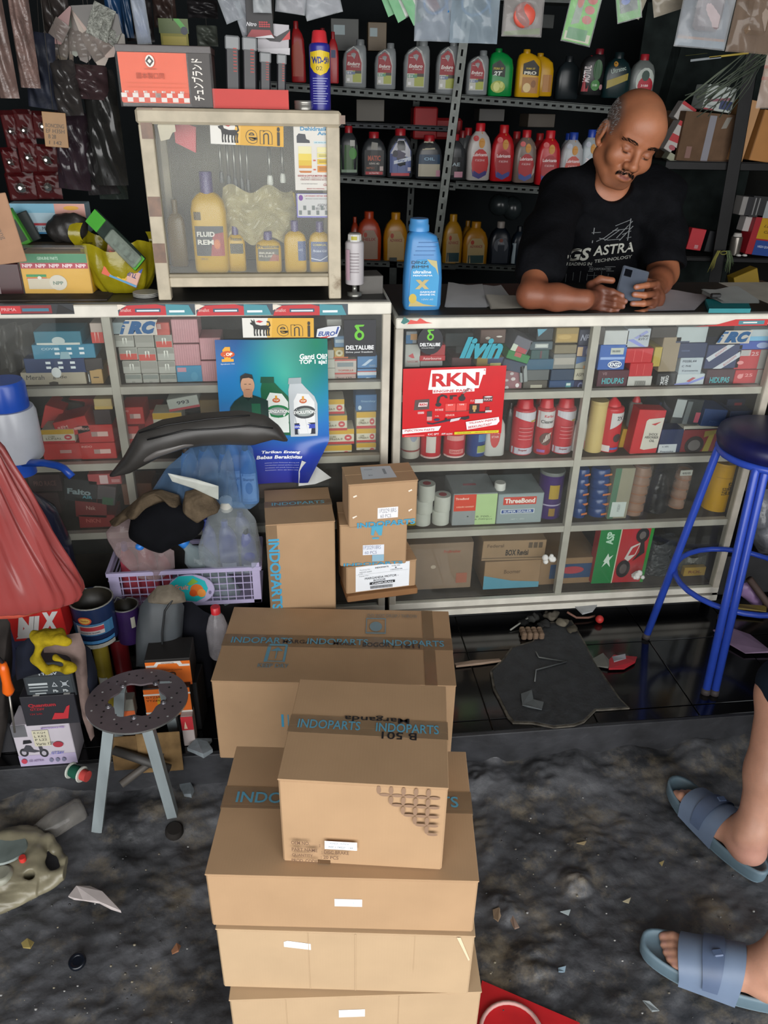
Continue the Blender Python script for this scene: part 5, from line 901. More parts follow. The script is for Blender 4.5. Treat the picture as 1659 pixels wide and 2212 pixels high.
for b,c,l,f,k in(((1410,872,1462,930),'#18274a','navy carton standing tilted behind the red oil carton',[('e',.2,.75,.12,.07,'#b8303a')],dict(roll=.15,Y=.13)),((1424,928,1472,990),'#15264f','navy carton with a white printed label at its foot',[('r',.0,.04,.8,.5,'#c2c8cc'),('t',.3,.42,.3,.06,'A 1.40VL','#3a4250'),('t',.4,.25,.6,.05,'Pramuka','#3a4250'),('r',.55,.05,.95,.12,'#a8b0b4')],dict(D=.06)),
((1453,862,1512,916),'#23282a','dark blister pack with a pale label, tilted',[('r',.0,.25,.36,.95,'#9aa0a0'),('r',.42,.0,.6,.9,'#5a6062'),('r',.82,.1,1,.5,'#a84a5a')],dict(roll=.1,name='blister_pack')),((1516,885,1566,922),'#17386a','small navy carton above the red bag',[('t',.5,.3,.4,.14,'JVC','#3a5a8a')],dict(roll=.1)),((1567,888,1640,992),'#12284e','large navy carton with a red badge beside the stool seat',[('r',.1,.75,.5,.84,'#c2303a'),('t',.3,.795,.3,.05,'ASPIRA','#e0b0b0',.02),('t',.35,.65,.5,.05,'SPAREPART','#5a7a9a'),('t',.35,.55,.5,.05,'MOTOR','#4a6a8a'),('e',.3,.12,.25,.07,'#a88a5a')],{}),
((1472,925,1565,990),'#7a1c22','red bag of black and yellow parts',[('e',.3,.45,.22,.3,'#241a1a'),('e',.3,.45,.14,.18,'#6a6462'),('p',[(.5,.2),(.62,.9),(.72,.85),(.64,.1)],'#9a8a2c'),('p',[(.48,.7),(.8,.85),(.8,.95),(.48,.9)],'#8a7a2c'),('p',[(.75,0),(.98,.3),(.98,1),(.8,.8)],'#1c1c24')],dict(name='parts_bag',cat='bag')),((1478,920,1552,929),'#b5b1a4','flat cream carton edge on top of the red bag',None,{}),((1570,862,1650,886),'#101c36','dark navy boxes high at the right end',[('r',.2,.3,.4,.7,'#7a1c2c')],dict(Y=.1))):bx(b,c,l,f,group=GC,**k)
GT='masking tape rolls stacked in two columns';zt=shR[2]+.001
for x0,y0,x1,y1,l in((906,1052,943,1086,'topmost tape roll of the left column'),(900,1086,938,1113,'middle tape roll of the left column'),(897,1113,933,1143,'lowest tape roll of the left column'),(941,1076,977,1108,'upper tape roll of the right column'),(936,1108,974,1139,'lower tape roll of the right column')):
 X,Z,W,H=fit(x0,y0,x1,y1,.05);t=thing('tape_roll',l+' of white masking tape','tape',(X,.05+W/2,Z),0,GT)
 m=MB();m.loft([(0,W*.49,W*.49),(.001,W/2,W/2),(H*.5,W/2,W/2),(H-.001,W/2,W/2),(H,W*.49,W*.49)],M('#bebfb6',r=.6),24);part('roll',m,t)
 m=MB();m.loft([(H+.0002,W*.24,W*.24),(H+.0006,W*.24,W*.24)],M('#a82c38',r=.6),18);part('core_label',m,t,'red core label')
bx((978,1066,1072,1139),'#8b9092','grey sealant carton with an orange label and a green note',[('r',.02,.5,.52,.98,'#cc3a20'),('t',.2,.86,.3,.06,'ThreeBond','#f0d0c0'),('t',.28,.62,.4,.05,'LIQUID GASKET','#f0b8a0'),('r',.52,.0,1,.98,'#a9c48c'),('t',.72,.32,.36,.06,'8.700,-','#4a5a3a',.0),('t',.72,.24,.4,.06,'6.700/pcs','#4a5a3a',.0),('e',.35,.34,.02,.02,'#44484a')],D=.14,top=[('r',.3,.4,.6,.5,'#a8505a')],group='sealant cartons')
bx((1074,1066,1172,1134),'#7f8a8c','silver sealant carton with white lettering on a red bar',[('r',.02,.02,.98,.98,'#8d9a9c'),('r',.12,.66,.84,.9,'#c23a2a'),('t',.48,.78,.66,.15,'ThreeBond','#e9dcd4',.04),('r',.08,.38,.82,.52,'#c9d0d4'),('r',.1,.40,.8,.50,'#23468a'),('t',.45,.45,.62,.07,'SUPER SEALER','#cdd6e2',.02),('t',.47,.2,.3,.06,'NET 1 : 200g','#b4bec0')],D=.14,group='sealant cartons')
X,Z,W,H=fit(1071,1047,1095,1066,.07);m=MB();m.lathe([(W/2,0),(W/2,H*.9),(W*.45,H)],M('#c9c8c2'),16,(0,W/2,0));single('screw_stopper',m,'white screw lid sitting on the sealant cartons','lid',(X,.07,Z))
vessel('metal_tin','purple tin with a wide grey lid on the third right shelf','tin',(1170,1024,1222,1132),.06,'tin','#3a2060','#6f7472',[('r',.3,.45,.7,.75,'#a88a2a'),('r',.02,.30,.98,.33,'#a8a0b8'),('r',.35,.08,.6,.25,'#8a6a2a')],Z=zt)
vessel('yellow_bottle','small yellow bottle beside the small carton stack','bottle',(880,1096,899,1146),.06,'canister','#a8962a','#8a7a1c',[('r',.2,.3,.8,.5,'#3a3a3a')])
for x0,x1,n,l in((1240,1270,5,'left'),(1277,1318,5,'right')):
 for k in range(n):
  y1=1121-k*21;y0=y1-20;X,Z,W,H=fit(x0+k*2,y0,x1+k*2,y1,.06);m=MB();m.lathe([(W*.46,0),(W/2,H*.15),(W/2,H*.8),(W*.42,H)],M('#1f3f78',r=.25,var=.3),18,(0,W/2,0));t=thing('oil_filter','%s blue oil filter in the %s stack'%(['lowest','second','third','fourth','topmost'][k],l),'filter',(X,.06,Z),0,'blue oil filters in two stacks');part('body',m,t)
  decor(t,W,H,[('p',[(.5+.2*(k%2),.4),(.9,.5),(.9,.7),(.5,.6)],'#b86a3a')],T=Matrix.Translation((-W/2,-.001,0)))
bx((1320,1012,1362,1120),'#8f8a76','tall grey green carton with a white label low down',[('r',0,0,.3,1,'#4a7058'),('r',.12,.04,.86,.34,'#c0c8c4'),('t',.5,.22,.4,.05,'P1002AV','#5a6468',0,0,1.57)],roll=.02)
for x0,x1,n,yb,l,st in((1361,1400,6,1126,'tall',18.5),(1459,1488,4,1100,'short',20)):
 X,Z,W,H=fit(x0,yb-n*st,x1+5,yb,.055);t=thing('ring_stack','%s stack of orange edged rings in a clear sleeve'%l,'rings',(X,.055,Z),(0,.04,0))
 for k in range(n):
  z=H/n*k;m=MB();m.lathe([(W*.40,z),(W*.46,z+.004),(W*.46,z+H/n*.5),(W*.38,z+H/n*.6),(W*.38,z+H/n*.95)],M('#b0876a',r=.5),18,(0,W/2,0));m.lathe([(W*.47,z),(W*.48,z+.002),(W*.47,z+.004)],M('#b9702c',r=.4),18,(0,W/2,0));part('ring',m,t)
 m=MB();m.lathe([(W*.5,0),(W*.5,H),(W*.45,H*1.04)],M('#b8a8a0',r=.1,alpha=.18),20,(0,W/2,0),cap=False);part('sleeve',m,t)
bx((1470,1016,1496,1028),'#b9b9b0','white tag above the short ring stack',[('t',.5,.5,.7,.4,'4AHIS','#5a5a58')],D=.003,name='paper_tag',cat='tag')
mb=MB();X,Z,W,H=fit(1406,1030,1456,1110,.06);mb.grid(lambda u,v:((W/2)*(math.cos(u*6.283)*(1-.5*v**3)),.03+.03*math.sin(u*6.283)*(1-.4*v),v*H*(1+.05*math.sin(u*20))),20,10,M('#151417',r=.2,kind='',var=.5,bump=.3),wrap=True);single('plastic_bag',mb,'black plastic bag knotted with red string between the ring stacks','bag',(X,.06,Z))
vessel('bottle','bright yellow cylindrical bottle lying upright near the right counter end','bottle',(1541,1006,1597,1116),.06,'tin','#d09c0a','#c8960a',[('t',.62,.5,.5,.20,'Energy','#3a2c10',.02,0,-1.57),('t',.45,.45,.3,.12,'extra','#4a3a14',.0,0,-1.57),('r',.02,.72,.98,.73,'#a87a0a')],tilt=0,Z=zt)
GB='cartons on the bottom of the right counter';CK=M('#7d6450',r=.85,var=.15)
bx((880,1174,1020,1272),CK if False else '#86705c','large brown carton with faint red print at the bottom left',[('t',.68,.82,.26,.06,'ProBrother','#a04a3a',.02),('r',.76,.12,.93,.34,'#a0604c'),('e',.4,.5,.04,.04,'#b8a894')],D=.25,group=GB)
bx((1042,1168,1178,1210),'#967a5c','brown carton with black handwriting lying on another',[('t',.55,.4,.36,.3,'BOX Revisi','#2a2420',.03),('t',.2,.76,.26,.16,'Federal','#6a5440'),('r',.72,.62,.78,.9,'#5a4a3a'),('r',.80,.62,.86,.9,'#5a4a3a'),('r',.88,.62,.94,.9,'#5a4a3a'),('r',.0,.12,1,.15,'#5a4836')],D=.22,roll=.02,group=GB)
bx((1046,1212,1166,1270),'#98795a','brown carton with a light blue wave under the handwritten one',[('p',[(0,0),(1,0),(1,.2),(.5,.28),(0,.5)],'#5a96ac'),('t',.5,.62,.3,.14,'Boomer','#6a523c')],D=.22,group=GB)
bx((1165,1206,1290,1266),'#8e7052','tan carton with a dark blue panel behind the inner post',[('r',.18,.3,.9,.8,'#24446a'),('e',.56,.58,.2,.13,'#a83a44')],D=.2,group=GB,Y=.07)
bx((1287,1140,1400,1258),'#b3232c','green and red part package with a motorbike picture',[('r',0,0,.38,1,'#0a7a3c'),('r',.38,0,.4,1,'#c9c8b0'),('r',.94,0,1,1,'#1f8a2c'),('t',.2,.82,.26,.12,'ASP','#b9dcc4',.04,0,1.57),('p',[(.15,.40),(.22,.55),(.25,.48),(.32,.52),(.26,.42),(.30,.3),(.22,.38),(.14,.3),(.18,.4)],'#d4e4d8'),
('e',.56,.26,.13,.16,'#1c1718'),('e',.56,.26,.07,.09,'#5a5250'),('e',.80,.86,.12,.13,'#1c1718'),('e',.80,.86,.06,.07,'#6a6260'),('p',[(.54,.45),(.62,.66),(.80,.74),(.74,.52),(.62,.40)],'#cfc4c0'),('p',[(.60,.50),(.66,.64),(.78,.70),(.72,.52)],'#b3232c'),('p',[(.70,.40),(.9,.55),(.84,.82),(.78,.78),(.80,.56)],'#201a1c'),('p',[(.74,.16),(.82,.22),(.92,.22),(.84,.08),(.76,.1)],'#c9bfbc')],D=.04,roll=.02)
for(x0,y0,x1,y1),l,c in(((1395,1180,1480,1256),'glossy dark plastic bag at the bottom beside the motorbike package','#1c2328'),((1470,1210,1560,1254),'clear plastic bag of small yellow parts at the bottom right','#5a5a54')):
 X,Z,W,H=fit(x0,y0,x1,y1,.08);mb=MB();mb.grid(lambda u,v:((W/2)*math.cos(u*6.283)*(1-v*.35+.04*math.sin(u*31)),.05+.05*math.sin(u*6.283)*(1-v*.4),v*H*(1+.08*math.sin(u*17))),26,9,M(c,r=.14,var=.5,bump=.6,scale=25),wrap=True);mb.add([(W/2*math.cos(k*.7854)*.66,.05+.03*math.sin(k*.7854),H)for k in range(8)],[tuple(range(8))],M(c,r=.14,var=.5,bump=.6,scale=25));single('plastic_bag',mb,l,'bag',(X,.08,Z))
bx((1478,1226,1524,1244),'#a8862c','small yellow packet inside the clear bag',[('t',.5,.5,.6,.3,'ROL','#7a3a1c')],D=.02,Y=.07,name='packet',cat='packet')
for px,py in((1184,1204),(1378,1240)):
 p=onY(px,py,.0);mb=MB()
 for k in range(7):mb.ball((R.uniform(-.014,.014),R.uniform(-.004,.002),R.uniform(-.01,.012)),R.uniform(.006,.011),M('#cfcfca',r=.9),8)
 single('tissue_wad',mb,['white crumpled tissue stuck on the glass beside the boxes','white crumpled tissue stuck over the motorbike package'][px>1300],'tissue',(p.x,-.008,p.z))['kind']='stuff'
# ================================================================ SHOWCASE on the left counter
YS=onZ(540,648,ZTL+.003).y;XA=onY(343,648,YS).x;XB=onY(737,646,YS).x;ZB_=ZTL+.004;ZT_=onY(520,236,YS).z
SCX=(XA+XB)/2;SW=XB-XA;SH=ZT_-ZB_;SD=.24
CREAM=M('#b9ae98',r=.55,var=.18,scale=20,kind='worn',bump=.05)
sc_=thing('glass_showcase','small cream framed glass showcase standing on the left counter','showcase',(SCX,YS,ZB_));w=SW/2
for x in(-w,w-.032):
 for y in(0,SD-.03):
  m=MB();m.box(x,x+.032,y,y+.03,0,SH-.034,CREAM,.002);part('post',m,sc_)
m=MB();m.box(-w-.004,w+.004,-.004,SD+.004,SH-.034,SH,CREAM,.006);part('top',m,sc_)
m=MB();m.box(-w+.032,w-.032,.002,.026,.032,.056,CREAM,.002);m.box(-w+.032,w-.032,.004,.024,.056,.064,M('#8f8672',r=.6),.001);part('bottom_rail',m,sc_)
m=MB();m.box(-w+.01,w-.01,.02,SD-.005,.05,.058,M('#8f8878',r=.7));part('floor_board',m,sc_)
m=MB();m.box(-w+.032,w-.032,SD-.01,SD-.006,.06,SH-.034,M('#6f6a5e',r=.6,var=.35,scale=5));part('back_panel',m,sc_)
m=MB();m.box(-w+.032,w-.032,.012,.015,.064,SH-.034,glass_mat(.015));part('glass',m,sc_)
m=MB();m.box(-w+.012,-w+.015,.03,SD-.03,.06,SH-.034,glass_mat(.015));part('side_glass',m,sc_);m=MB();m.box(w-.015,w-.012,.03,SD-.03,.06,SH-.034,glass_mat(.015));part('side_glass',m,sc_)
TB=M('#6b4a32',r=.3,var=.35,scale=40)
def tp(x0,y0,x1,y1,Y=YS-.0006):
 X,Z,W,H=fit(x0,y0,x1,y1,Y);m=MB();m.box(X-W/2-SCX,X+W/2-SCX,-.0012,-.0002,Z-ZB_,Z+H-ZB_,TB);part('brown_tape',m,sc_)
for q in((300,233,330,262),(305,262,330,300),(321,425,348,468),(332,526,358,568)):tp(*q)
tp(706,249,746,268,YS-.004)
YC=YS+.0105
def incase(lab,b,items,name='paper_notice',cat='notice',Y=None,rz=0):return onglass(name,lab,b,items,cat,Y=YC if Y is None else Y,roll=rz)
eni('yellow and white banner sticker with a six-legged dog on the small showcase',(454,263,612,314),Y=YC,roll=.03)
incase('white dehydration notice taped inside the showcase glass',(636,268,724,411),[('r',0,0,1,1,'#cfccc4'),('t',.56,.93,.8,.06,'Dehidrasikah','#3f86ac',.04),('t',.78,.865,.42,.055,'Anda?','#3f86ac',.04),('p',[(.07,.72),(.07,.82),(.12,.86),(.28,.85),(.30,.78),(.38,.76),(.39,.72)],'#34373e'),('r',.48,.71,.95,.75,'#b9cdd2'),('t',.7,.73,.4,.018,'cek warna urin anda','#4a8298'),
('r',.10,.50,.42,.67,'#d8d2a4'),('r',.10,.44,.42,.56,'#d9c24c'),('r',.10,.38,.42,.46,'#cfae2c'),('r',.10,.34,.42,.38,'#c98a2c'),('p',[(.10,.30),(.42,.30),(.40,.27),(.14,.27)],'#b86a24'),('r',.56,.58,.94,.66,'#d9d29c'),('r',.56,.50,.94,.57,'#d6cc7a'),('r',.56,.40,.94,.48,'#cfb02c'),('r',.56,.28,.94,.38,'#c8802a'),('r',.46,.45,.52,.47,'#c0503c'),('r',.46,.31,.52,.33,'#c0503c')]+[('r',.60,y,.90,y+.006,'#5a4a2a')for y in(.52,.54,.43,.45,.31,.33,.35)]+
[('t',.5,.225,.86,.028,'GOOD & CATTUR MOTOR CIBINONG','#a8383c',.02),('t',.5,.19,.7,.016,'JL. MAYOR OKING JAYA ATMAJA','#8a4a4a'),('t',.5,.165,.74,.016,'CIRIUNG CIBINONG BOGOR','#8a4a4a'),('t',.35,.1,.4,.014,'Informasi lebih lanjut hubungi','#5a5a5a'),('t',.8,.09,.2,.04,'Good','#a84a4c',0,.4),('t',.5,.025,.44,.016,'SEHAT ITU PENTING','#a8383c')])
incase('small grey price card below the dehydration notice',(641,418,719,470),[('r',0,0,1,1,'#7a78b0'),('r',.03,.06,.97,.98,'#b9bab8'),('e',.12,.82,.06,.12,'#6a3a8a'),('t',.58,.9,.7,.06,'LAYANAN CETAK SERVIS','#a83a48'),('t',.55,.78,.6,.04,'Melayani segala kebutuhan','#5a5a60'),('t',.72,.52,.3,.12,'ASIONG','#4a4a52',.0),('t',.72,.38,.4,.10,'0853 8968 7184','#4a4a52',.0)]+[('r',.06+.12*i,.12+.2*(i%2),.14+.12*i,.3+.2*(i%2),'#6f7674')for i in range(7)])
mb=MB();X,Z,W,H=fit(341,258,380,305,YC);mb.prism([(-.4*W,0),(.1*W,.1*H),(.3*W,.4*H),(.5*W,.45*H),(.45*W,H),(-.3*W,.95*H),(-.5*W,.7*H)],0,.0003,M('#c2bdaa',r=.7));single('torn_sticker',mb,'torn white sticker remains at the top left of the showcase glass','sticker',(X,YC-.0006,Z))
YI=YS+.04;zf=ZB_+.059
def cb(b,lab,items,Y=YI,body='#b08a08',cap='#4a3f6a',style='canister',**k):vessel('yellow_bottle',lab,'bottle',b,Y,style,body,cap,items,group='yellow fluid bottles in the showcase',Z=zf,D=None,**k)
cb((412,372,489,600),'tall yellow brake fluid bottle with a dark label in the showcase',[('r',.1,.18,.9,.48,'#2a2a2e'),('p',[(.5,.18),(.9,.18),(.9,.42),(.6,.40)],'#8a2a2c'),('t',.4,.40,.5,.05,'FLUID','#c9c4bc',.03),('t',.38,.32,.45,.05,'REM','#c9c4bc',.03),('e',.7,.30,.09,.05,'#b8602a'),('r',.1,.54,.3,.62,'#4a3a1a'),('t',.3,.15,.2,.02,'1000 ml','#4a3a1a')],capw=.18)
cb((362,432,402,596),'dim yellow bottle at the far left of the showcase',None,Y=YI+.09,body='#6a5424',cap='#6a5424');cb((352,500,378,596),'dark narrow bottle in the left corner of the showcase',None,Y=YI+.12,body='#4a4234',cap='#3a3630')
cb((490,488,530,602),'small yellow bottle behind the clear bag, with a black label',[('r',.2,.4,.9,.62,'#3a3424'),('t',.55,.72,.6,.08,'Prestone','#3a3424')],Y=YI+.02);cb((552,502,608,602),'yellow bottle with dark shoulder lettering in the showcase middle',[('t',.5,.66,.84,.09,'Prestone','#3f3a20',.03),('r',.1,.30,.9,.6,'#4a463e'),('t',.45,.50,.6,.05,'BRAKE','#b8b0a0',.02),('t',.45,.42,.6,.05,'FLUID','#b8b0a0',.02),('p',[(.5,.3),(.9,.3),(.9,.44),(.7,.48)],'#8a4a3a')])
cb((614,478,662,602),'yellow bottle with a blue label edge, second from the right in the showcase',[('r',.62,.24,.98,.62,'#3a4a74'),('t',.75,.45,.2,.03,'DOT','#9aa4bc')]);cb((668,480,716,602),'yellow bottle with a blue label, rightmost in the showcase',[('r',.08,.22,.88,.62,'#44527a'),('t',.48,.56,.6,.04,'CHEMICAL','#b8a84a'),('t',.48,.44,.6,.05,'Brake Oil','#a8b0c4'),('p',[(.08,.3),(.5,.26),(.88,.36),(.88,.34),(.5,.24),(.08,.28)],'#b8bccc')])
for i,(x,y0,y1,wd)in enumerate(((476,300,395,9),(492,300,405,10),(506,302,412,10),(520,302,412,9),(534,305,415,8),(582,318,400,12),(610,318,395,11))):
 X,Z,W,H=fit(x-wd/2,y0,x+wd/2,y1,YI+.05);t=thing('hanging_tool','slim silver tool hanging %s in the showcase'%['first from the left','second','third','fourth','fifth','sixth, with a white wrap','last, with a white wrap'][i],'tool',(X,YI+.05,Z),(0,.0,0),'silver tools hanging in the showcase')
 m=MB();m.tube([(0,0,H),(0,0,H*.25)],W*.32,M('#8f8d86',r=.3,metal=.6),8);part('shaft',m,t);m=MB();m.loft([(0,W*.5,W*.3),(H*.06,W*.6,W*.3),(H*.22,W*.5,W*.3),(H*.28,W*.3,W*.3)],M('#4a4a48' if i<5 else '#c9c8c0',r=.4),10);part('head',m,t)
mb=MB();X,Z,W,H=fit(378,268,425,330,YI+.05);mb.prism([(-.5*W,.35*H),(.4*W,0),(.5*W,.9*H),(.1*W,H),(-.5*W,.95*H)],0,.02,M('#b8323c',r=.4));single('packet',mb,'red packet hanging at the upper left in the showcase','packet',(X,YI+.05,Z))
X,Z,W,H=fit(478,408,640,520,YI+.02);mb=MB()
from mathutils import noise as mn
mb.grid(lambda u,v:((u-.5)*W*(1-.2*abs(v-.6)),.03*math.sin(u*3.1)*-1+.018*mn.noise(Vector((u*7,v*7,2))),v*H+.01*math.sin(u*12)),26,20,M('#b5aa86',r=.12,alpha=.62,kind='film',scale=30),smooth=False);t=single('plastic_bag',mb,'crumpled clear and yellow plastic bag above the bottles in the showcase','bag',(X,YI+.045,Z))
bx((560,420,640,450),'#b59c2c','yellow pouch with a purple mark on top of the clear bag',[('r',.1,.2,.4,.8,'#4a4668'),('r',.6,.3,.9,.9,'#6a6480')],Y=YI+.05,D=.02,roll=-.1,name='pouch',cat='pouch')
YT=YS+.03;ztop=ZT_+.001
def ontop(b):X,Z,W,H=fit(*b,YT);return X,W,H+Z-ztop
X,Z,W,H=fit(258,104,408,228,YT);X2,_,W2,_=fit(258,104,458,228,YT);Hb=onY(330,100,YT).z-ztop
ob=thing('orange_parts_box','orange and black carton with a checkered foot on top of the showcase','box',(X2,YT,ztop));w2=W2/2
m=MB();m.box(-w2,w2,0,.12,0,Hb,M('#2c2826',r=.35,var=.1),.0015);part('body',m,ob);m=MB();m.box(-w2-.002,w2+.002,-.002,.122,Hb-.012,Hb+.003,M('#3a3130',r=.4),.001);part('lid',m,ob)
ck=[('r',i/12,.085+.075*j,(i+1)/12,.16+.075*j,'#dcd6d0' if(i+j)%2 else '#cf4a30')for i in range(12)for j in range(2)]
u=.74
decor(ob,W2,Hb,[('r',.01,.07,u,.90,'#e2531f')]+[('r',a*u,b,c*u,d,e)for _,a,b,c,d,e in ck]+[('t',(.09+.135*i)*u,.255,.06*u,.03,'E','#dcd6d0',.03)for i in range(7)]+[('e',.46*u+.01,.76,.065*u,.10,'#e8e2da'),('p',[(.47*u,.845),(.53*u,.76),(.47*u,.675),(.41*u,.76)],'#3a3430'),('p',[(.47*u,.80),(.50*u,.76),(.47*u,.72),(.44*u,.76)],'#e8e2da'),('t',.47*u,.635,.18*u,.02,'G-ITIGROUP','#9a5a3a'),('t',.46*u,.52,.40*u,.10,'國本製口同','#a03a18',.0),('r',.1*u,.40,.95*u,.404,'#c85a30'),('r',.1*u,.33,.95*u,.334,'#c85a30'),
('r',.76,.03,.99,.90,'#37312e'),('t',.845,.47,.62*Hb/W2*1.12,.20*W2/Hb*.62,'チュンブランド','#e6e0d8',.02,0,math.pi/2)],T=Matrix.Translation((-w2,0,0)))
m=MB();m.box(-w2-.003,w2+.003,-.0035,-.0028,-.0,Hb,M('#ffffff',r=.05,alpha=.025));part('plastic_wrap',m,ob)
X,W,H=ontop((460,193,624,236));tr=thing('red_tray','bright red card tray holding black cutter knives on the showcase','tray',(X,YT,ztop));RM=M('#c22a20',r=.5,var=.05);w3=W/2
for a in((-w3,w3,0,.002,0,H),(-w3,w3,.048,.05,0,H),(-w3,-w3+.002,.002,.048,0,H),(w3-.002,w3,.002,.048,0,H),(-w3,w3,.002,.048,0,.002)):m=MB();m.box(*a,RM);part('panel',m,tr)
for i,(x0,y0,x1)in enumerate(((482,76,515),(519,79,552),(557,112,583),(594,116,616))):
 X,Z,W,H=fit(x0,y0,x1,205,YT+.02);t=thing('cutter_knife','black cutter knife standing in the red tray, %s from the left'%['first','second','third','fourth'][i],'knife',(X,YT+.02,ztop+.004),(0,.05,0),'cutter knives in the red tray');H+=Z-ztop-.004
 m=MB();m.box(-W*.44,W*.44,0,.014,.02*H,H*.96,M('#26262a',r=.4),.003);part('handle',m,t);m=MB();m.box(-W*.48,W*.48,-.001,.015,H*.80,H,M('#7f8284',r=.4),.003);part('end_cap',m,t)
 m=MB();m.box(-W*.16,W*.16,.004,.007,0,H*.16,M('#b9b9b5',r=.2,metal=.8));part('blade_tip',m,t)
 m=MB()
 for k in range(8):m.box(W*.05,W*.28,-.0012,.0,H*(.5+.045*k),H*(.515+.045*k),M('#a83a34',r=.5))
 part('grip_ribs',m,t)['kind']='stuff'
vessel('spray_can','blue lubricant spray can with yellow shield and red cap on the showcase','can',(669,64,715,238),YT,'can','#2a2a86','#c22c34',[('p',[(.05,.55),(.05,.73),(.5,.755),(.95,.73),(.95,.55),(.8,.48),(.5,.44),(.2,.48)],'#d6b81e'),('t',.5,.63,.80,.09,'WD-40','#23307c',.05),('t',.45,.53,.3,.05,'02','#4a4420',.0)]+[('r',.14,.40-.032*k,.14+(.7-.06*(k%3)),.408-.032*k,'#aab0d8')for k in range(11)],Z=ztop)
m=MB();X,Z,W,H=fit(636,218,681,238,YT+.01);m.lathe([(W*.5,0),(W*.5,H*.5),(W*.48,H*.55),(W*.5,H*.6),(W*.5,H*.95),(W*.47,H)],M('#9c9a94',r=.3,metal=.6),24,(0,W/2,0));single('metal_tin',m,'small round silver tin beside the blue spray can','tin',(X,YT+.01,ztop))
vessel('spray_can','capless white spray can with small print beside the showcase','can',(747,506,788,620),YS+.02,'can','#b3aeb0','#8d8c88',[('r',.05,.85,.95,.98,'#c9c9c4'),('r',.3,.88,.6,.95,'#a8a02c')]+[('r',.1,.62-.06*k,.7,.628-.06*k,'#6a5a60')for k in range(7)]+[('r',.0,.1,.2,.7,'#b89aa8')],Z=ZTL+.004+.03,capw=.1)
p=onZ(766,640,ZTL+.003);m=MB();m.loft([(0,.020,.020),(.008,.020,.020),(.009,.007,.007),(.03,.006,.006),(.034,.018,.018)],M('#8c8c86',r=.3,metal=.7),14);single('metal_valve',m,'small metal spindle under the white spray can','valve',(fit(747,506,788,620,YS+.02)[0],YS+.045,ZTL+.003))
cart((776,596,828,644),'dull grey plastic junction box beside the showcase post',M('#55524e',r=.6),.08,.1,Y=YS+.06,name='junction_box')
Yb=onZ(915,671,ZTR+.003).y
X,Z,W,H=fit(875,475,960,671,Yb);bt=thing('oil_bottle','large light blue engine oil bottle standing on the right counter','bottle',(X,Yb,ZTR+.0035));H+=Z-ZTR-.0035;Dp=W*.6
BB=M('#3f83bd',r=.32,var=.05)
secs=[(0,W*.46,Dp*.46,0,Dp/2),(.012,W*.49,Dp*.5,0,Dp/2),(H*.35,W*.49,Dp*.5,0,Dp/2),(H*.60,W*.45,Dp*.5,-.01*W,Dp/2),(H*.74,W*.40,Dp*.48,-.03*W,Dp/2),(H*.82,W*.36,Dp*.44,-.05*W,Dp/2),(H*.86,W*.22,Dp*.36,-.12*W,Dp/2),(H*.875,W*.20,Dp*.33,-.13*W,Dp/2,2)]
m=MB();m.loft(secs,BB,28,4);part('body',m,bt);m=MB();cx=-.13*W
m.loft([(H*.87,W*.26,W*.26,cx,Dp/2),(H*.93,W*.255,W*.255,cx,Dp/2),(H*.94,W*.235,W*.235,cx,Dp/2),(H*.985,W*.235,W*.235,cx,Dp/2),(H,W*.22,W*.22,cx,Dp/2)],M('#4a8fca',r=.3),20);part('cap',m,bt)
m=MB()
for k in range(4):m.box(-W*.28+.004*k,W*(.22+.03*k),-.0012,.003,H*(.62+.045*k),H*(.628+.045*k),M('#2f6ea8',r=.4),T=None)
part('grooves',m,bt)['kind']='stuff'
decor(bt,W,H,[('p',[(.12,.05),(.86,.05),(.88,.38),(.80,.56),(.60,.58),(.30,.57),(.16,.45)],'#2f93c8'),('p',[(.55,.58),(.80,.56),(.86,.40),(.78,.48),(.66,.52)],'#b9ad78'),('p',[(.12,.05),(.86,.05),(.5,.075),(.2,.14)],'#b8a86a'),('e',.22,.14,.10,.055,'#c2a83c'),('t',.44,.44,.46,.035,'ultraline','#d9e6f0',.03),('t',.46,.40,.5,.018,'PERFORMA','#dfeaf2',.03),('t',.45,.30,.36,.105,'X','#b9a870',.09),('t',.60,.215,.4,.02,'GASOLINE','#dfeaf2',.03),('t',.60,.185,.4,.02,'ENGINE OIL','#dfeaf2',.03),('t',.6,.13,.3,.02,'10W-40','#9fc8e0'),('t',.36,.545,.4,.032,'DINZ','#20303c',.0),('t',.38,.497,.42,.03,'BIMM','#20303c',.0)],T=Matrix.Translation((-W/2,-.0006,0)),pname='label')
def sheet(pts,lab,col='#d4d4d6',n=5,z=ZTR+.0035,name='paper_sheets',th=.0012,cat='paper',curl=.006,group=None):
 P=[onZ(x,y,z)for x,y in pts];o=sum(P,Vector())/len(P);t=thing(name,lab,cat,o)
 for k in range(n):
  m=MB();q=P if k==0 else[p+Vector((R.uniform(-.004,.004),R.uniform(-.003,.003),0))for p in P];mt=M(col,r=.7,var=.05)
  a,b,c,d=[p-o for p in q]
  def fn(u,v,a=a,b=b,c=c,d=d,k=k):
   p=(a*(1-u)+b*u)*(1-v)+(d*(1-u)+c*u)*v;return(p.x,p.y,k*th+curl*(math.sin(u*3.0+k*.3)**2)*(v))
  m.grid(fn,8,8,mt);part('sheet',m,t)
 return t
sheet([(963,664),(1052,664),(1040,622),(968,618)],'open white notebook pages right of the blue bottle, left page',n=6,name='notebook');sheet([(1046,664),(1110,652),(1082,620),(1022,622)],'white lined pages of the open notebook, right part',n=4);sheet([(1060,668),(1165,664),(1150,644),(1050,650)],'crumpled stack of receipts in front of the man forearm','#b5b0a6',6,curl=.012);sheet([(1100,660),(1200,668),(1180,648),(1120,640)],'loose paper slips with brown edges by the man elbow','#b0a890',4,curl=.008)
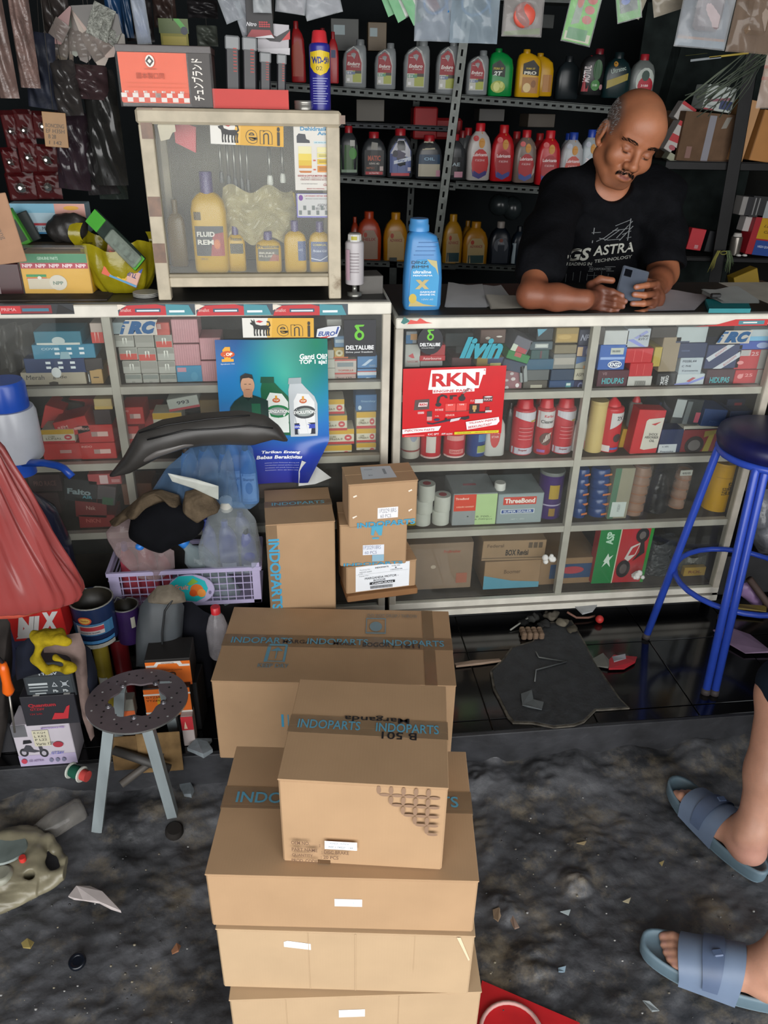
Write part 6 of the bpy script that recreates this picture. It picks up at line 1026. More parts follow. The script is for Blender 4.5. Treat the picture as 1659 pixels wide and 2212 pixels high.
sheet([(1398,672),(1500,670),(1532,640),(1412,628)],'white paper sheets right of the man hands','#b9b6bc',4);sheet([(1560,655),(1640,655),(1590,628),(1515,634)],'white note pad with a black clip at the right of the counter','#b9bdbb',8,z=ZTR+.016,name='note_pad')
P=[onZ(x,y,ZTR+.0035)for x,y in((1530,676),(1620,676),(1612,655),(1522,655))];o=sum(P,Vector())/4;m=MB();a,b,c,d=[p-o for p in P]
m.add([tuple(a),tuple(b),tuple(c),tuple(d)]+[tuple(q+Vector((0,0,.012)))for q in(a,b,c,d)],[(3,2,1,0),(4,5,6,7),(0,1,5,4),(1,2,6,5),(2,3,7,6),(3,0,4,7)],M('#0f7f86',r=.5));single('book',m,'thick teal book lying under the white note pad','book',o)
P=onZ(1545,643,ZTR+.024);m=MB();m.box(-.014,.014,-.006,.006,0,.012,M('#141416',r=.4),.002);single('binder_clip',m,'black binder clip on the white note pad','clip',P)
# ================================================================ LEFT COUNTER TOP clutter
ZL=ZTL+.0035
def yz(px,py):return onZ(px,py,ZL)
Yn=yz(120,636).y
X,Z,W,H=fit(46,548,195,637,Yn);nb=boxthing('parts_carton','green red and yellow carton in clear film on the left counter','box',W,.10,H+Z-ZL,'#d0a024',(X,Yn,ZL),(0,0,-.03),front=[('r',.02,.0,.98,.64,'#cf9f1c'),('r',.01,.64,.99,.78,'#a81e38'),('r',.01,.78,.99,1,'#1d7a4c'),('t',.42,.89,.3,.07,'GENUINE PARTS','#a9cbb4')]+[('t',.11+.195*i,.71,.15,.09,'NPP','#e4c8cc',.04)for i in range(5)]+[('r',.07,.44,.36,.50,'#2a8a50'),('r',.07,.38,.36,.42,'#c2503c'),('r',.08,.14,.55,.40,'#c4bba4'),('e',.52,.30,.13,.19,'#c9c4b4'),('t',.52,.29,.15,.09,'NPP','#7a8a7c',.04),('e',.26,.42,.03,.04,'#d8d4c8')])
m=MB();m.box(-W/2-.003,W/2+.003,-.003,-.002,0,H+.02,M('#ffffff',r=.05,alpha=.03));m.box(-W/2-.003,W/2-.004,-.003,.09,H+.012,H+.014,M('#6a5a4a',r=.3));part('film_wrap',m,nb)
Yg=yz(250,640).y;p=yz(250,640)
YEL=M('#8f8416',r=.22,var=.25,scale=14,bump=.25);X,Z,W,H=fit(168,518,330,645,Yg)
mb=MB()
def yb(u,v):
 a=u*2*math.pi;r=(.62+.38*math.sin(min(1,v*1.25)*math.pi/2))*(1+.05*math.sin(a*9+v*5)+.03*math.sin(a*17));top=1+.10*math.sin(a*2+2.6)+.14*max(0,-math.cos(a))+.05*math.sin(a*5)
 return(W/2*r*math.cos(a),.07+.062*r*math.sin(a),v**1.2*H*.82*top)
mb.grid(yb,60,18,YEL,wrap=True);mb.add([yb(k/30,0)for k in range(30)],[tuple(range(30))],YEL)
mb2=MB()
for k,(u0,h)in enumerate(((.52,1.0),(.08,.85))):
 c=yb(u0,1);s=-1 if k==0 else 1
 mb2.grid(lambda u,v,c=c,s=s,h=h:(c[0]+(u-.5)*.03-s*.0+s*.01*math.sin(v*3),c[1]-.012*math.sin(v*3.1),c[2]-.02+v*.055*h),6,8,YEL)
yy=thing('yellow_plastic_bag','open olive yellow plastic bag of parts on the left counter','bag',(X,Yg,ZL+.001));part('bag',mb,yy);part('handle',mb2,yy)
for k,z in enumerate((.0,.004,.008)):
 q=yz(312,646);m=MB();m.loft([(0,.028,.028),(.002,.034,.034),(.003,.034,.034)],M('#b9b9b4',r=.4),20);single('saucer',m,'white saucer in the small pile beside the yellow bag, %s'%['lowest','middle','topmost'][k],'saucer',(q.x,q.y+.035,ZL+z),group='white saucers')
def tilted(b,lab,col,D,Y,roll,front,name='parts_box',cat='box',tilt=0,rz=0,top=None):return cart(b,lab,col,D,rz,tilt,front,Y,name,top,cat,roll)
tilted((214,552,292,606),'small orange and white tubeless box tipped in the yellow bag','#cfa090',.05,Yg+.01,.42,[('r',0,0,.22,1,'#cf5a3a'),('r',.22,.62,1,.95,'#2a4fa0'),('t',.62,.78,.5,.14,'TECHNICAL','#c8d0e4'),('t',.60,.42,.62,.2,'TUBELESS','#3a3a6a',.02,0,math.pi),('e',.55,.16,.14,.12,'#cfa01c'),('r',.22,0,1,.08,'#4a90b8')],tilt=-.35)
tilted((225,520,265,560),'pale pink box end behind the tubeless box','#b98a80',.03,Yg+.05,.3,None)
bc=thing('blister_pack','green and black blister pack of small lamps leaning over the yellow bag','package',onY(303,572,Yg-.012),(0,0,0));L_=(onY(303,572,Yg-.012)-onY(188,452,Yg-.012)).length
A=onY(303,572,Yg-.012);B=onY(183,462,Yg+.02);d=B-A;bc.rotation_euler=(-.35,-math.atan2(-d.x,d.z),0)
m=MB();m.box(-.022,.022,0,.006,0,L_,M('#23302a',r=.3,var=.4,scale=50),.002);part('card',m,bc);m=MB();m.box(-.018,.018,-.014,0,.004,L_*.62,M('#a8b4a8',r=.08,alpha=.35,kind='film',scale=40),.004);part('bubble',m,bc)
m=MB();m.box(-.020,.02,-.002,0,0,.012,M('#4a9a2c',r=.4));m.box(-.02,.02,-.003,0,L_*.78,L_,M('#3f9a2a',r=.4));part('green_end',m,bc)
for k in range(4):m=MB();m.box(-.008+.0*k,.008,-.012,-.002,.018+.019*k,.030+.019*k,M('#7f8a84',r=.3),.002);part('lamp',m,bc)
tilted((22,440,187,505),'long white blue and pink tubeless carton at the back of the left counter','#a9c4d0',.06,Yn+.10,.0,[('r',.6,.35,1,1,'#c99488'),('r',.0,.70,.6,1,'#78b0c8'),('r',0,.28,1,.36,'#a8303a'),('t',.16,.18,.24,.14,'TUBELESS','#2a3040',.03),('t',.42,.18,.2,.12,'5 . MZR','#2a3040',.0),('e',.82,.86,.1,.07,'#cf9a1c'),('r',.7,.42,.95,.6,'#cfb0a8'),('r',0,0,.62,.06,'#2a7aa8')],top=None)
blob('leather_pouch','dark crumpled leather pouch behind the yellow and green carton','pouch',onY(152,525,Yn+.06),[((0,0,.035),(.048,.03,.034)),((.02,0,.05),(.03,.025,.024)),((-.03,0,.03),(.025,.02,.03))],M('#2a2827',r=.45,var=.3,bump=.3),.004,.003,70)
tilted((30,450,62,530),'bright green phone holder pack leaning at the far left','#48a02a',.02,Yn+.05,-.4,[('r',.3,.1,.9,.7,'#2c3a2a')],name='blister_pack',cat='package')
tilted((60,455,84,520),'thin black wire rimmed pack behind the green one','#2a3030',.01,Yn+.08,-.35,None,name='blister_pack',cat='package')
kt=tilted((-40,420,45,570),'pale brown cardboard flap with handwriting at the left photo edge',M('#a9846a',r=.85),.004,Yn-.12,-.12,[('t',.55,.5,.5,.10,'Sayang','#6a5648',.0,0,-1.4)],name='cardboard_flap',cat='cardboard')
cart((-30,570,46,642),'dark maroon roll at the left end of the counter',M('#3a1216',r=.25),.05,Y=Yn,name='wrapped_roll',cat='package',front=[('r',.3,.0,.36,.9,'#8a7a7c')])
mb=MB();q=yz(110,648);mb.box(-.2,.14,-.01,.10,0,.006,M('#4a4440',r=.8,var=.4));single('cardboard_sheet',mb,'grimy cardboard sheet under the cartons on the left counter','cardboard',(q.x,q.y,ZTL+.0032-.003))
# ================================================================ HANGING GOODS
Yh=.18
rod=MB();rod.tube([(-2.25,Yh+.02,1.97),(2.25,Yh+.02,1.97)],.008,M('#5a5a58',r=.4,metal=.5),10);single('hanging_rail',rod,'steel rail under the ceiling from which the packets hang','rail')
for x in(-1.6,-.2,1.5):
 m=MB();m.tube([(x,Yh+.02,1.97),(x,Yh+.02,2.5)],.003,M('#5a5a58',r=.5),6);single('rail_wire',m,'thin wire holding the hanging rail %s'%('above the showcase' if x<-1 else 'in the middle' if x<1 else 'at the right'),'wire')
CLEAR=M('#d6dde2',r=.08,alpha=.3,kind='film',scale=22);CLEARD=M('#8f8680',r=.1,alpha=.45,kind='film',scale=22)
def hang(b,lab,card=None,items=None,bag=CLEAR,Y=Yh,roll=0,bulge=.012,name='hanging_pack',cat='package',inner=None,string=True,group=None,wob=.3):
 X,Z,W,H=fit(*b,Y);t=thing(name,lab,cat,(X,Y,Z+H),(0,roll,0),group)
 if card:m=MB();m.box(-W*.47,W*.47,.001,.0025,-H*.98,-.01,M(card,r=.5),.0007);part('card',m,t)
 if items:decor(t,W,H,items,T=Matrix.Translation((-W/2,.001,-H)))
 if inner:inner(t,W,H)
 if bag:
  m=MB();ph=R.uniform(0,6)
  m.grid(lambda u,v:((u-.5)*W*(1-.12*(v>.97)),-bulge*(math.sin(u*math.pi)**.6)*(math.sin(max(.02,v)*3.1)**.5)*(1+wob*math.sin(u*13+v*9+ph)+wob*.6*math.sin(v*21+u*5)),-H+v*H),18,22,bag);part('film',m,t)
 if string:m=MB();m.tube([(0,.0,-.005),(math.sin(roll)*.0,.0,1.97-Z-H)],.0008,M('#3f3d3a',r=.8),5);part('string',m,t)
 return t
BRN=M('#6a5450',r=.2,alpha=.8,kind='film',scale=16)
hang((-25,-60,18,212),'long pinkish brown wrapped tube at the left photo edge',bag=M('#6d5a54',r=.18,var=.3,bump=.3,scale=30),bulge=.02,Y=.0);hang((30,-60,74,190),'long brown wrapped tube with crinkled clear film, second from the left',bag=M('#75605a',r=.15,var=.35,bump=.5,scale=30),bulge=.022,Y=.02,roll=.03)
hang((66,70,130,235),'dark navy cloth pack behind the brown tubes',bag=M('#1e2333',r=.6,var=.5,bump=.3),bulge=.03,Y=.12,roll=.12);hang((90,-40,150,90),'dim grey pack above the fan of small packets',bag=M('#3a3432',r=.3,var=.4,bump=.4),bulge=.02,Y=.16)
fx,fy=152,14
for i,(x1,y1,wd,c)in enumerate(((100,92,24,'#6a4a48'),(112,122,22,'#5c524c'),(134,128,18,'#6a5e4c'),(154,142,8,'#a08a60'),(163,116,18,'#6f7468'),(185,128,22,'#544a42'),(222,133,26,'#8f8276'),(240,115,26,'#9a8478'),(262,90,28,'#6a645a'),(246,62,52,'#4a4642'),(118,86,26,'#7a5452'))):
 A=onY(fx,fy,Yh-.02-.004*i);B=onY(x1,y1,Yh-.02-.004*i);d=B-A;L_=d.length;wm=wd*.0012;t=thing('small_packet','small clear hang packet in the fan of packets, %s'%['far left','left with grey card','left middle','seen edge on with tan card','middle with a bulb','right middle','right with pale pointed card','right with pink corner','far right with silver foil','upper right with crumpled silver foil','upper left reddish'][i],'packet',A,(0,-math.atan2(-d.x,-d.z)+0,0),'fan of small packets')
 t.rotation_euler=(0,math.atan2(-d.x,-d.z),0);m=MB();m.prism([(-.002,0),(.002,0),(wm/2,-L_*.55),(wm/2,-L_),(0,-L_-wm*.3),(-wm/2,-L_),(-wm/2,-L_*.55)],0,.0012,M(c,r=.4));part('card',m,t)
 m=MB();m.grid(lambda u,v:((u-.5)*wm*1.1,-.006*math.sin(u*3.14)*(1+.5*math.sin(v*17+i)),-L_*(.45+.5*v)),8,10,CLEARD if i not in(8,9)else M('#8a8c84',r=.12,metal=.3,var=.5,bump=.8,scale=60));part('film',m,t)
for i,b in enumerate(((112,130,168,250),(160,140,235,215),(190,150,262,400),(130,240,200,410),(170,260,240,420),(205,280,268,430))):
 hang(b,['dim clear pack below the packet fan, left','dim clear pack with dark red part below the fan','long dark pack at the right of the hanging cluster','dark wrapped pack with a dim purple part','dark hanging pack beside the tag','greenish dark pack lowest in the cluster'][i],bag=M(['#33302f','#3a2c2e','#232322','#2c2228','#242223','#262c29'][i],r=.18,alpha=.88,kind='film',scale=18),bulge=.03,Y=.12+.02*i,roll=(-.05,.05,0,.1,-.06,0)[i],inner=(lambda t,W,H:part('metal_part',MB().ball((0,-.01,-H*.6),(W*.2,.01,H*.12),M('#77787a',r=.3,metal=.5),10),t))if i in(0,3)else None)
for i,b in enumerate(((5,238,42,320),(33,236,74,318),(72,240,118,300),(4,318,40,376),(40,300,84,372),(78,312,128,372),(14,372,76,432),(76,370,132,430))):
 hang(b,'dark red card with a chrome cap nut, %s'%['upper left','upper, with the shiniest nut','upper right beside the paper tag','middle left','middle','middle right','lower left','lower right'][i],'#5a0e12',[('r',.05,.02,.95,.06,'#3a0a0c')],M('#5a1014',r=.1,alpha=.3),Y=.26-.004*i,bulge=.006,roll=(i%3-1)*.04,string=False,group='red cards of chrome cap nuts',name='hanging_card',cat='card',
inner=lambda t,W,H:(part('cap_nut',MB().loft([(0,W*.26,W*.26),(.003,W*.26,W*.26),(.004,W*.17,W*.17),(.012,W*.15,W*.15),(.016,W*.06,W*.06)],M('#b9b9b4',r=.15,metal=.9),12,T=Matrix.Translation((0,0,-H*.55))@Matrix.Rotation(math.pi/2,4,'X')),t)))
tg=hang((94,232,148,320),'brown cardboard price tag with handwriting hanging on a string','#8d6a42',[('t',.5,.55,.74,.10,'BONCENG','#3a2c20',0,.1),('t',.5,.42,.74,.10,'EF H35H','#3a2c20',0,.1),('t',.35,.28,.3,.10,'B 28','#3a2c20',0,.1),('t',.45,.13,.5,.09,'1 142','#3a2c20',0,.1)],None,Y=.05,roll=.06,name='price_tag',cat='tag')
hang((226,-60,262,78),'bundle of blue cable ties hanging above the orange box',bag=M('#1d3f66',r=.3,var=.3),bulge=.012,Y=.2,items=None);hang((262,-60,282,82),'narrow dark blue strip pack beside the cable ties',bag=M('#1a3552',r=.3,var=.3),bulge=.01,Y=.19);hang((280,-60,312,96),'blue and clear hang pack right of the cable ties','#2c4674',[('r',.1,.1,.8,.5,'#5a6a94')],CLEAR,Y=.18,roll=-.06)
hang((344,40,408,104),'yellow and green packet behind the orange box','#7f7a1c',[('r',0,.5,1,1,'#4a5a22'),('p',[(.5,1),(.8,.6),(1,.6),(.7,1)],'#4a9a3c'),('e',.85,.6,.12,.14,'#2a3040'),('r',.1,.1,.9,.4,'#9a8c1a')],None,Y=.3)
for b,c,l in(((330,-20,380,60),'#3a2c28','dim brown pack behind the yellow packet'),((405,0,470,40),'#1c1a1c','black pack at the top beside the white packs'),((425,55,470,100),'#4a4f48','dim grey green carton behind the knives'),((270,0,330,90),'#241f20','black hanging bag behind the blue pack')):hang(b,l,bag=M(c,r=.4,var=.4,bump=.3),Y=.34,bulge=.02)
WHT=M('#8f8a92',r=.35,var=.2,bump=.15)
hang((456,-50,500,50),'purple and white hang pack above the cutter knives','#2a2440',[('r',.3,.5,.7,.8,'#b9b4bc'),('r',.35,.55,.65,.75,'#8f8a98')],CLEAR,Y=Yh-.03,roll=-.35);hang((490,-40,535,78),'white clear pack fold above the black and white pack','#8a8590',None,CLEAR,Y=Yh-.02,roll=-.3)
hang((528,-70,590,82),'black pack with small white lettering and red spots over the knives','#1b191c',[('t',.2,.20,.36,.06,'Nitro','#c9c8cc',.02,.3)]+[('e',.5+.08*(i%5),.17+.03*(i//5),.04,.012,'#a8242c')for i in range(14)]+[('p',[(0,.0),(1,.0),(.85,.12),(.2,.12)],'#8f2a30'),('p',[(.2,.0),(1,0),(.9,.05)],'#c9c9cc')],None,Y=Yh-.05)
hang((556,40,628,116),'white black and red folded pack below the black one','#b0adb2',[('p',[(0,.55),(.4,.35),(.7,.35),(1,.6),(1,.75),(.6,.5),(0,.7)],'#1f1c20'),('p',[(.75,.4),(1,.7),(1,.45)],'#b82a2c'),('p',[(0,.1),(1,.2),(1,.0),(.2,.0)],'#c4c2c6')],None,Y=Yh-.04,roll=.05)
hang((600,-60,665,30),'white plastic pack with pinkish tint, top centre left','#8f8488',None,CLEAR,Y=Yh,roll=.1);hang((640,-60,722,38),'white crumpled pack, top centre','#8a848a',None,CLEAR,Y=Yh+.02,roll=-.25);hang((545,-60,585,28),'small clear pack with a metal plug on a white card','#8f8b88',[('e',.5,.3,.2,.1,'#6a6a6c')],CLEAR,Y=Yh-.07)
for i,(b,r_)in enumerate((((800,-70,850,34),.45),((812,-70,872,46),.5),((838,-70,905,52),.55))):
 hang(b,['green white and red card, leftmost of three fanned at the top','green white and red card, middle of three fanned','red and white card, rightmost of three fanned'][i],'#b9bdb6',[('r',0,0,.32,.9,'#1d9a4a'),('r',.68,0,1,.9,'#b8382f'),('r',.32,.05,.68,.2,'#c9ccc6')],M('#e6ece8',r=.06,alpha=.15),Y=Yh-.02-.01*i,roll=-r_,bulge=.006,group='green white red cards',name='hanging_card',cat='card')
def hose(t,W,H):
 m=MB();m.tube([(W*(.3*math.cos(a*.5)),-.008,-H*.62+H*.20*math.sin(a*.5)+.003*a)for a in range(20)],.0035,M('#2f7ab8',r=.3),8);part('blue_hose',m,t)
hang((897,-80,985,90),'clear bag with a coiled blue hose, top centre','#8a94a0',None,M('#aab4be',r=.08,alpha=.42,kind='film',scale=16),Y=Yh-.04,inner=hose,bulge=.02);hang((975,-80,1080,94),'clear crinkled bag with blue tubing right of the coiled hose',None,None,M('#9fb0bc',r=.08,alpha=.5,kind='film',scale=14),Y=Yh-.05,inner=hose,bulge=.022)
hang((1088,-60,1176,80),'clear bag with a round coral red cap','#8f8c88',[('p',[(.05,.08),(.95,.15),(.95,.05),(.05,.02)],'#7aa05a')],M('#b4b0ae',r=.08,alpha=.3,kind='film',scale=16),Y=Yh-.05,bulge=.018,inner=lambda t,W,H:part('red_cap',MB().lathe([(W*.27,0),(W*.27,.008),(W*.24,.011),(W*.05,.012)],M('#c8503f',r=.35),24,T=Matrix.Translation((0,-.004,-H*.66))@Matrix.Rotation(math.pi/2,4,'X')),t))
hang((1238,-60,1305,98),'lime green card with red tool shapes, front one','#4fae22',[('r',.08,.04,.92,.16,'#c0b8a0'),('r',.15,.06,.8,.22,'#167a38'),('p',[(.2,.25),(.45,.3),(.5,.9),(.3,.9)],'#7a8a7c'),('e',.68,.36,.16,.06,'#b8302c'),('e',.70,.50,.16,.06,'#b8302c'),('e',.72,.64,.16,.06,'#b8302c'),('e',.35,.6,.1,.1,'#b8483c')],M('#e6ece8',r=.06,alpha=.15,kind='film'),Y=Yh-.06,roll=.16,name='hanging_card',cat='card')
hang((1318,-70,1372,48),'green card with blue beads right of the red tool card','#3f9a24',[('r',.15,.18,.85,.9,'#24303a'),('e',.4,.4,.18,.08,'#2a4fb0'),('e',.65,.5,.16,.08,'#2a4fb0'),('e',.5,.65,.16,.08,'#2a4fb0')],M('#e6ece8',r=.06,alpha=.2,kind='film'),Y=Yh-.05,roll=-.25,name='hanging_card',cat='card')
hang((1368,-60,1412,40),'clear crumpled packet with an orange yellow part','#a8a08c',[('p',[(.1,.1),(.6,.2),(.7,.5),(.3,.4)],'#c08a24')],M('#b9b4a4',r=.1,alpha=.4,kind='film'),Y=Yh-.03,roll=.3);hang((1398,-60,1472,30),'beige plastic pack at the top right of centre','#8f8478',None,M('#b0a898',r=.15,alpha=.5,kind='film'),Y=Yh,roll=-.3)
def pad(c):return lambda t,W,H:part('molded_part',MB().box(-W*.26,W*.26,-.02,-.002,-H*.8,-H*.1,M(c,r=.25,var=.2),.012),t)
hang((1478,-90,1592,106),'large blue edged blister pack with a grey molded part','#7f8690',[('r',.02,.02,.98,.10,'#8fa0ac'),('r',.04,.1,.96,.13,'#b08a74')],M('#c0c4c8',r=.06,alpha=.28,kind='film',scale=12),Y=Yh-.08,roll=.05,inner=pad('#9a8a8c'),bulge=.026);hang((1592,-90,1690,116),'large brown tinted blister pack at the right photo edge','#6f5c50',None,M('#8f7c6c',r=.06,alpha=.4,kind='film',scale=12),Y=Yh-.08,roll=.04,inner=pad('#7a6654'),bulge=.026)
hang((1645,110,1700,235),'pink and white striped packet hanging at the right photo edge','#a89a94',[('r',0,.5,1,.56,'#a83a3a'),('r',0,.7,1,.76,'#a83a3a')],M('#b9a89a',r=.1,alpha=.3,kind='film'),Y=Yh)
m=MB()
for k in range(26):
 a=onY(1660,60+k*3,.3);b=onY(1500+R.uniform(-25,90),235+R.uniform(-30,20),.34);mid=(a+b)/2+Vector((R.uniform(-.02,.02),0,-.01));m.tube([tuple(a),tuple(mid),tuple(b)],.0016,M('#3d463c',r=.6)if k%3 else M('#566050',r=.6),5)
single('string_bundle',m,'drooping bundle of dark green strings over the right shelf','string')['kind']='stuff'
for i,(x0,y0,x1,y1,c)in enumerate(((1490,115,1560,130,'#7f868a'),(1530,108,1620,122,'#a8922c'),(1480,108,1530,118,'#6a6a2c'))):hang((x0,y0,x1,y1),['grey blade like pack edge under the blister packs','yellow pack edge under the blister packs','olive pack edge under the blister packs'][i],c,None,None,Y=.3,roll=-.12,string=False)
# ================================================================ THE MAN leaning on the right counter
from mathutils.bvhtree import BVHTree
def skinmat(h):
 m=bpy.data.materials.new('skin');m.use_nodes=True;N=m.node_tree.nodes;L=m.node_tree.links;b=N['Principled BSDF']
 a=N.new('ShaderNodeVertexColor');a.layer_name='tone';nz=N.new('ShaderNodeTexNoise');nz.inputs['Scale'].default_value=45;nz.inputs['Detail'].default_value=6;tc=N.new('ShaderNodeTexCoord');L.new(tc.outputs['Object'],nz.inputs['Vector'])
 mr=N.new('ShaderNodeMapRange');mr.inputs[3].default_value=.86;mr.inputs[4].default_value=1.14;L.new(nz.outputs[0],mr.inputs[0]);mx=N.new('ShaderNodeVectorMath');mx.operation='SCALE';L.new(a.outputs[0],mx.inputs[0]);L.new(mr.outputs[0],mx.inputs['Scale']);L.new(mx.outputs[0],b.inputs['Base Color'])
 b.inputs['Roughness'].default_value=.47;b.inputs['Subsurface Weight'].default_value=.12;b.inputs['Subsurface Radius'].default_value=(.02,.008,.004);b.inputs['Subsurface Scale'].default_value=.3
 bp=N.new('ShaderNodeBump');bp.inputs['Strength'].default_value=.12;bp.inputs['Distance'].default_value=.002;n2=N.new('ShaderNodeTexNoise');n2.inputs['Scale'].default_value=260;L.new(tc.outputs['Object'],n2.inputs['Vector']);L.new(n2.outputs[0],bp.inputs['Height']);L.new(bp.outputs[0],b.inputs['Normal'])
 return m
def paint(me,P,base,spots):
 """spots: (centre, radius, colour, strength[, squash axes]) soft tone patches on the skin"""
 c=np.tile(np.array(lin(base)[:3]),(len(P),1))
 for s in spots:
  d=P-np.array(s[0])
  if len(s)>4:d=d@np.array(s[4])
  r=np.linalg.norm(d/np.array(s[1]),axis=1);w=np.clip(1.4-1.4*r,0,1)[:,None];w=np.minimum(w*1.6,1)*s[3];c=c*(1-w)+np.array(lin(s[2])[:3])*w
 at=me.color_attributes.new('tone','FLOAT_COLOR','POINT');at.data.foreach_set('color',np.concatenate([c,np.ones((len(P),1))],1).ravel().astype(np.float32))
SKIN=skinmat('')
HC_=onY(1362,296,.33)
def rot3(yaw,pitch,roll):
 f=Vector((math.sin(yaw),-math.cos(yaw),0));r=Vector((math.cos(yaw),math.sin(yaw),0));u=Vector((0,0,1))
 f2=f*math.cos(pitch)-u*math.sin(pitch);u2=u*math.cos(pitch)+f*math.sin(pitch)
 u3=u2*math.cos(roll)+r*math.sin(roll);r3=r*math.cos(roll)-u2*math.sin(roll);return r3,f2,u3
AR,AF,AU=rot3(math.radians(-4),math.radians(24),math.radians(17));RM3=np.array([list(AR),list(AF),list(AU)]).T;HS=1.03
def Lh(r,f,u):return HC_+(AR*r+AF*f+AU*u)*HS
man=thing('person','bald man in a black printed T-shirt leaning on the counter over his phone','person',(onY(1320,640,.5).x,.62,0.0))
sL=onY(1213,425,.44);sR=onY(1427,418,.44);eL=onZ(1150,640,ZTR+.045);eL=Vector((eL.x,eL.y+.02,eL.z));wL=onZ(1262,648,ZTR+.042);eR=onY(1432,590,.30);wR=onY(1412,628,.145)
lo_=Vector((min(eL.x,sL.x)-.09,-.04,ZTR-.02));hi_=Vector((max(sR.x,eR.x)+.1,.62,HC_.z+.16))
FB=Field(lo_,hi_,.003)
E=lambda c,r,k=.012,op='add':FB.ell(Lh(*c),[x*HS for x in r],k,RM3,op)
C=lambda a,b,ra,rb,k=.012,op='add':FB.cone(Lh(*a),Lh(*b),ra*HS,rb*HS,k,op)
E((0,-.014,.034),(.077,.096,.082),.02);E((0,.022,-.028),(.064,.066,.084),.03);E((0,.05,.045),(.058,.04,.05),.03)
E((0,.056,-.099),(.030,.022,.019),.03);C((-.052,.0,-.07),(-.022,.05,-.098),.022,.018,.03);C((.052,.0,-.07),(.022,.05,-.098),.022,.018,.03)
for s in(-1,1):
 E((s*.040,.060,-.034),(.027,.024,.026),.02);C((s*.012,.083,.022),(s*.046,.068,.022),.009,.008,.014)
 E((s*.032,.096,-.001),(.019,.013,.012),.012,'sub');E((s*.0315,.0745,-.003),(.0155,.0145,.0115),.005);C((s*.044,.078,-.006),(s*.02,.084,-.0085),.0022,.0022,.003,'sub')
 E((s*.0145,.096,-.037),(.0105,.0115,.009),.006);E((s*.083,-.008,-.012),(.009,.019,.032),.008);E((s*.092,-.004,-.010),(.006,.011,.020),.006,'sub');E((s*.078,.0,-.042),(.007,.009,.009),.006)
 C((s*.024,.088,-.038),(s*.034,.074,-.060),.003,.003,.008,'sub')
C((0,.083,.012),(0,.108,-.030),.0085,.0115,.010);E((0,.108,-.033),(.0125,.0115,.0105),.008);E((0,.074,-.066),(.030,.022,.026),.02)
C((-.021,.086,-.0655),(0,.0955,-.062),.0042,.0060,.006);C((.021,.086,-.0655),(0,.0955,-.062),.0042,.0060,.006);C((-.016,.087,-.0745),(.016,.087,-.0745),.0055,.0055,.006);E((0,.092,-.0755),(.013,.008,.0065),.006);C((-.023,.0925,-.0685),(.023,.0925,-.0685),.0016,.0016,.003,'sub')
neck=Lh(0,-.028,-.06);nb_=(sL+sR)/2+Vector((.0,.03,.065))
FB.cone(neck,nb_,.056,.066,.03);FB.cone(Lh(0,.01,-.07),nb_+Vector((0,-.03,-.02)),.040,.05,.03)
ch=(sL+sR)/2
FB.cone(sL+Vector((.03,.015,.0)),sR+Vector((-.03,.015,-.004)),.053,.050,.05);FB.ell(ch+Vector((0,.03,-.11)),(.155,.105,.17),.06);FB.ell(ch+Vector((0,.06,-.25)),(.15,.10,.16),.05)
FB.cone(sL,sL*.45+eL*.55,.056,.047,.03);FB.cone(sL*.45+eL*.55,eL,.046,.034,.02);FB.cone(eL,eL*.5+wL*.5,.034,.034,.02);FB.cone(eL*.5+wL*.5,wL,.034,.026,.02)
FB.cone(sR,eR,.056,.045,.03);FB.cone(eR,eR*.5+wR*.5,.043,.038,.02);FB.cone(eR*.5+wR*.5,wR,.038,.028,.02)
def fing(pts,r0=.0095,k=.004):
 P=[onY(*p)for p in pts];n=len(P);FB.chain([list(p)for p in P],[r0*(1-.16*i/(n-1))for i in range(n)],k);return P[-1],(P[-1]-P[-2]).normalized()
nails=[]
def hand(wrist,palm,flat,fings):
 FB.cone(wrist,palm,.026,.030,.012,flat=flat);FB.cone(palm,palm,.034,.034,.012,flat=flat)
 for f in fings:
  P=[onY(*p)for p in f[0]];FB.cone(palm,P[0],.020,f[1]+.0015,.010);nails.append((fing(f[0],f[1])))
pL=onY(1287,646,.065);hand(wL,pL,((0,1,.25),.62),[
([(1296,624,.055),(1322,630,.035),(1343,639,.03)],.0098),([(1300,640,.05),(1328,645,.022),(1350,651,.03)],.0098),([(1300,655,.045),(1327,659,.022),(1345,662,.034)],.0092),([(1298,668,.045),(1318,671,.03),(1333,670,.036)],.0084),
([(1276,616,.085),(1296,603,.095),(1322,606,.09)],.0112)])
pR=onY(1408,645,.085);hand(wR,pR,((.4,1,.1),.66),[
([(1418,614,.075),(1398,616,.045),(1374,620,.034)],.0095),([(1416,634,.06),(1392,638,.028),(1370,636,.030)],.0097),([(1414,652,.055),(1390,656,.024),(1366,656,.030)],.0094),([(1406,668,.05),(1388,674,.03),(1370,676,.036)],.0086),
([(1412,612,.10),(1392,606,.095),(1372,622,.07)],.0105)])
me,P=FB.mesh('body',SKIN,1)
ax=RM3
lips=np.array(Lh(0,.094,-.068));hp=[(np.array(Lh(0,-.03,.02)),(.5,.5,.5),'#a0623e',0)]
spots=[((np.array((eL+wL)/2)),(.22,.12,.09),'#7a4631',.85),(np.array(pL),(.11,.09,.07),'#5f3729',.9),(np.array(pR),(.10,.09,.08),'#603828',.9),(np.array((eR+wR)/2),(.1,.14,.08),'#7a4631',.7),
(np.array(Lh(0,.05,.08)),(.07,.06,.05),'#b3795a',.5,ax),(np.array(Lh(0,.06,-.094)),(.05,.04,.028),'#6b4c40',.55,ax),(lips,(.024,.012,.011),'#8a5550',.9,ax)]
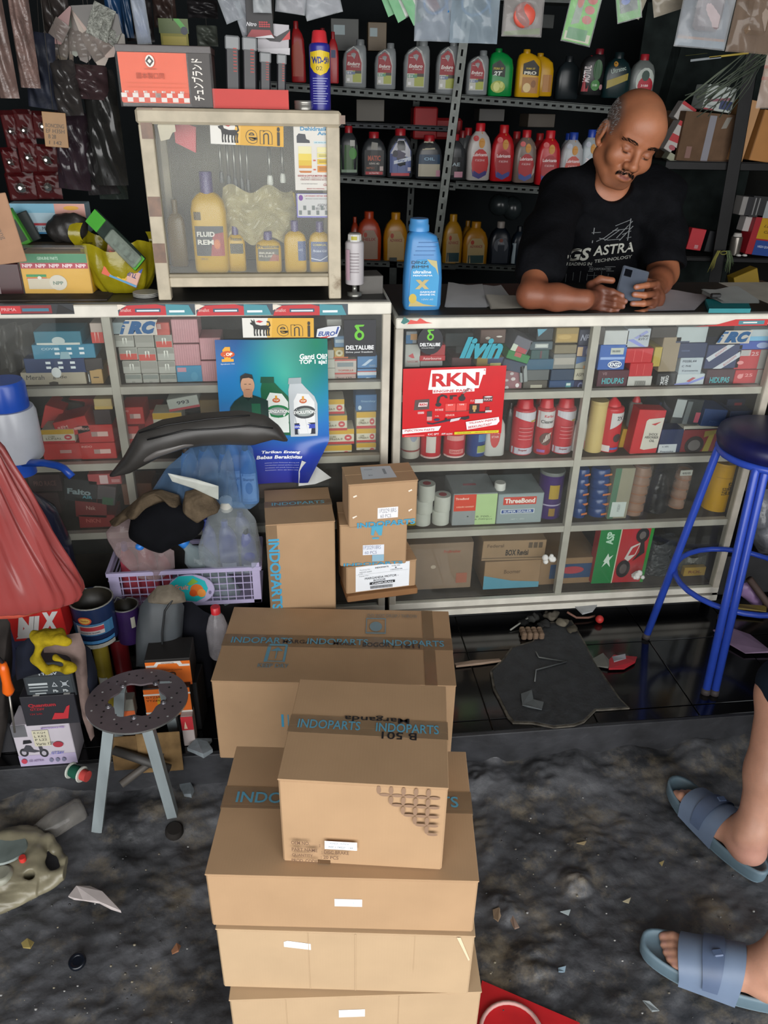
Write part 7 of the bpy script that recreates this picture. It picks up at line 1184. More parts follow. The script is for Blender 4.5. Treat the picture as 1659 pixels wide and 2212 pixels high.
for s in(-1,1):
 spots+=[(np.array(Lh(s*.070,-.02,.035)),(.022,.075,.055),'#5a504c',.85,ax),(np.array(Lh(s*.032,.086,-.011)),(.017,.008,.0035),'#1e1410',.9,ax),(np.array(Lh(s*.032,.088,.004)),(.02,.012,.012),'#7c4a36',.5,ax)]
for t_,d_ in nails[:4]+nails[5:9]:spots.append((np.array(t_+Vector((0,-.006,.002))),(.0075,.006,.0062),'#a07870',.8))
paint(me,P,'#a5694a',spots)
mp_=man.location
def child(name,me_,label=None):
 o=link(name,me_,man);o.location=-Vector(mp_);
 if label:o['label']=label
 return o
body=child('body',me);hb=BVHTree.FromPolygons([v.co for v in me.vertices],[p.vertices for p in me.polygons])
def strands(name,pts,dirf,ln,r,col,label=None):
 m=MB();mt=M(col,r=.8)
 for p in pts:
  q,n,_,dd=hb.find_nearest(p)
  if q is None:continue
  d=dirf(p);d=(d-n*d.dot(n)).normalized();L_=ln*R.uniform(.7,1.2);a=q+n*.0004;b_=q+d*L_*.5+n*.0016;c_=q+d*L_+n*.0012
  m.tube([a,b_,c_],[r,r*.8,r*.3],mt,3)
 o=child(name,m.mesh(name),label);o['kind']='stuff';return o
for s in(-1,1):
 pts=[Lh(s*(.013+.036*t),.09-.02*t,.021+.006*math.sin(t*2.6)-.007*t+R.uniform(-.0028,.0028))for t in np.linspace(0,1,90)]
 strands('eyebrow',pts,lambda p,s=s:AR*s+AU*.15,.008,.00055,'#1d1613','dark eyebrow')
pts=[Lh(x,.10,-.051-.16*abs(x)-.35*max(0,abs(x)-.020)+R.uniform(-.005,.0035))for x in np.linspace(-.034,.034,230)]
strands('moustache',pts,lambda p:(AR*(1 if(p-HC_).dot(AR)>0 else-1))*.5-AU,.008,.0005,'#17110f','thin black moustache')
pts=[]
for s in(-1,1):
 for k in range(520):
  y=R.uniform(-.09,.035);z=R.uniform(-.02,.075)
  if z<.0 and y>-.0:continue
  if z>.055 and y>.01:continue
  pts.append(Lh(s*.085,y,z))
strands('hair',pts,lambda p:-AF*.6-AU,.009,.0004,'#8a8684','short greying hair at the temples')
SH=M('#0b0c10',r=.85,var=.25,scale=60,bump=.2);FS=Field(lo_-Vector((.03,0,.12)),hi_-Vector((-.03,-.12,.16)),.004)
g=.013
FS.cone(sL+Vector((.03,.01,.008)),sR+Vector((-.03,.01,.008)),.062+g,.062+g,.05);FS.ell(ch+Vector((0,.03,-.11)),(.165,.118,.18),.06);FS.ell(ch+Vector((0,.06,-.27)),(.165,.118,.18),.05);FS.cone(nb_-Vector((0,0,.02)),ch,.062,.08,.05)
mL=sL*.26+eL*.74;FS.cone(sL,mL,.060+g,.060+g,.03);mR=sR*.16+eR*.84;FS.cone(sR,mR,.060+g,.058+g,.03);FS.noise(.0065,30,5)
FS.cone(mL+(eL-sL)*.30,mL+(eL-sL)*.34,.085,.09,.004,'sub');FS.cone(mR+(eR-sR)*.34,mR+(eR-sR)*.4,.085,.09,.004,'sub')
cN=onY(1328,404,.36);
FS.cone(cN+Vector((.0,.06,.02)),cN+Vector((.004,-.10,-.0)),.055,.055,.006,'sub');FS.ell(nb_+Vector((0,-.0,.045)),(.062,.070,.05),.006,op='sub')
FS.cutz(ZTR-.02+.0)
me2,P2=FS.mesh('tshirt',SH,2);shirt=child('tshirt',me2,'black T-shirt with pale lettering');sb=BVHTree.FromPolygons([v.co for v in me2.vertices],[p.vertices for p in me2.polygons])
def sproj(px0,py0,px1,py1,Y=.30):
 a=onY(px0,py1,Y);b=onY(px1,py0,Y);ce=(a+b)/2
 W,H=b.x-a.x,b.z-a.z
 def w(u,v):
  tgt=Vector((a.x+u*W,Y,a.z+v*H));d=(tgt-CAM).normalized();q=sb.ray_cast(CAM,d)[0]
  if q is None:q=tgt
  q=q-d*.003;return(q.x,q.y,q.z)
 return W,H,w
def sdec(b,items):
 W,H,w=sproj(*b);decor(shirt,W,H,items,warp=w,eps=0,step=.00001,rough=.8)
WH='#a9aaa2'
sdec((1222,515,1375,575),[('t',.18,.42,.34,.46,'GS',WH,.03,.25,.05),('t',.68,.62,.60,.36,'ASTRA',WH,.02,.15,.10),('t',.20,.08,.38,.12,'LEADING IN','#8a8b86',.02,.1,.0),('t',.70,.26,.56,.12,'TECHNOLOGY','#8a8b86',.02,.1,.12)])
lines=[]
for(x0,y0,x1,y1)in((.05,.0,.05,.62),(.0,.42,.22,.44),(.30,.18,.62,.62),(.34,.10,.66,.52),(.62,.2,.95,.9),(.7,.1,.98,.7),(.2,.2,.42,.12),(.42,.12,.72,.16),(.55,.7,.9,.95),(.86,.2,.98,.25),(.14,.06,.3,.2),(.75,.35,.95,.5),(.9,.1,.9,1.0),(.5,.5,.9,.6)):
 L_=math.hypot(x1-x0,y1-y0);nx,ny=-(y1-y0)/L_*.012,(x1-x0)/L_*.012
 lines.append(('p',[(x0+nx,y0+ny),(x1+nx,y1+ny),(x1-nx,y1-ny),(x0-nx,y0-ny)],'#6f7274'))
sdec((1275,472,1372,525),lines)
l2=[('r',.02+.13*i,.05+.1*(i%2),.03+.13*i,.5+.07*(i%3),'#55585a')for i in range(7)]+[('r',.42,.62,.9,.64,'#7a7c7e'),('r',.42,.84,.92,.86,'#7a7c7e'),('t',.64,.74,.4,.12,'INCORPORATED','#6a6c6e'),('r',.42,.4,.6,.42,'#55585a')]
sdec((1218,570,1340,612),l2)
a,b_,c_,d_=onY(1350,590,.085),onY(1404,594,.075),onY(1384,640,.04),onY(1322,634,.06)
ux=((b_-a)+(c_-d_)).normalized();uy=((a-d_)+(b_-c_));ux=(ux-uy.normalized()*ux.dot(uy.normalized())*.5).normalized();uy=(uy-ux*uy.dot(ux)).normalized();uz=ux.cross(uy);ce=(a+b_+c_+d_)/4
pw,pl=.070,.092
ph=thing('mobile_phone','dark blue mobile phone in a clear bumper held by the man','phone',ce);TT=Matrix((ux,uy,uz)).transposed().to_4x4();ph.rotation_euler=TT.to_euler()
m=MB();m.box(-pw/2,pw/2,-pl/2,pl/2,-.004,.004,M('#1c2740',r=.18,var=.2),.003);part('body',m,ph);m=MB();m.box(-pw/2-.002,pw/2+.002,-pl/2-.002,pl/2+.002,-.0045,.005,M('#a9b4c4',r=.05,alpha=.22),.003);part('bumper_case',m,ph);m=MB();m.box(-pw/2+.006,-pw/2+.026,pl/2-.03,pl/2-.008,.004,.006,M('#0c0e14',r=.2),.002);part('camera_bump',m,ph)
m=MB();
for s in(-1,1):m.tube([(s*.09,0,ZTR-.02),(s*.10,0,.5),(s*.10,.02,.06)],[.10,.075,.055],M('#1a1b20',r=.9),12)
m.box(-.15,-.04,-.10,.08,0.001,.06,M('#1a1512',r=.6),.02);m.box(.04,.15,-.10,.08,0.001,.06,M('#1a1512',r=.6),.02);part('trousers',m,man)
# ================================================================ HEAP at the left and things on the floor
def lerp_poly(pts,t):
 d=[0]
 for a,b in zip(pts,pts[1:]):d.append(d[-1]+math.dist(a,b))
 x=t*d[-1]
 for i in range(len(pts)-1):
  if x<=d[i+1]+1e-9:k=(x-d[i])/(d[i+1]-d[i]);return tuple(pts[i][j]+(pts[i+1][j]-pts[i][j])*k for j in range(2))
 return pts[-1]
def shell(name,lab,cat,up,lo,Y,bulge,mat,back=.3,nz=0,sc=14,nu=30,nv=14,tilt=0,parent=None,group=None,pn='body',fold=0,plab=None):
 """a padded body between an upper and a lower outline given as pixels, at depth Y"""
 o=onY(sum(p[0]for p in up+lo)/len(up+lo),max(p[1]for p in lo),Y);m=MB()
 for s,bb in((-1,bulge),(1,bulge*back)):
  def fn(u,v,s=s,bb=bb):
   a=lerp_poly(up,u);b=lerp_poly(lo,u);p=onY(b[0]+(a[0]-b[0])*v,b[1]+(a[1]-b[1])*v,Y+tilt*(v-.5))
   e=(math.sin(math.pi*v)**.55)*(math.sin(math.pi*min(1,max(0,u)))**.4);q=p-o;n=mn.noise(Vector((q.x*sc,q.z*sc,s*3.1)))*nz+(fold*math.sin(u*26+5*mn.noise(q*9))if fold else 0)
   return(q.x,q.y+s*bb*e+n*e,q.z+n*.4*e)
  m.grid(fn,nu,nv,mat)
 if parent:ob=part(pn,m,parent,plab);ob.location=o-parent.location;return ob
 ob=single(name,m,lab,cat,o,group=group);return ob
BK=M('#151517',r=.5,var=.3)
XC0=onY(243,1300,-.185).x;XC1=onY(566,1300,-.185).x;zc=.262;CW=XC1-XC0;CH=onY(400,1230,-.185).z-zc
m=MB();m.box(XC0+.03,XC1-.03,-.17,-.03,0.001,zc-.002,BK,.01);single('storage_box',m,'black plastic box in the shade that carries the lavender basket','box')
cr_=thing('plastic_basket','lavender plastic lattice basket full of bagged bottles','basket',(XC0,-.185,zc));LAV=M('#a9a0bd',r=.35,alpha=.85,var=.06);LA2=M('#a8a0c0',r=.35,var=.06);CD=.16
m=MB();m.box(0,CW,0,CD,0,.004,LA2);part('bottom',m,cr_)
for nm,a in(('rim',(-.004,CW+.004,-.006,.004,CH-.012,CH)),('rim',(-.004,CW+.004,CD-.004,CD+.006,CH-.012,CH)),('rim',(-.006,.004,0,CD,CH-.012,CH)),('rim',(CW-.004,CW+.006,0,CD,CH-.012,CH)),('corner',(0,.028,-.003,.003,0,CH-.01)),('corner',(CW-.022,CW,-.003,.003,0,CH+.012)),('base_band',(0,CW,-.003,.003,0,.012))):m=MB();m.box(*a,LA2,.001);part(nm,m,cr_)
for k in range(17):m=MB();x=.032+k*(CW-.06)/16;m.box(x,x+.0022,-.0015,.0015,.012,CH-.012,LA2);part('bar',m,cr_)
for k in range(4):m=MB();z=.022+k*(CH-.04)/3.6;m.box(.028,CW-.022,-.002,.002,z,z+.0022,LA2);part('bar',m,cr_)
for k in range(4):m=MB();z=.02+k*(CH-.04)/3.4;m.box(-.002,.002,0,CD,z,z+.004,LA2);part('side_bar',m,cr_);
X,Z,W,H=fit(360,1242,462,1306,-.2);ov=thing('oval_lid','lavender oval lid with a turquoise fruit print in front of the basket','lid',(X,-.2,Z),(0,.05,0));n=28
m=MB();m.prism([(W/2*math.cos(6.283*k/n),H/2+H/2*math.sin(6.283*k/n))for k in range(n)],0,.006,LA2,bev=.002);part('lid',m,ov)
decor(ov,W,H,[('p',[(.02,.35),(.05,.7),(.25,.96),(.55,.98),(.8,.8),(.86,.55),(.78,.25),(.6,.1),(.4,.14),(.2,.3)],'#1fa8ac'),('e',.62,.5,.14,.2,'#cf6a24'),('e',.72,.4,.09,.14,'#d88a3c'),('e',.54,.40,.08,.12,'#c4501c'),('p',[(.42,.7),(.55,.9),(.66,.78),(.5,.66)],'#7aa83c'),('t',.3,.6,.3,.16,'Fruit','#e08a7a',.02,.2),('p',[(.02,.35),(.2,.3),(.4,.14),(.3,.1)],'#0a5a5c'),('e',.9,.42,.03,.06,'#6a6480')],T=Matrix.Translation((-W/2,0,0)))
FILM=M('#c4ccd0',r=.07,alpha=.08,kind='film',scale=18);PINKB=M('#b8868c',r=.1,alpha=.6,kind='film',scale=20)
def lbottle(b,lab,body,cap,Y,items=None,style='tall',tilt=0,rz=0,group=None):vessel('bottle',lab,'bottle',b,Y,style,body,cap,items,group=group,n=2.6)
PK=M('#c05060',r=.12,alpha=.7,var=.1)
lbottle((258,1178,300,1300),'pink liquid bottle at the left in the basket',PK,'#2a6ac0',-.14);lbottle((296,1168,340,1300),'pink liquid bottle with a blue cap under the black cloth',PK,'#2a6ac0',-.14);lbottle((340,1190,372,1300),'clear pink tinted bottle behind the oval lid',PK,'#c9c9cc',-.10)
shell('plastic_bag','crinkled clear bag around the pink bottles at the basket left','bag',[(228,1150),(262,1112),(300,1120),(340,1170),(376,1190)],[(232,1165),(262,1215),(300,1250),(340,1258),(378,1228)],-.165,.03,M('#b8a4a4',r=.07,alpha=.2,kind='film',scale=26),nz=.02,sc=30)
WB=M('#b4c4c8',r=.06,alpha=.25,kind='film',scale=20)
wb=thing('water_bottle','dented clear water bottle with a blue cap lying in the basket','bottle',onY(400,1175,-.12));A=Vector((0,0,0));B=onY(500,1290,-.14)-wb.location
m=MB();m.tube([A*1,A+(B-A)*.08,A+(B-A)*.2,A+(B-A)*.42,A+(B-A)*.5,A+(B-A)*.75,B],[.012,.014,.036,.040,.034,.039,.036],WB,18);part('body',m,wb);m=MB();m.tube([(-.012,0,.014),(.003,0,-.002)],.015,M('#2f78c8',r=.35),14);part('cap',m,wb)
m=MB();m.ball((0,0,0),(.013,.011,.011),M('#2a74c8',r=.35),10);single('blue_cap',m,'blue bottle cap peeking out under the black cloth at the left','cap',onY(302,1180,-.19))
VB=M('#4a4f9a',r=.14,alpha=.82,var=.15)
for b,l,Y,c in(((436,1125,470,1232),'violet blue bottle at the left in the clear bag',-.11,'#3a4a9a'),((470,1130,515,1240),'violet blue bottle in the middle of the clear bag',-.13,'#3a4a9a'),((518,1145,556,1240),'dark violet bottle with a black cap at the right of the bag',-.14,'#141418'),((505,1110,545,1200),'violet blue bottle at the back of the clear bag',-.07,'#26387a')):
 lbottle(b,l,VB,c,Y,[('r',.15,.05,.85,.22,'#a9accb')],group='violet bottles in the clear bag')
shell('plastic_bag','large clear bag holding the violet bottles beside the tall carton','bag',[(428,1180),(450,1112),(480,1084),(520,1084),(552,1120),(566,1190)],[(430,1210),(455,1236),(490,1240),(520,1240),(545,1240),(566,1215)],-.15,.05,FILM,nz=.02,sc=22)
m=MB();X,Z,W,H=fit(473,1082,502,1106,-.17);m.loft([(0,W/2,W/2),(H,W/2,W/2)],M('#b5b4ac',r=.3),14,T=Matrix.Rotation(.3,4,'X'));single('white_bottle_cap',m,'pale grey screw top on top of the violet bottle bag','cap',(X,-.15,Z))
LB=M('#3a86c0',r=.15,alpha=.85,var=.12)
for i,(b,l)in enumerate((((388,968,432,1085),'light blue bottle in a knotted clear bag, leftmost'),((424,962,474,1090),'light blue bottle in a knotted clear bag, middle'),((470,968,508,1092),'light blue bottle leaning behind the middle ones'),((486,940,524,1098),'light blue bottle with a black pump top under the fender'),((516,960,556,1090),'light blue bottle with a white label beside the poster'))):
 lbottle(b,l,LB,'#1c1c1f' if i>2 else '#5a4a3a',-.06-.012*i,[('r',.1,.05,.9,.52,'#8fb4d4'),('r',.16,.1,.84,.48,'#a9c8e0'),('t',.5,.42,.6,.06,'Shampo','#2f5f90'),('e',.5,.28,.2,.1,'#4a86b8')]if i>2 else None,style='tall',group='light blue bottles in clear bags')
 if i<3:shell('clear_sleeve',['clear gathered bag around the leftmost light blue bottle','clear gathered bag around the middle light blue bottle','clear gathered bag around the leaning light blue bottle'][i],'bag',[(b[0]-8,b[3]-10),(b[0]+8,b[1]+30),((b[0]+b[2])/2+4,b[1]-4),(b[2]-4,b[1]+30),(b[2]+10,b[3]-10)],[(b[0]-8,b[3]),(b[0]+10,b[3]+4),(b[2],b[3]+4),(b[2]+10,b[3])],-.10-.01*i,.03,FILM,nz=.012,sc=50,fold=.004)
shell('plastic_bag','big clear bluish bag around the light blue bottles','bag',[(322,1070),(360,1010),(420,960),(490,945),(545,962),(560,1060)],[(326,1078),(380,1096),(440,1100),(500,1100),(540,1100),(560,1085)],-.14,.05,M('#7fa4cc',r=.07,alpha=.05,kind='film',scale=14),nz=.02,sc=18)
sheetp=shell('price_sleeve','clear flat sleeve with faint handwriting across the blue bottles','sleeve',[(362,1022),(420,1034),(472,1050)],[(372,1040),(420,1056),(472,1080)],-.21,.004,M('#b9bcb4',r=.1,alpha=.6,kind='film',scale=20))
FEN=M('#3a3836',r=.42,var=.45,scale=6,bump=.1)
fd=thing('fender','long black motorbike mudguard lying over the blue bottles','fender',onY(430,950,-.22))
shell('','','',[(236,1026),(268,985),(298,930),(350,906),(430,892),(520,886),(575,897),(604,920),(622,950)],[(238,1030),(285,1020),(350,985),(400,968),(440,962),(490,960),(545,962),(590,948),(620,954)],-.22,.045,FEN,nz=.002,nu=50,parent=fd)
m=MB()
for pts in([(318,950),(400,930),(470,926),(540,920),(590,925)],[(300,935),(360,918),(450,905),(540,897)]):m.tube([onY(x,y,-.262)-fd.location for x,y in pts],.0022,M('#0e0e0f',r=.5),6)
part('ridge',m,fd)['kind']='stuff'
shell('','','',[(295,985),(340,955),(400,940),(450,938)],[(296,1005),(345,985),(400,965),(450,955)],-.232,.03,M('#5f5c5a',r=.35,var=.3,scale=8),parent=fd,pn='worn_patch',plab='dusty grey worn patch')
BRC=M('#55493a',r=.9,var=.4,scale=30,bump=.5)
shell('brown_rag','brown olive oily rag draped at the left over the basket','rag',[(236,1126),(270,1100),(310,1066),(350,1058),(388,1070),(392,1088)],[(240,1132),(275,1122),(310,1104),(340,1092),(370,1086),(393,1092)],-.19,.04,BRC,nz=.04,sc=22);shell('brown_rag','brown olive oily rag bunched in the middle beside the clear sleeve','rag',[(394,1090),(400,1062),(430,1054),(462,1072),(476,1092)],[(396,1096),(412,1112),(430,1126),(452,1110),(474,1100)],-.20,.045,BRC,nz=.04,sc=24)
shell('black_cloth','black cloth heaped over the basket of bottles','cloth',[(277,1150),(284,1112),(320,1096),(350,1084),(400,1094),(432,1108),(442,1128)],[(279,1160),(300,1174),(325,1186),(352,1194),(385,1176),(418,1162),(440,1140)],-.215,.05,M('#0b0c10',r=.9,var=.3,bump=.2),nz=.02,sc=14)
Yp=-.17;gl_=onY(52,1200,Yp);rg=.118;zt_=onY(60,1062,Yp).z
gj=thing('water_gallon','dark smoky water gallon behind the red bag, carrying the hand pump','gallon',(gl_.x,Yp+.02,0));m=MB();m.lathe([(rg*.9,0.001),(rg,.02),(rg*.96,zt_*.25),(rg,zt_*.5),(rg*.98,zt_*.72),(rg*.8,zt_*.88),(rg*.4,zt_*.97),(.03,zt_),(.03,zt_+.03)],M('#26283a',r=.12,var=.3),32);part('body',m,gj)
Xp,Zp,Wp,Hp=fit(-40,895,74,1004,Yp);pm=thing('hand_water_pump','white and blue hand water pump with a bent blue spout','pump',(Xp,Yp+.05,zt_+.03));z0=Zp-zt_-.03
BLU=M('#1f4aa8',r=.3,var=.06);m=MB();m.lathe([(.034,0),(.034,z0*.5),(.042,z0*.9),(.042,z0)],BLU,24);part('neck',m,pm)
m=MB();m.lathe([(Wp*.47,z0),(Wp*.5,z0+.008),(Wp*.5,z0+Hp*.9),(Wp*.46,z0+Hp)],M('#b0b4bc',r=.3,var=.06),32);part('cylinder',m,pm,'white cylinder')
zc2=onY(20,835,Yp).z-zt_-.03;m=MB();m.lathe([(Wp*.38,z0+Hp-.004),(Wp*.40,z0+Hp+.004),(Wp*.40,zc2-.01),(Wp*.36,zc2)],BLU,32);part('press_cap',m,pm)
P_=[onY(50,1000,Yp+.02),onY(95,1000,Yp-.02),onY(125,1006,Yp-.04),onY(138,1012,Yp-.05),onY(156,1030,Yp-.06)];m=MB();m.tube([p-pm.location for p in P_],.0095,BLU,12);part('spout',m,pm)
RB=M('#964240',r=.11,alpha=.64,kind='film',scale=9,stretch=(1.0,1,.12));Yr=-.55
tp_=onY(-150,850,Yr);bt_=onY(55,1335,Yr);rb=thing('red_plastic_bag','translucent red plastic bag hanging full at the left photo edge','bag',tp_)
def redf(u,v):
 edge=lerp_poly([(-100,850),(-60,900),(5,975),(75,1095),(128,1190),(165,1245),(184,1278),(172,1300),(80,1316)],min(1,v*1.0));xr=edge[0];cxp=-150+190*min(1,v*1.15);a=u*2*math.pi
 pe=onY(edge[0],edge[1],Yr);c=onY(cxp,edge[1],Yr);r=max(.004,(pe.x-c.x));f=1+(.06*math.sin(a*13+2*math.sin(v*4))+.045*math.sin(a*29+3*v))*(1-v**3)+.02*math.sin(a*7+v*20)
 return(c.x+r*math.cos(a)*f-tp_.x,r*.42*math.sin(a)*f,c.z-tp_.z)
m=MB();m.grid(redf,140,40,RB,wrap=True);part('film',m,rb)
m=MB();m.ball((bt_.x-tp_.x-.02,0,bt_.z-tp_.z+.055),(.085,.05,.045),M('#b8503f',r=.4,var=.3),14);part('contents',m,rb);m=MB();m.tube([(0,0,-.01),(-.02,0,2.5-tp_.z)],.002,M('#6a5a50',r=.8),6);part('cord',m,rb)
def low(b,lab,col,D=.07,Y=-.40,rz=0,roll=0,tilt=0,front=None,top=None,name='carton',cat='box',Z=None):
 X,Zb,W,H=fit(*b,Y)
 if Z is not None:H+=Zb-Z;Zb=Z
 return boxthing(name,lab,cat,W,D,H,col,(X,Y,Zb),(tilt,roll,rz),front=front,top=top)
low((33,1563,160,1655),'white battery carton with a scooter picture at the foot of the stack','#aaa4ac',.075,-.49,front=[('r',0,0,1,.26,'#a096b0'),('r',.0,.72,.25,1,'#5a5a5e'),('e',.12,.34,.075,.10,'#2c2c30'),('e',.12,.34,.04,.055,'#9a96a0'),('e',.46,.30,.075,.10,'#2c2c30'),('e',.46,.30,.04,.055,'#9a96a0'),('p',[(.10,.38),(.18,.52),(.26,.50),(.30,.40),(.40,.36),(.38,.58),(.44,.60),(.46,.36),(.30,.33)],'#3c3c42'),('p',[(.14,.55),(.30,.57),(.28,.64),(.16,.64)],'#1c1c20'),('r',.34,.48,.62,.86,'#b5b09a'),('t',.47,.80,.2,.05,'R KQ4','#3a3a38',0),('t',.47,.72,.2,.05,'L KR2','#3a3a38',0),('t',.47,.64,.2,.05,'P L22','#3a3a38',0),('t',.52,.54,.3,.06,'Vario 125','#3a3a38',0),('e',.74,.5,.09,.07,'#8f2a38'),('t',.70,.30,.22,.06,'GTZ6V','#5a5aa8',.02),('e',.09,.14,.05,.06,'#a8384a'),('t',.3,.14,.26,.05,'GS ASTRA','#7a6a8a'),('e',.56,.13,.035,.05,'#6a6a80'),('e',.67,.13,.035,.05,'#6a6a80'),('e',.78,.13,.035,.05,'#6a6a80'),('t',.72,.92,.4,.04,'MAINTENANCE FREE','#7a5aa0')],Z=0.001)
low((48,1503,168,1566),'dark carton with red lettering under the battery','#1b1b22',.075,-.496,front=[('t',.38,.70,.5,.14,'Quantum','#8f2028',.04),('t',.28,.58,.26,.08,'GTZ6V','#8f2028',.02),('t',.24,.42,.22,.06,'12V 5Ah','#7a1c24'),('p',[(.50,.2),(.58,.42),(.74,.40),(.82,.62),(.88,.66),(.80,.2)],'#a0242c')])
bt=low((50,1432,160,1506),'dark grey motorbike battery with recycling symbols on the stack','#23272b',.06,-.488,front=[('r',.05,.06,.95,.62,'#2c3236'),('t',.46,.84,.4,.08,'YUASA','#8a9094',.03),('t',.5,.7,.4,.08,'YTZ6V','#9aa0a4',.03),('r',.08,.38,.46,.44,'#a0a6a8'),('r',.08,.3,.46,.34,'#8a9092'),('r',.08,.2,.44,.24,'#7a8082'),('r',.18,.12,.40,.16,'#8a9092'),('p',[(.54,.32),(.60,.46),(.66,.32)],'#9aa0a4'),('p',[(.565,.345),(.60,.42),(.635,.345)],'#2c3236'),('p',[(.72,.30),(.74,.30),(.90,.48),(.88,.48)],'#9aa0a4'),('p',[(.88,.30),(.90,.30),(.74,.48),(.72,.48)],'#9aa0a4'),('r',.76,.34,.85,.44,'#8a9094'),('t',.60,.2,.1,.08,'Pb','#a0a6a8',.03),('t',.80,.2,.1,.08,'Pb','#a0a6a8',.03)])
for x in(-.036,.036):m=MB();m.box(x-.008,x+.008,-.006,.01,.0,.012,M('#a8a8a4',r=.3,metal=.6),.001);part('terminal',m,bt)
low((22,1318,142,1382),'red carton with big white slanted letters behind the yellow glove','#b81c18',.06,-.36,roll=-.04,front=[('t',.34,.50,.5,.62,'NI','#c9c6c4',.08,.4),('t',.74,.6,.4,.62,'X','#c9c6c4',.08,.4),('p',[(.05,.1),(.3,.5),(.36,.1)],'#c9c6c4')])
def tin(b,lab,body,rim,items,Y,open_=True,Z=None):
 X,Zb,W,H=fit(*b,Y)
 if Z is not None:H+=Zb-Z;Zb=Z
 t=thing('paint_can',lab,'can',(X,Y+W/2,Zb));m=MB();m.lathe([(W*.47,0),(W*.5,.006),(W*.49,H*.5),(W*.5,H)],M(body,r=.3,var=.2),30,cap=False);m.lathe([(W*.47,H),(W*.46,H*.55),(.001,H*.54)],M('#2a261e',r=.4,var=.5),30,cap=False);part('body',m,t)
 m=MB();m.tube([(W*.5*math.cos(a*.2618),W*.5*math.sin(a*.2618),H+(.012*math.sin(a*.8)if a%7<3 else 0)*(a>4 and a<12))for a in range(24)],.0022,M(rim,r=.35,metal=.4),6,True);part('rim',m,t)
 if items:
  def warp(u,v):a=(u-.5)*2.4;return(math.sin(a)*W*.5,-math.cos(a)*W*.502,v*H)
  its=[]
  for it in items:
   if it[0]=='r':its+=[('r',it[1]+(it[3]-it[1])*i/10,it[2],it[1]+(it[3]-it[1])*(i+1)/10,it[4],it[5])for i in range(10)]
   else:its.append(it)
  decor(t,W,H,its,warp=warp,eps=.0008,step=.0001)
 return t
tin((147,1318,242,1400),'blue paint can with an orange oval label and a dented rim','#1c2a4a','#8f8f88',[('r',.0,.32,1,.62,'#3a6a90'),('e',.42,.72,.14,.10,'#b8482c'),('e',.42,.72,.11,.07,'#c8a04a'),('t',.42,.72,.16,.05,'Danagloss','#7a2a1c'),('r',.22,.36,.78,.58,'#b5b0b0'),('r',.3,.46,.78,.56,'#a8343c'),('t',.5,.41,.4,.04,'SYNTHETIC ENAMEL','#6a6a70'),('r',0,.12,1,.2,'#3f78a8'),('r',0,.0,1,.1,'#9a9a92')],-.34)
tin((243,1322,300,1396),'purple paint can behind the blue one','#2c1a44','#6a6a68',[('r',.7,.5,.85,.8,'#9a988c')],-.28);tin((197,1385,232,1452),'yellow striped tin under the blue paint can','#8a7a2a','#6a6a60',[('r',.2,.2,.7,.5,'#a8a8a4')],-.31,Z=.001);tin((236,1385,276,1452),'dark red tin under the purple paint can','#5a1418','#3a3a38',[('r',.2,.1,.6,.4,'#8a8a80')],-.27,Z=.001)
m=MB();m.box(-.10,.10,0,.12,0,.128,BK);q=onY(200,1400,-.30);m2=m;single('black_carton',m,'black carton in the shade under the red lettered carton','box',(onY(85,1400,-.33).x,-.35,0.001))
YEG=M('#8f7c14',r=.85,var=.35,scale=40,bump=.3)
blob('work_glove','yellow and black work glove on top of the stack','glove',onY(110,1388,-.515),[((.0,0,.018),(.035,.025,.014)),((-.02,-.005,.022),(.02,.02,.012))],YEG,.003,.003,90,.012,cones=[((.01,-.01,.015),(.045,-.015,.012),.010,.009),((-.01,-.012,.02),(-.035,-.02,-.03),.011,.008),((-.03,-.02,-.03),(-.01,-.03,-.06),.008,.008),((-.0,-.02,-.058),(.03,-.03,-.058),.009,.007),((.01,-.015,-.03),(.05,-.03,-.056),.008,.008)])
shell('grey_brown_rag','long mauve grey rag trailing down over the battery stack','rag',[(92,1392),(140,1372),(172,1366),(185,1400),(190,1470),(196,1530),(204,1590)],[(95,1410),(125,1410),(150,1418),(162,1450),(170,1500),(178,1550),(196,1602)],-.50,.012,M('#6a5a55',r=.9,var=.3,bump=.3),nz=.02,sc=22)
shell('navy_rag','dark navy rag draped behind the mauve rag','rag',[(130,1385),(165,1380),(195,1400),(210,1450),(214,1560)],[(135,1400),(160,1410),(172,1470),(180,1520),(190,1570)],-.47,.03,M('#191c26',r=.9,var=.3),nz=.02,sc=16);shell('navy_rag','folded dark navy cloth at the left over the battery','rag',[(34,1400),(60,1378),(88,1382)],[(36,1470),(60,1460),(88,1455)],-.50,.03,M('#181b26',r=.9,var=.3),nz=.015,sc=16)
sd=thing('screwdriver','screwdriver with an orange handle at the left photo edge','tool',onY(32,1582,-.51));A=onY(6,1432,-.51)-sd.location;Bq=onY(20,1500,-.51)-sd.location
m=MB();m.tube([A,A*.8+Bq*.2,A*.4+Bq*.6,A*.12+Bq*.88,Bq],[.008,.011,.0105,.014,.008],M('#cf5a10',r=.3,var=.1),12);part('handle',m,sd);m=MB();m.tube([Bq,(0,0,0)],.0028,M('#8a8680',r=.35,metal=.7),8);part('shaft',m,sd)
m=MB();m.tube([A+Vector((0,0,0)),A+Vector((-.04,0,.11))],.004,M('#1c1c20',r=.6),6);part('strap',m,sd)
shell('dark_sack','dim brown grey sack at the left photo edge below the red bag','sack',[(-40,1330),(0,1320),(22,1345),(26,1400)],[(-40,1640),(0,1640),(16,1560),(26,1440)],-.45,.04,M('#2e2a28',r=.9,var=.4),nz=.02)
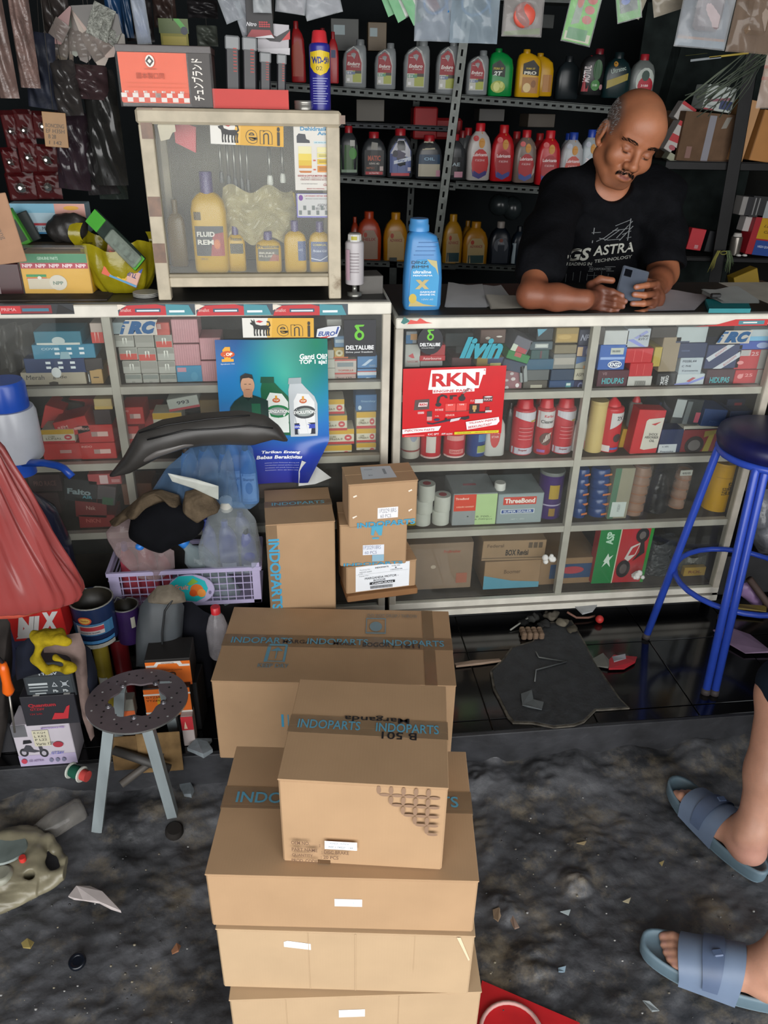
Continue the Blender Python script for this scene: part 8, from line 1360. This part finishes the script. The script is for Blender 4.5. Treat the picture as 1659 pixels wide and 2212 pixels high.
m=MB();m.box(-.1,.06,0,.05,.001,.10,M('#202024',r=.6,var=.4),.004);single('black_carton',m,'black scuffed carton low at the left photo edge','box',(onY(20,1640,-.45).x-.04,-.44,0))
gm_=thing('mudguard','dusty grey rubber mudguard standing behind the orange battery cartons','fender',onY(345,1440,-.33))
shell('','','',[(294,1360),(302,1310),(325,1282),(355,1275),(385,1286),(398,1310)],[(294,1440),(318,1440),(340,1440),(360,1440),(382,1430),(392,1400)],-.30,.05,M('#3f4448',r=.6,var=.3,scale=8),nz=.004,parent=gm_);shell('','','',[(318,1290),(340,1266),(370,1262),(398,1280)],[(320,1300),(345,1300),(372,1304),(402,1300)],-.33,.03,M('#6a6256',r=.95,var=.4,bump=.5),nz=.01,parent=gm_,pn='mud_crust',plab='dry mud crust')
m=MB();m.tube([onY(x,y,-.355)-gm_.location for x,y in((352,1430),(350,1370),(356,1320),(372,1296))],.003,M('#1a1c1e',r=.6),6);part('groove',m,gm_)
shell('dark_trousers','dark cloth hanging between the mudguard and the big carton','cloth',[(385,1300),(415,1300),(440,1320),(462,1330)],[(380,1450),(410,1500),(440,1540),(460,1500)],-.26,.04,M('#14151b',r=.9,var=.3),nz=.012,sc=12)
cbm=thing('clear_bottle','clear plastic bottle with a red cap squeezed beside the largest carton','bottle',(onY(472,1400,-.30).x,-.28,onY(472,1425,-.30).z));hb_=onY(472,1320,-.3).z-cbm.location.z
m=MB();m.lathe([(.026,0),(.030,.01),(.031,hb_*.55),(.02,hb_*.8),(.011,hb_*.88),(.011,hb_*.9)],M('#b5b0b4',r=.07,alpha=.25,kind='film',scale=30),20);part('body',m,cbm);m=MB();m.lathe([(.013,hb_*.88),(.013,hb_),(.011,hb_*1.01)],M('#b8242c',r=.35),14);part('cap',m,cbm)
ORI=[('r',.01,.02,.99,.98,'#cf6a1c'),('p',[(.02,.30),(.98,.30),(.98,.36),(.6,.36),(.5,.32),(.3,.36),(.02,.36)],'#d9d4cc'),('r',.02,.02,.98,.22,'#a84a1c')]
low((315,1424,414,1480),'orange battery carton with upside-down lettering, upper one','#1d1a18',.09,-.42,front=[('r',.01,.0,.99,.92,'#d0661c'),('p',[(.02,.80),(.2,.80),(.26,.92),(.78,.92),(.82,.80),(.98,.80),(.98,.72),(.75,.72),(.70,.84),(.30,.84),(.25,.72),(.02,.72)],'#cfcac4'),('t',.48,.40,.36,.26,'GM','#4a2c14',.04,.2,math.pi),('t',.5,.60,.6,.06,'MAINTENANCE FREE','#4a2c14',.0,0,math.pi),('t',.5,.87,.3,.05,'TECHNOLOGY','#4a2c14',.0,0,math.pi),('r',.01,.0,.99,.12,'#b8541c'),('r',.0,.12,.5,.17,'#8a8680')])
low((312,1486,414,1545),'orange battery carton seen through the disc ring, lower one','#1d1a18',.09,-.44,front=[('r',.01,.0,.99,.98,'#cf641c'),('t',.52,.55,.5,.4,'GM','#b8901c',.05,.2),('r',0,.76,1,.82,'#c9c4bc'),('r',0,.1,1,.16,'#c9c4bc'),('t',.2,.70,.3,.07,'GTZ5S','#3a2414',0),('t',.2,.58,.3,.07,'YTZ6V','#3a2414',0)])
low((396,1475,432,1590),'black battery standing beside the orange cartons','#161618',.08,-.40,rz=-.1,Z=.001);low((392,1548,418,1588),'small red and white warning label carton at the foot of the orange ones','#b5aaa8',.04,-.46,front=[('r',0,.55,1,1,'#b83038'),('p',[(.2,.6),(.35,.85),(.5,.6)],'#d9b8a0')],Z=.001)
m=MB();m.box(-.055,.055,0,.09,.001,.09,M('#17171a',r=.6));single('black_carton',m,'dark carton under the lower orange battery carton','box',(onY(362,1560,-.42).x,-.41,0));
low((262,1512,290,1548),'grey round topped tin with an orange band seen through the disc ring','#6f6e66',.03,-.47,front=[('r',0,0,1,.35,'#b8582c')],name='tin',cat='can')
m=MB();q=onZ(178,1668,-.01);sp=thing('thread_spool','spool of green thread with a white end lying beside the stool leg','spool',(q.x-.02,q.y-.02,.001+.020));RX=Matrix.Rotation(math.pi/2,4,'Y')@Matrix.Rotation(.5,4,'X')
for z,nm in((0,'end_disc'),(.034,'end_disc')):m=MB();m.lathe([(.020,z),(.021,z+.002),(.020,z+.004)],M('#b9bcb4',r=.4),22,T=RX);part(nm,m,sp)
m=MB();m.lathe([(.015,.004),(.017,.018),(.015,.034)],M('#1a4a3a',r=.8),20,T=RX);part('thread',m,sp);m=MB();m.lathe([(.014,.038),(.014,.055)],M('#a8403c',r=.8),18,T=RX);part('red_end',m,sp)
fz=GZ+.004;dc=Vector((-.401,-.55,.25));st=thing('disc_stool','small stool of a perforated brake disc on square aluminium legs','stool',(dc.x,dc.y,fz));zz=dc.z-fz
DM=M('#6b6165',r=.4,metal=.25,var=.25,scale=10);Ro,Ri=.118,.062;m=MB();n=72
TD=Matrix.Translation((0,0,zz))@Matrix.Rotation(-.04,4,'X')@Matrix.Rotation(.03,4,'Y')
def ringpts(r,z,sc=0):return[((r+sc*math.cos(6*2*math.pi*k/n))*math.cos(2*math.pi*k/n),(r+sc*math.cos(6*2*math.pi*k/n))*math.sin(2*math.pi*k/n),z)for k in range(n)]
vs=ringpts(Ro,0)+ringpts(Ro,-.005)+ringpts(Ri,-.005,.006)+ringpts(Ri,0,.006)+ringpts(.092,0)
fs=[]
for k in range(n):
 j=(k+1)%n;fs+=[(k,j,4*n+j,4*n+k),(4*n+k,4*n+j,3*n+j,3*n+k),(n+k,2*n+k,2*n+j,n+j),(3*n+k,3*n+j,2*n+j,2*n+k)]
m.add(vs,fs,DM,False,TD);part('disc',m,st);m=MB();m.add(vs,[(k,n+k,n+(k+1)%n,(k+1)%n)for k in range(n)],M('#a8a9a8',r=.25,metal=.8),True,TD);part('polished_edge',m,st)
m=MB()
for k in range(36):
 a=2*math.pi*k/36;r=(.080,.092,.104)[k%3];m.loft([(.0002,.0026,.0026),(.0005,.0026,.0026)],M('#0c0c0d' if k%4 else '#a8a8a8',r=.6),8,T=TD@Matrix.Translation((r*math.cos(a),r*math.sin(a),0)))
part('vent_holes',m,st)['kind']='stuff'
for k in range(5):
 a=1.0+2*math.pi*k/5;m=MB();m.lathe([(.0075,0),(.0075,.003),(.004,.0035),(.004,.006)],M('#77757a',r=.3,metal=.7),12,T=TD@Matrix.Translation((.066*math.cos(a),.066*math.sin(a),0)));part('bolt',m,st)
AL=M('#8f999c',r=.4,metal=.25,var=.3,scale=14,stretch=(1,1,.2))
for(fx_,fy_,tx,ty)in((-.54,-.605,-.455,-.60),(-.352,-.585,-.372,-.615),(-.358,-.372,-.345,-.50),(-.53,-.39,-.45,-.50)):
 A=Vector((fx_,fy_,fz))-st.location;Bv=Vector((tx,ty,dc.z-.006))-st.location;m=MB();d=(Bv-A).normalized();u=d.cross(Vector((0,1,0))).normalized();w_=d.cross(u);hw=.0125;vs=[A+u*a*hw+w_*b*hw for a,b in((-1,-1),(1,-1),(1,1),(-1,1))]+[Bv+u*a*hw+w_*b*hw for a,b in((-1,-1),(1,-1),(1,1),(-1,1))]
 m.add([tuple(v)for v in vs],[(0,1,2,3),(7,6,5,4),(0,4,5,1),(1,5,6,2),(2,6,7,3),(3,7,4,0)],AL);part('leg',m,st)
m=MB();m.tube([(-.09,.04,.18),(.05,-.0,.14)],.012,M('#3a3836',r=.6),6);m2=MB();m2.tube([(.05,.06,.16),(-.07,-.02,.12)],.010,M('#4a4540',r=.6),6);part('brace',m,st);part('brace',m2,st)
q=onZ(376,1795,GZ+.01);m=MB();m.lathe([(.021,0),(.023,.006),(.022,.018),(.018,.022)],M('#2a2725',r=.8,var=.3),20);single('rubber_foot',m,'round worn rubber foot lying at the stool leg','rubber foot',(q.x,q.y,GZ+.002),(.15,.1,0))
pb=thing('plastic_bottle','empty clear plastic bottle lying behind the oily cover','bottle',onZ(100,1790,GZ+.03));Bv=onZ(180,1745,GZ+.035)-pb.location;m=MB();m.tube([-Bv*.9,-Bv*.5,-Bv*.2,Bv*.15,Bv*.55,Bv*.9,Bv],[.010,.012,.024,.032,.031,.032,.026],M('#a8a49e',r=.06,alpha=.22,kind='film',scale=30),20);part('body',m,pb);m=MB();m.tube([-Bv*1.1,-Bv*.88],.013,M('#26282c',r=.4),12);part('cap',m,pb)
OC=M('#7a7460',r=.35,var=.4,scale=9,bump=.25);O0=onZ(60,1900,GZ)
def G(x,y,z):p=onZ(x,y,GZ+z);return tuple(p-O0)
ocv=thing('engine_cover','dirty cream plastic machine cover with holes at the lower left','cover',O0)
Fc=Field(Vector(G(-60,1980,0))-Vector((.03,.03,.02)),Vector(G(150,1800,0))+Vector((.03,.05,.12)),.003)
def gc(pts,r,k=.012,fl=None):Fc.chain([G(*p)for p in pts],r if isinstance(r,list)else[r]*len(pts),k,'add',fl)
gc([(108,1812,.05),(122,1835,.045),(140,1862,.04),(140,1885,.035),(110,1910,.02)],.009);gc([(108,1812,.05),(92,1820,.05),(82,1850,.05),(78,1875,.045),(95,1888,.035),(140,1885,.035)],.007);gc([(140,1885,.03),(100,1915,.015),(40,1945,.012),(-30,1975,.01)],.008)
gc([(70,1810,.055),(20,1805,.06),(-40,1815,.06)],[.010,.012,.012]);gc([(70,1812,.052),(70,1850,.05),(62,1890,.04),(30,1925,.02)],.014,.02,((0,0,1),.4));gc([(45,1820,.052),(35,1860,.045),(30,1900,.03),(0,1935,.018)],.030,.02,((0,0,1),.25));gc([(10,1825,.052),(-10,1870,.045),(-25,1930,.02)],.035,.02,((0,0,1),.25));gc([(60,1900,.03),(80,1915,.02)],.016,.02,((0,0,1),.4))
Fc.ell(G(8,1895,.045),(.03,.028,.012),.008);Fc.ell(G(64,1893,.045),(.012,.010,.03),.004,op='sub');Fc.noise(.0006,90,3)
me_,_=Fc.mesh('body',OC,1);link('body',me_,ocv)
m=MB();m.loft([(0,.055,.045),(.004,.052,.042)],M('#6f7a76',r=.4,var=.3),28,T=Matrix.Translation(G(8,1835,.064)));part('grey_disc',m,ocv,'grey round gasket');m=MB();m.loft([(0,.026,.026),(.012,.024,.024),(.014,.018,.018)],M('#8f8f80',r=.4,var=.3),24,T=Matrix.Translation(G(5,1893,.05)));part('boss',m,ocv)
m=MB();m.lathe([(.008,0),(.008,.022),(.0075,.024)],M('#c2322c',r=.4),14,T=Matrix.Translation(G(52,1866,.048)));part('red_plug',m,ocv)
def flat(pts,lab,col,name,cat,z=GZ+.008,th=.002,r=.6,Y=None,group=None):
 P=[onZ(x,y,z)for x,y in pts];o=sum(P,Vector())/len(P);m=MB();mt=M(col,r=r,var=.15)if isinstance(col,str)else col
 k=len(P);vs=[tuple(p-o)for p in P]+[tuple(p-o+Vector((0,0,th+.004*(i%2))))for i,p in enumerate(P)];m.add(vs,[tuple(range(k))[::-1],tuple(range(k,2*k))]+[(i,(i+1)%k,k+(i+1)%k,k+i)for i in range(k)],mt);return single(name,m,lab,cat,o,group=group)
flat([(148,1938),(166,1918),(195,1916),(222,1930),(250,1955),(262,1972),(240,1965),(215,1952),(180,1946),(160,1944)],'broken white curved plastic shard on the black ground','#b9b0ae','plastic_shard','shard',GZ+.014,.004)
flat([(1041,2119),(1250,2212),(1300,2300),(1020,2320),(1032,2180)],'bright red card with a pale ring at the lower edge','#b8141c','red_card','card',GZ+.006,.002)
rc=SC.objects['red_card'];rp=onZ(1105,2235,GZ+.013)-rc.location;m=MB()
m.tube([(rp.x+.062*math.cos(a*.2),rp.y+.062*math.sin(a*.2),rp.z+.0005)for a in range(20)],.0045,M('#b58a84',r=.6),5);part('ring_print',m,rc,'pale scuffed ring print')
q=onZ(168,2078,GZ+.008);m=MB();m.lathe([(.016,0),(.018,.004),(.018,.012),(.014,.015),(.010,.012)],M('#10141c',r=.2),20);single('bottle_stopper',m,'shiny black bottle cap pressed in the ground','cap',(q.x,q.y,GZ+.004),(.2,0,0))
for i,(pts,l,c,n_)in enumerate((([(46,2038),(60,2030),(74,2036),(66,2050),(50,2048)],'yellowish chip of wood near the lower left','#8f7f4a','wood_chip'),([(370,2055),(382,2040),(391,2044),(386,2056),(372,2062)],'orange brown dry leaf left of the flat cartons','#8a5f44','dry_leaf'),([(988,1637),(1006,1640),(1020,1648),(1014,1650),(992,1642)],'short white straw by the big carton corner','#c4c4c0','straw_piece'),([(1358,1612),(1368,1612),(1382,1622),(1378,1628),(1362,1620)],'cigarette end in the grit below the ledge','#a8a898','cigarette_end'),([(1064,1966),(1078,1963),(1084,1976),(1076,1992),(1066,1984)],'brown crumpled foil bit right of the cartons','#8a7660','foil_bit'),
([(1098,1980),(1106,1978),(1122,2004),(1112,2008),(1108,2002)],'bent tan paper strip right of the cartons','#8a7466','paper_strip'),([(1508,1622),(1530,1618),(1556,1630),(1540,1632),(1516,1630)],'red and white candy wrapper in the grit below the ledge','#a0342c','candy_wrapper'),([(1240,1896),(1252,1890),(1262,1900),(1256,1910),(1244,1908)],'pale pebble on the grit mound','#a09888','pebble'),([(1424,1864),(1434,1862),(1430,1872)],'tiny tan chip on the ground left of the sandals','#a09060','wood_chip'),([(1245,1822),(1266,1820),(1262,1826)],'tan splinter lying left of the upper sandal','#8a7a5a','splinter'),([(1388,2162),(1402,2166),(1424,2184),(1408,2186)],'whitish scrap beside the lower sandal','#7f8688','paper_scrap'),([(1205,2092),(1222,2090),(1220,2100),(1206,2102)],'bluish shiny scrap on the grit near the red card','#7f95a4','foil_bit'),
([(1345,1948),(1362,1942),(1358,1952)],'cream pebble between the two sandals','#a39a80','pebble'),([(1210,1970),(1232,1968),(1228,1978)],'light glassy chip below the grit mound','#8f9a9c','foil_bit'))):flat(pts,l,c,n_,n_.split('_')[-1]if n_!='foil_bit' else 'scrap')
for i,(pts,l)in enumerate((([(405,1622),(425,1604),(458,1602),(450,1612),(460,1625),(440,1638),(420,1628)],'crumpled clear wrapper beside the big carton'),([(388,1700),(412,1698),(420,1710),(414,1724),(398,1722)],'crumpled clear wrapper beside the stool leg'))):flat(pts,l,M('#9aa4aa',r=.1,alpha=.5,kind='film',scale=40),'clear_wrapper','wrapper',(.006,GZ+.02)[i],.012)
R2=random.Random(3);gv=MB()
for k in range(420):
 px,py=R2.uniform(-20,1680),R2.uniform(1640,2230)
 if 430<px<1050:continue
 q=onZ(px,py,GZ+.004);s=R2.uniform(.0012,.004);gv.ball((q.x,q.y,GZ+.006+R2.uniform(0,.004)),(s,s*R2.uniform(.6,1),s*.6),M(R2.choice(['#5a554c','#3c3c3e','#77705f','#2c2c2e','#8a8a88']),r=.6),6)
link('grit',gv.mesh('grit'));SC.objects['grit']['kind']='stuff';SC.objects['grit']['label']='scattered grit and tiny stones on the black oily ground';SC.objects['grit']['category']='grit'
for(x0,y0,x1,y1),l,c,n_ in(((1112,1345,1190,1392),'squashed brown woven pad under the counter front','#7a6655','woven_pad'),):
 q=onZ((x0+x1)/2,y1-8,.001);W=.075;t=thing(n_,l,'pad',q,(0,0,-.1))
 for i in range(4):
  for j in range(3):m=MB();m.box(-W/2+i*W/4+.001,-W/2+(i+1)*W/4-.001,j*.018,j*.018+.016,0,.026-.003*j,M(c,r=.9,var=.3),.004);part('block',m,t)
for i,(px,py,s,c)in enumerate(((1150,1335,.02,'#3a3a38'),(1190,1330,.025,'#5a554c'),(1215,1345,.02,'#6a6458'),(1235,1360,.016,'#4a453c'),(1175,1348,.02,'#2a2a2a'),(1130,1345,.015,'#1c1c1c'))):
 blob('rubble_piece',['dark','grey','pale','brown','black','small black'][i]+' lump in the rubble pile under the counter front, '+['far left','middle','right of the middle','rightmost','behind the woven pad','nearest the cartons'][i],'rubble',onZ(px,py,.012),[((0,0,0),(s,s*.8,s*.5)),((s*.6,.004,.002),(s*.6,s*.5,s*.4))],M(c,r=.9,var=.4,bump=.4),.003,.003,150,.008)
q=onZ(1295,1338,.014);m=MB();m.ball((0,0,0),.014,M('#b8302c',r=.5),14);single('ball',m,'small red ball under the counter front','ball',(q.x,q.y,.015));
m=MB();P_=[onZ(1225,1322,.03),onZ(1245,1334,.012),onZ(1270,1334,.01),onZ(1285,1330,.01)];m.tube([p-P_[0]for p in P_],.004,M('#7a5548',r=.7),8);single('hose',m,'short brown hose curling towards the red ball','hose',P_[0])
m=MB();P_=[onZ(1102,1361,.004),onZ(1140,1335,.02)];m.tube([(0,0,0),P_[1]-P_[0]],.003,M('#8f8f88',r=.5),6);single('stick',m,'pale grey stick slanting out of the rubble pile','stick',P_[0])
for nm,pts in(('wire_clip',[(1157,1408),(1164,1420),(1224,1430),(1158,1447),(1155,1472)]),):m=MB();P_=[onZ(x,y,.010)for x,y in pts];m.tube([p-P_[0]for p in P_],.0022,M('#8f9494',r=.3,metal=.6),6);single(nm,m,'bent grey wire clip lying on the worn patch','wire',P_[0])
def bitflat(pts,l,c,n_,cat,z=.006):return flat(pts,l,c,n_,cat,z,.003)
bitflat([(1125,1500),(1148,1494),(1152,1512),(1174,1520),(1170,1534),(1140,1528),(1128,1524)],'dull grey foil scrap on the worn patch','#4f5456','foil_scrap','scrap',.009);bitflat([(1280,1424),(1302,1414),(1320,1432),(1314,1444),(1290,1440)],'grey rag scrap beside the worn patch','#5a5a54','rag_scrap','scrap');bitflat([(1312,1430),(1325,1418),(1376,1420),(1372,1432),(1348,1446),(1315,1447)],'red and silver sachet on the black tiles','#a01c28','sachet','sachet');bitflat([(1322,1420),(1350,1416),(1352,1424),(1326,1432)],'silver folded corner of a sachet on the red one','#8a8a90','sachet','sachet',.011)
bitflat([(982,1434),(1020,1430),(1078,1424),(1082,1430),(1040,1436),(985,1442)],'row of chipped tile edges beside the largest carton','#8a7462','tile_chips','rubble',.004);bitflat([(1238,1308),(1292,1306),(1280,1322),(1258,1328)],'white paper scrap stuck under the counter edge','#a4a6a8','paper_scrap','scrap',.05)
shell('grey_bundle','shiny grey plastic bundle right of the counter','bundle',[(1612,1090),(1635,1060),(1700,1050)],[(1612,1150),(1640,1195),(1700,1200)],.05,.05,M('#5f6166',r=.25,var=.4,bump=.4),nz=.03,sc=20);shell('lavender_glove','lavender rubber glove beside the stool legs','glove',[(1598,1262),(1620,1256),(1640,1285),(1646,1300)],[(1598,1285),(1612,1296),(1628,1310),(1644,1312)],.02,.02,M('#8a6f98',r=.4),nz=.008,sc=30)
bitflat([(1540,1362),(1575,1358),(1620,1372),(1665,1410),(1610,1412),(1575,1392)],'lavender pink plastic sheet on the floor at the right','#8d7590','plastic_sheet','sheet',.01);bitflat([(1592,1306),(1655,1312),(1655,1322),(1594,1316)],'thin yellow board beside the lavender glove','#7a6a34','board','board',.02)
m=MB();P_=[onY(1618,1250,.0),onY(1700,1360,-.05)];m.tube([(0,0,0),P_[1]-P_[0]],.012,M('#4a3a34',r=.7),8);single('pipe',m,'brown pipe leaning at the right photo edge','pipe',P_[0])
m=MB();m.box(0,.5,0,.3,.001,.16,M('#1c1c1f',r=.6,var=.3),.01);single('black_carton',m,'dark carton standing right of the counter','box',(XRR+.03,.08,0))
# ================================================================ BLUE STOOL
BL=M('#2b48ac',r=.3,var=.08);bs=thing('bar_stool','tall blue tubular steel stool with a round dark blue seat','stool',(1.335,-.165,0));bo=bs.location
m=MB();m.lathe([(.10,.672),(.148,.678),(.155,.70),(.150,.722),(.12,.733),(.02,.736)],M('#121444',r=.4,var=.25),40);part('seat',m,bs)
m=MB();m.tube([(.14*math.cos(a*.2618),.14*math.sin(a*.2618),.665)for a in range(24)],.011,BL,10,True);part('seat_ring',m,bs)
for(f,t)in(((1.104,-.123),(1.20,-.118)),((1.168,-.398),(1.232,-.262)),((1.192,-.404),(1.256,-.268)),((1.40,-.05),(1.37,-.10)),((1.52,-.36),(1.45,-.24))):
 m=MB();a=Vector((f[0],f[1],.004))-bo;b=Vector((t[0],t[1],.66))-bo;c=Vector(((t[0]*.8+bo.x*.2),(t[1]*.8+bo.y*.2),.672))-bo;m.tube([a,a*.5+b*.5,b*.97+a*.03,b,b*.5+c*.5+Vector((0,0,.006)),c],.0115,BL,12);lg=part('leg',m,bs);m=MB();m.tube([a+Vector((0,0,-.004)),a+(b-a)*.02],.0128,M('#3a3434',r=.7),12);part('rubber_foot',m,lg)
m=MB();m.tube([(1.335+.195*math.cos(a*.2244)-bo.x,-.185+.185*math.sin(a*.2244)-bo.y,.25)for a in range(28)],.0085,BL,10,True);part('foot_ring',m,bs)
# ================================================================ SEATED CUSTOMER: legs in grey sandals at the right edge
def footframe(toe,heel,z):
 t=Vector((toe[0],toe[1],z));h=Vector((heel[0],heel[1],z));f=(t-h);f.z=0;L_=f.length;f.normalize();r=Vector((f.y,-f.x,0));return h,f,r,L_
cu=thing('person','customer at the right edge, only bare shins, navy shorts and grey sandals visible','person',(1.05,-.95,GZ))
feet=[((.985,-.640),(1.068,-.905),1),((.722,-1.062),(.966,-1.196),-1)];SL=M('#5f7480',r=.5,var=.08);SL2=M('#6c7c94',r=.5,var=.08)
Fp=Field((.66,-1.34,GZ),(1.40,-.56,.52),.0035);spotsf=[];info=[]
for k,(toe,heel,side)in enumerate(feet):
 h,f,r,L_=footframe(toe,heel,GZ+.032);U=Vector((0,0,1));Q=lambda a,b,c,h=h,f=f,r=r,L_=L_:h+f*(a*L_)+r*(b*side)+U*c;info.append((h,f,r,L_,side,Q))
 Fp.ell(Q(.13,0,.028),(.036,.036,.030),.03);Fp.cone(Q(.18,.0,.032),Q(.52,.004,.030),.034,.034,.03);Fp.cone(Q(.30,-.004,.055),Q(.60,-.006,.030),.030,.024,.03);Fp.cone(Q(.45,.012,.018),Q(.70,.016,.018),.024,.020,.03);Fp.cone(Q(.45,-.018,.022),Q(.72,-.022,.018),.024,.021,.03)
 for i,(b,e,rr)in enumerate(((-.028,.90,.0125),(-.010,.895,.0095),(.006,.875,.009),(.020,.85,.0085),(.032,.815,.008))):Fp.chain([Q(.66,b*.9,.020),Q(e-.06,b,.020),Q(e,b,.011)],[rr,rr,rr*.95],.005);spotsf.append((np.array(Q(e+.005,b,.020)),(rr*.8,rr*.8,.006),'#b88a80',.7))
 an=Q(.17,0,.085);Fp.cone(Q(.20,0,.045),an,.036,.036,.03);Fp.ell(Q(.17,-.030,.075),(.012,.012,.014),.012);Fp.ell(Q(.16,.030,.068),(.012,.012,.014),.012)
 kn=(onY(1690,1500,-.74),Vector((1.02,-1.12,.42)))[k];kn=Vector(kn);cf=an*.55+kn*.45-f*.012;Fp.cone(an,cf,.035,.050,.03);Fp.cone(cf,kn,.052,.052,.03);hp_=Vector((1.34,-.95-.12*(k*2-1)*-1*-1,.44));Fp.cone(kn,kn*.4+hp_*.6,.056,.066,.03)
me_,P_=Fp.mesh('body',SKIN,1);paint(me_,P_,'#b98a74',spotsf+[(np.array(info[0][5](.1,0,.04)),(.07,.07,.07),'#b8857a',.5)]);o=link('body',me_,cu);o.location=-cu.location
for k,(h,f,r,L_,side,Q)in enumerate(info):
 m=MB();oc=[];n=40
 def outline(a,grow=0):
  t=a/n*2*math.pi;y=.50+.56*math.sin(t);w_=(.043+.006*math.sin(t)+.003)*math.copysign(abs(math.cos(t))**.8,math.cos(t))*(1+grow);w_+=-.006*max(0,y-.5);return y,w_
 rings=[(-.028,-.04),(-.020,.02),(.004,.05),(.016,.03),(.013,-.08),(.004,-.14)]
 vs=[]
 for z,g in rings:
  for a in range(n):y,w_=outline(a,g);y=.5+(y-.5)*(1+g*.45);vs.append(tuple(Q(y,w_,z+.016*max(0,y-.75)*1.5)-cu.location))
 fs=[(i*n+a,i*n+(a+1)%n,(i+1)*n+(a+1)%n,(i+1)*n+a)for i in range(len(rings)-1)for a in range(n)]+[tuple(range(n)),tuple(range((len(rings)-1)*n,len(rings)*n))]
 sn=thing('slide_sandal',['grey blue slide sandal on the farther foot, toes just showing','grey blue slide sandal on the nearer foot at the lower right'][k],'sandal',h,0,'grey blue slide sandals');off=Vector(cu.location)-h
 m.add([tuple(Vector(v)+off)for v in vs],fs,SL,True);part('sole',m,sn)
 for nm,a0,a1,lift,mt,w0 in(('strap',.36,.76,0,SL2,1),('buckle_strap',.50,.60,.005,M('#566580',r=.45),.92)):
  m=MB();
  def arch(u,v,a0=a0,a1=a1,lift=lift,w0=w0):t=math.pi*(u-.5)*w0;y=a0+(a1-a0)*v+.05*math.cos(t)*(1 if v>.5 else.0);w_=.054+lift;hh=.086-.030*(y-.4)/.3+lift;return tuple(Q(y,w_*math.sin(t),-.012+(hh+.012)*(max(0,math.cos(t))**.62))-h)
  m.grid(arch,24,8,mt);m.grid(lambda u,v:tuple(Vector(arch(u,v))-Vector((0,0,.004))),24,8,mt);part(nm,m,sn)
 m=MB();q=Vector(arch(.58,.5));m.box(-.010,.010,-.008,.008,0,.005,M('#4f5f7c',r=.4),.002,T=Matrix.Translation(q));part('buckle',m,sn)
SHO=M('#16202c',r=.85,var=.2,bump=.2);Fq=Field((.85,-1.35,.25),(1.6,-.5,.72),.006)
for k in(0,1):
 kn=Vector((onY(1690,1500,-.74),Vector((1.02,-1.12,.42)))[k]);hp_=Vector((1.40,-.95+(.09,-.09)[k],.46));Fq.cone(kn+(hp_-kn)*.06+Vector((0,0,.012)),hp_,.078,.10,.03)
Fq.ell((1.44,-.95,.50),(.13,.19,.12),.05);Fq.noise(.005,22,4);me_,_=Fq.mesh('shorts',SHO,1);o=link('shorts',me_,cu);o.location=-cu.location
m=MB();m.box(1.30,1.58,-1.10,-.80,GZ+.002,.335,M('#2a2c30',r=.6,var=.3),.02);single('low_bench',m,'dark low box seat under the customer, outside the frame','bench')
low((240,1600,300,1664),'torn brown cardboard leaning on the ledge behind the stool leg',M('#6a5438',r=.9,var=.4,scale=20),.004,EDGE-.03,tilt=-.15,name='cardboard_piece',cat='cardboard');low((296,1592,392,1668),'stained tan cardboard leaning on the ledge between the stool legs',M('#7a6242',r=.9,var=.4,scale=20),.004,EDGE-.034,tilt=-.12,name='cardboard_piece',cat='cardboard')
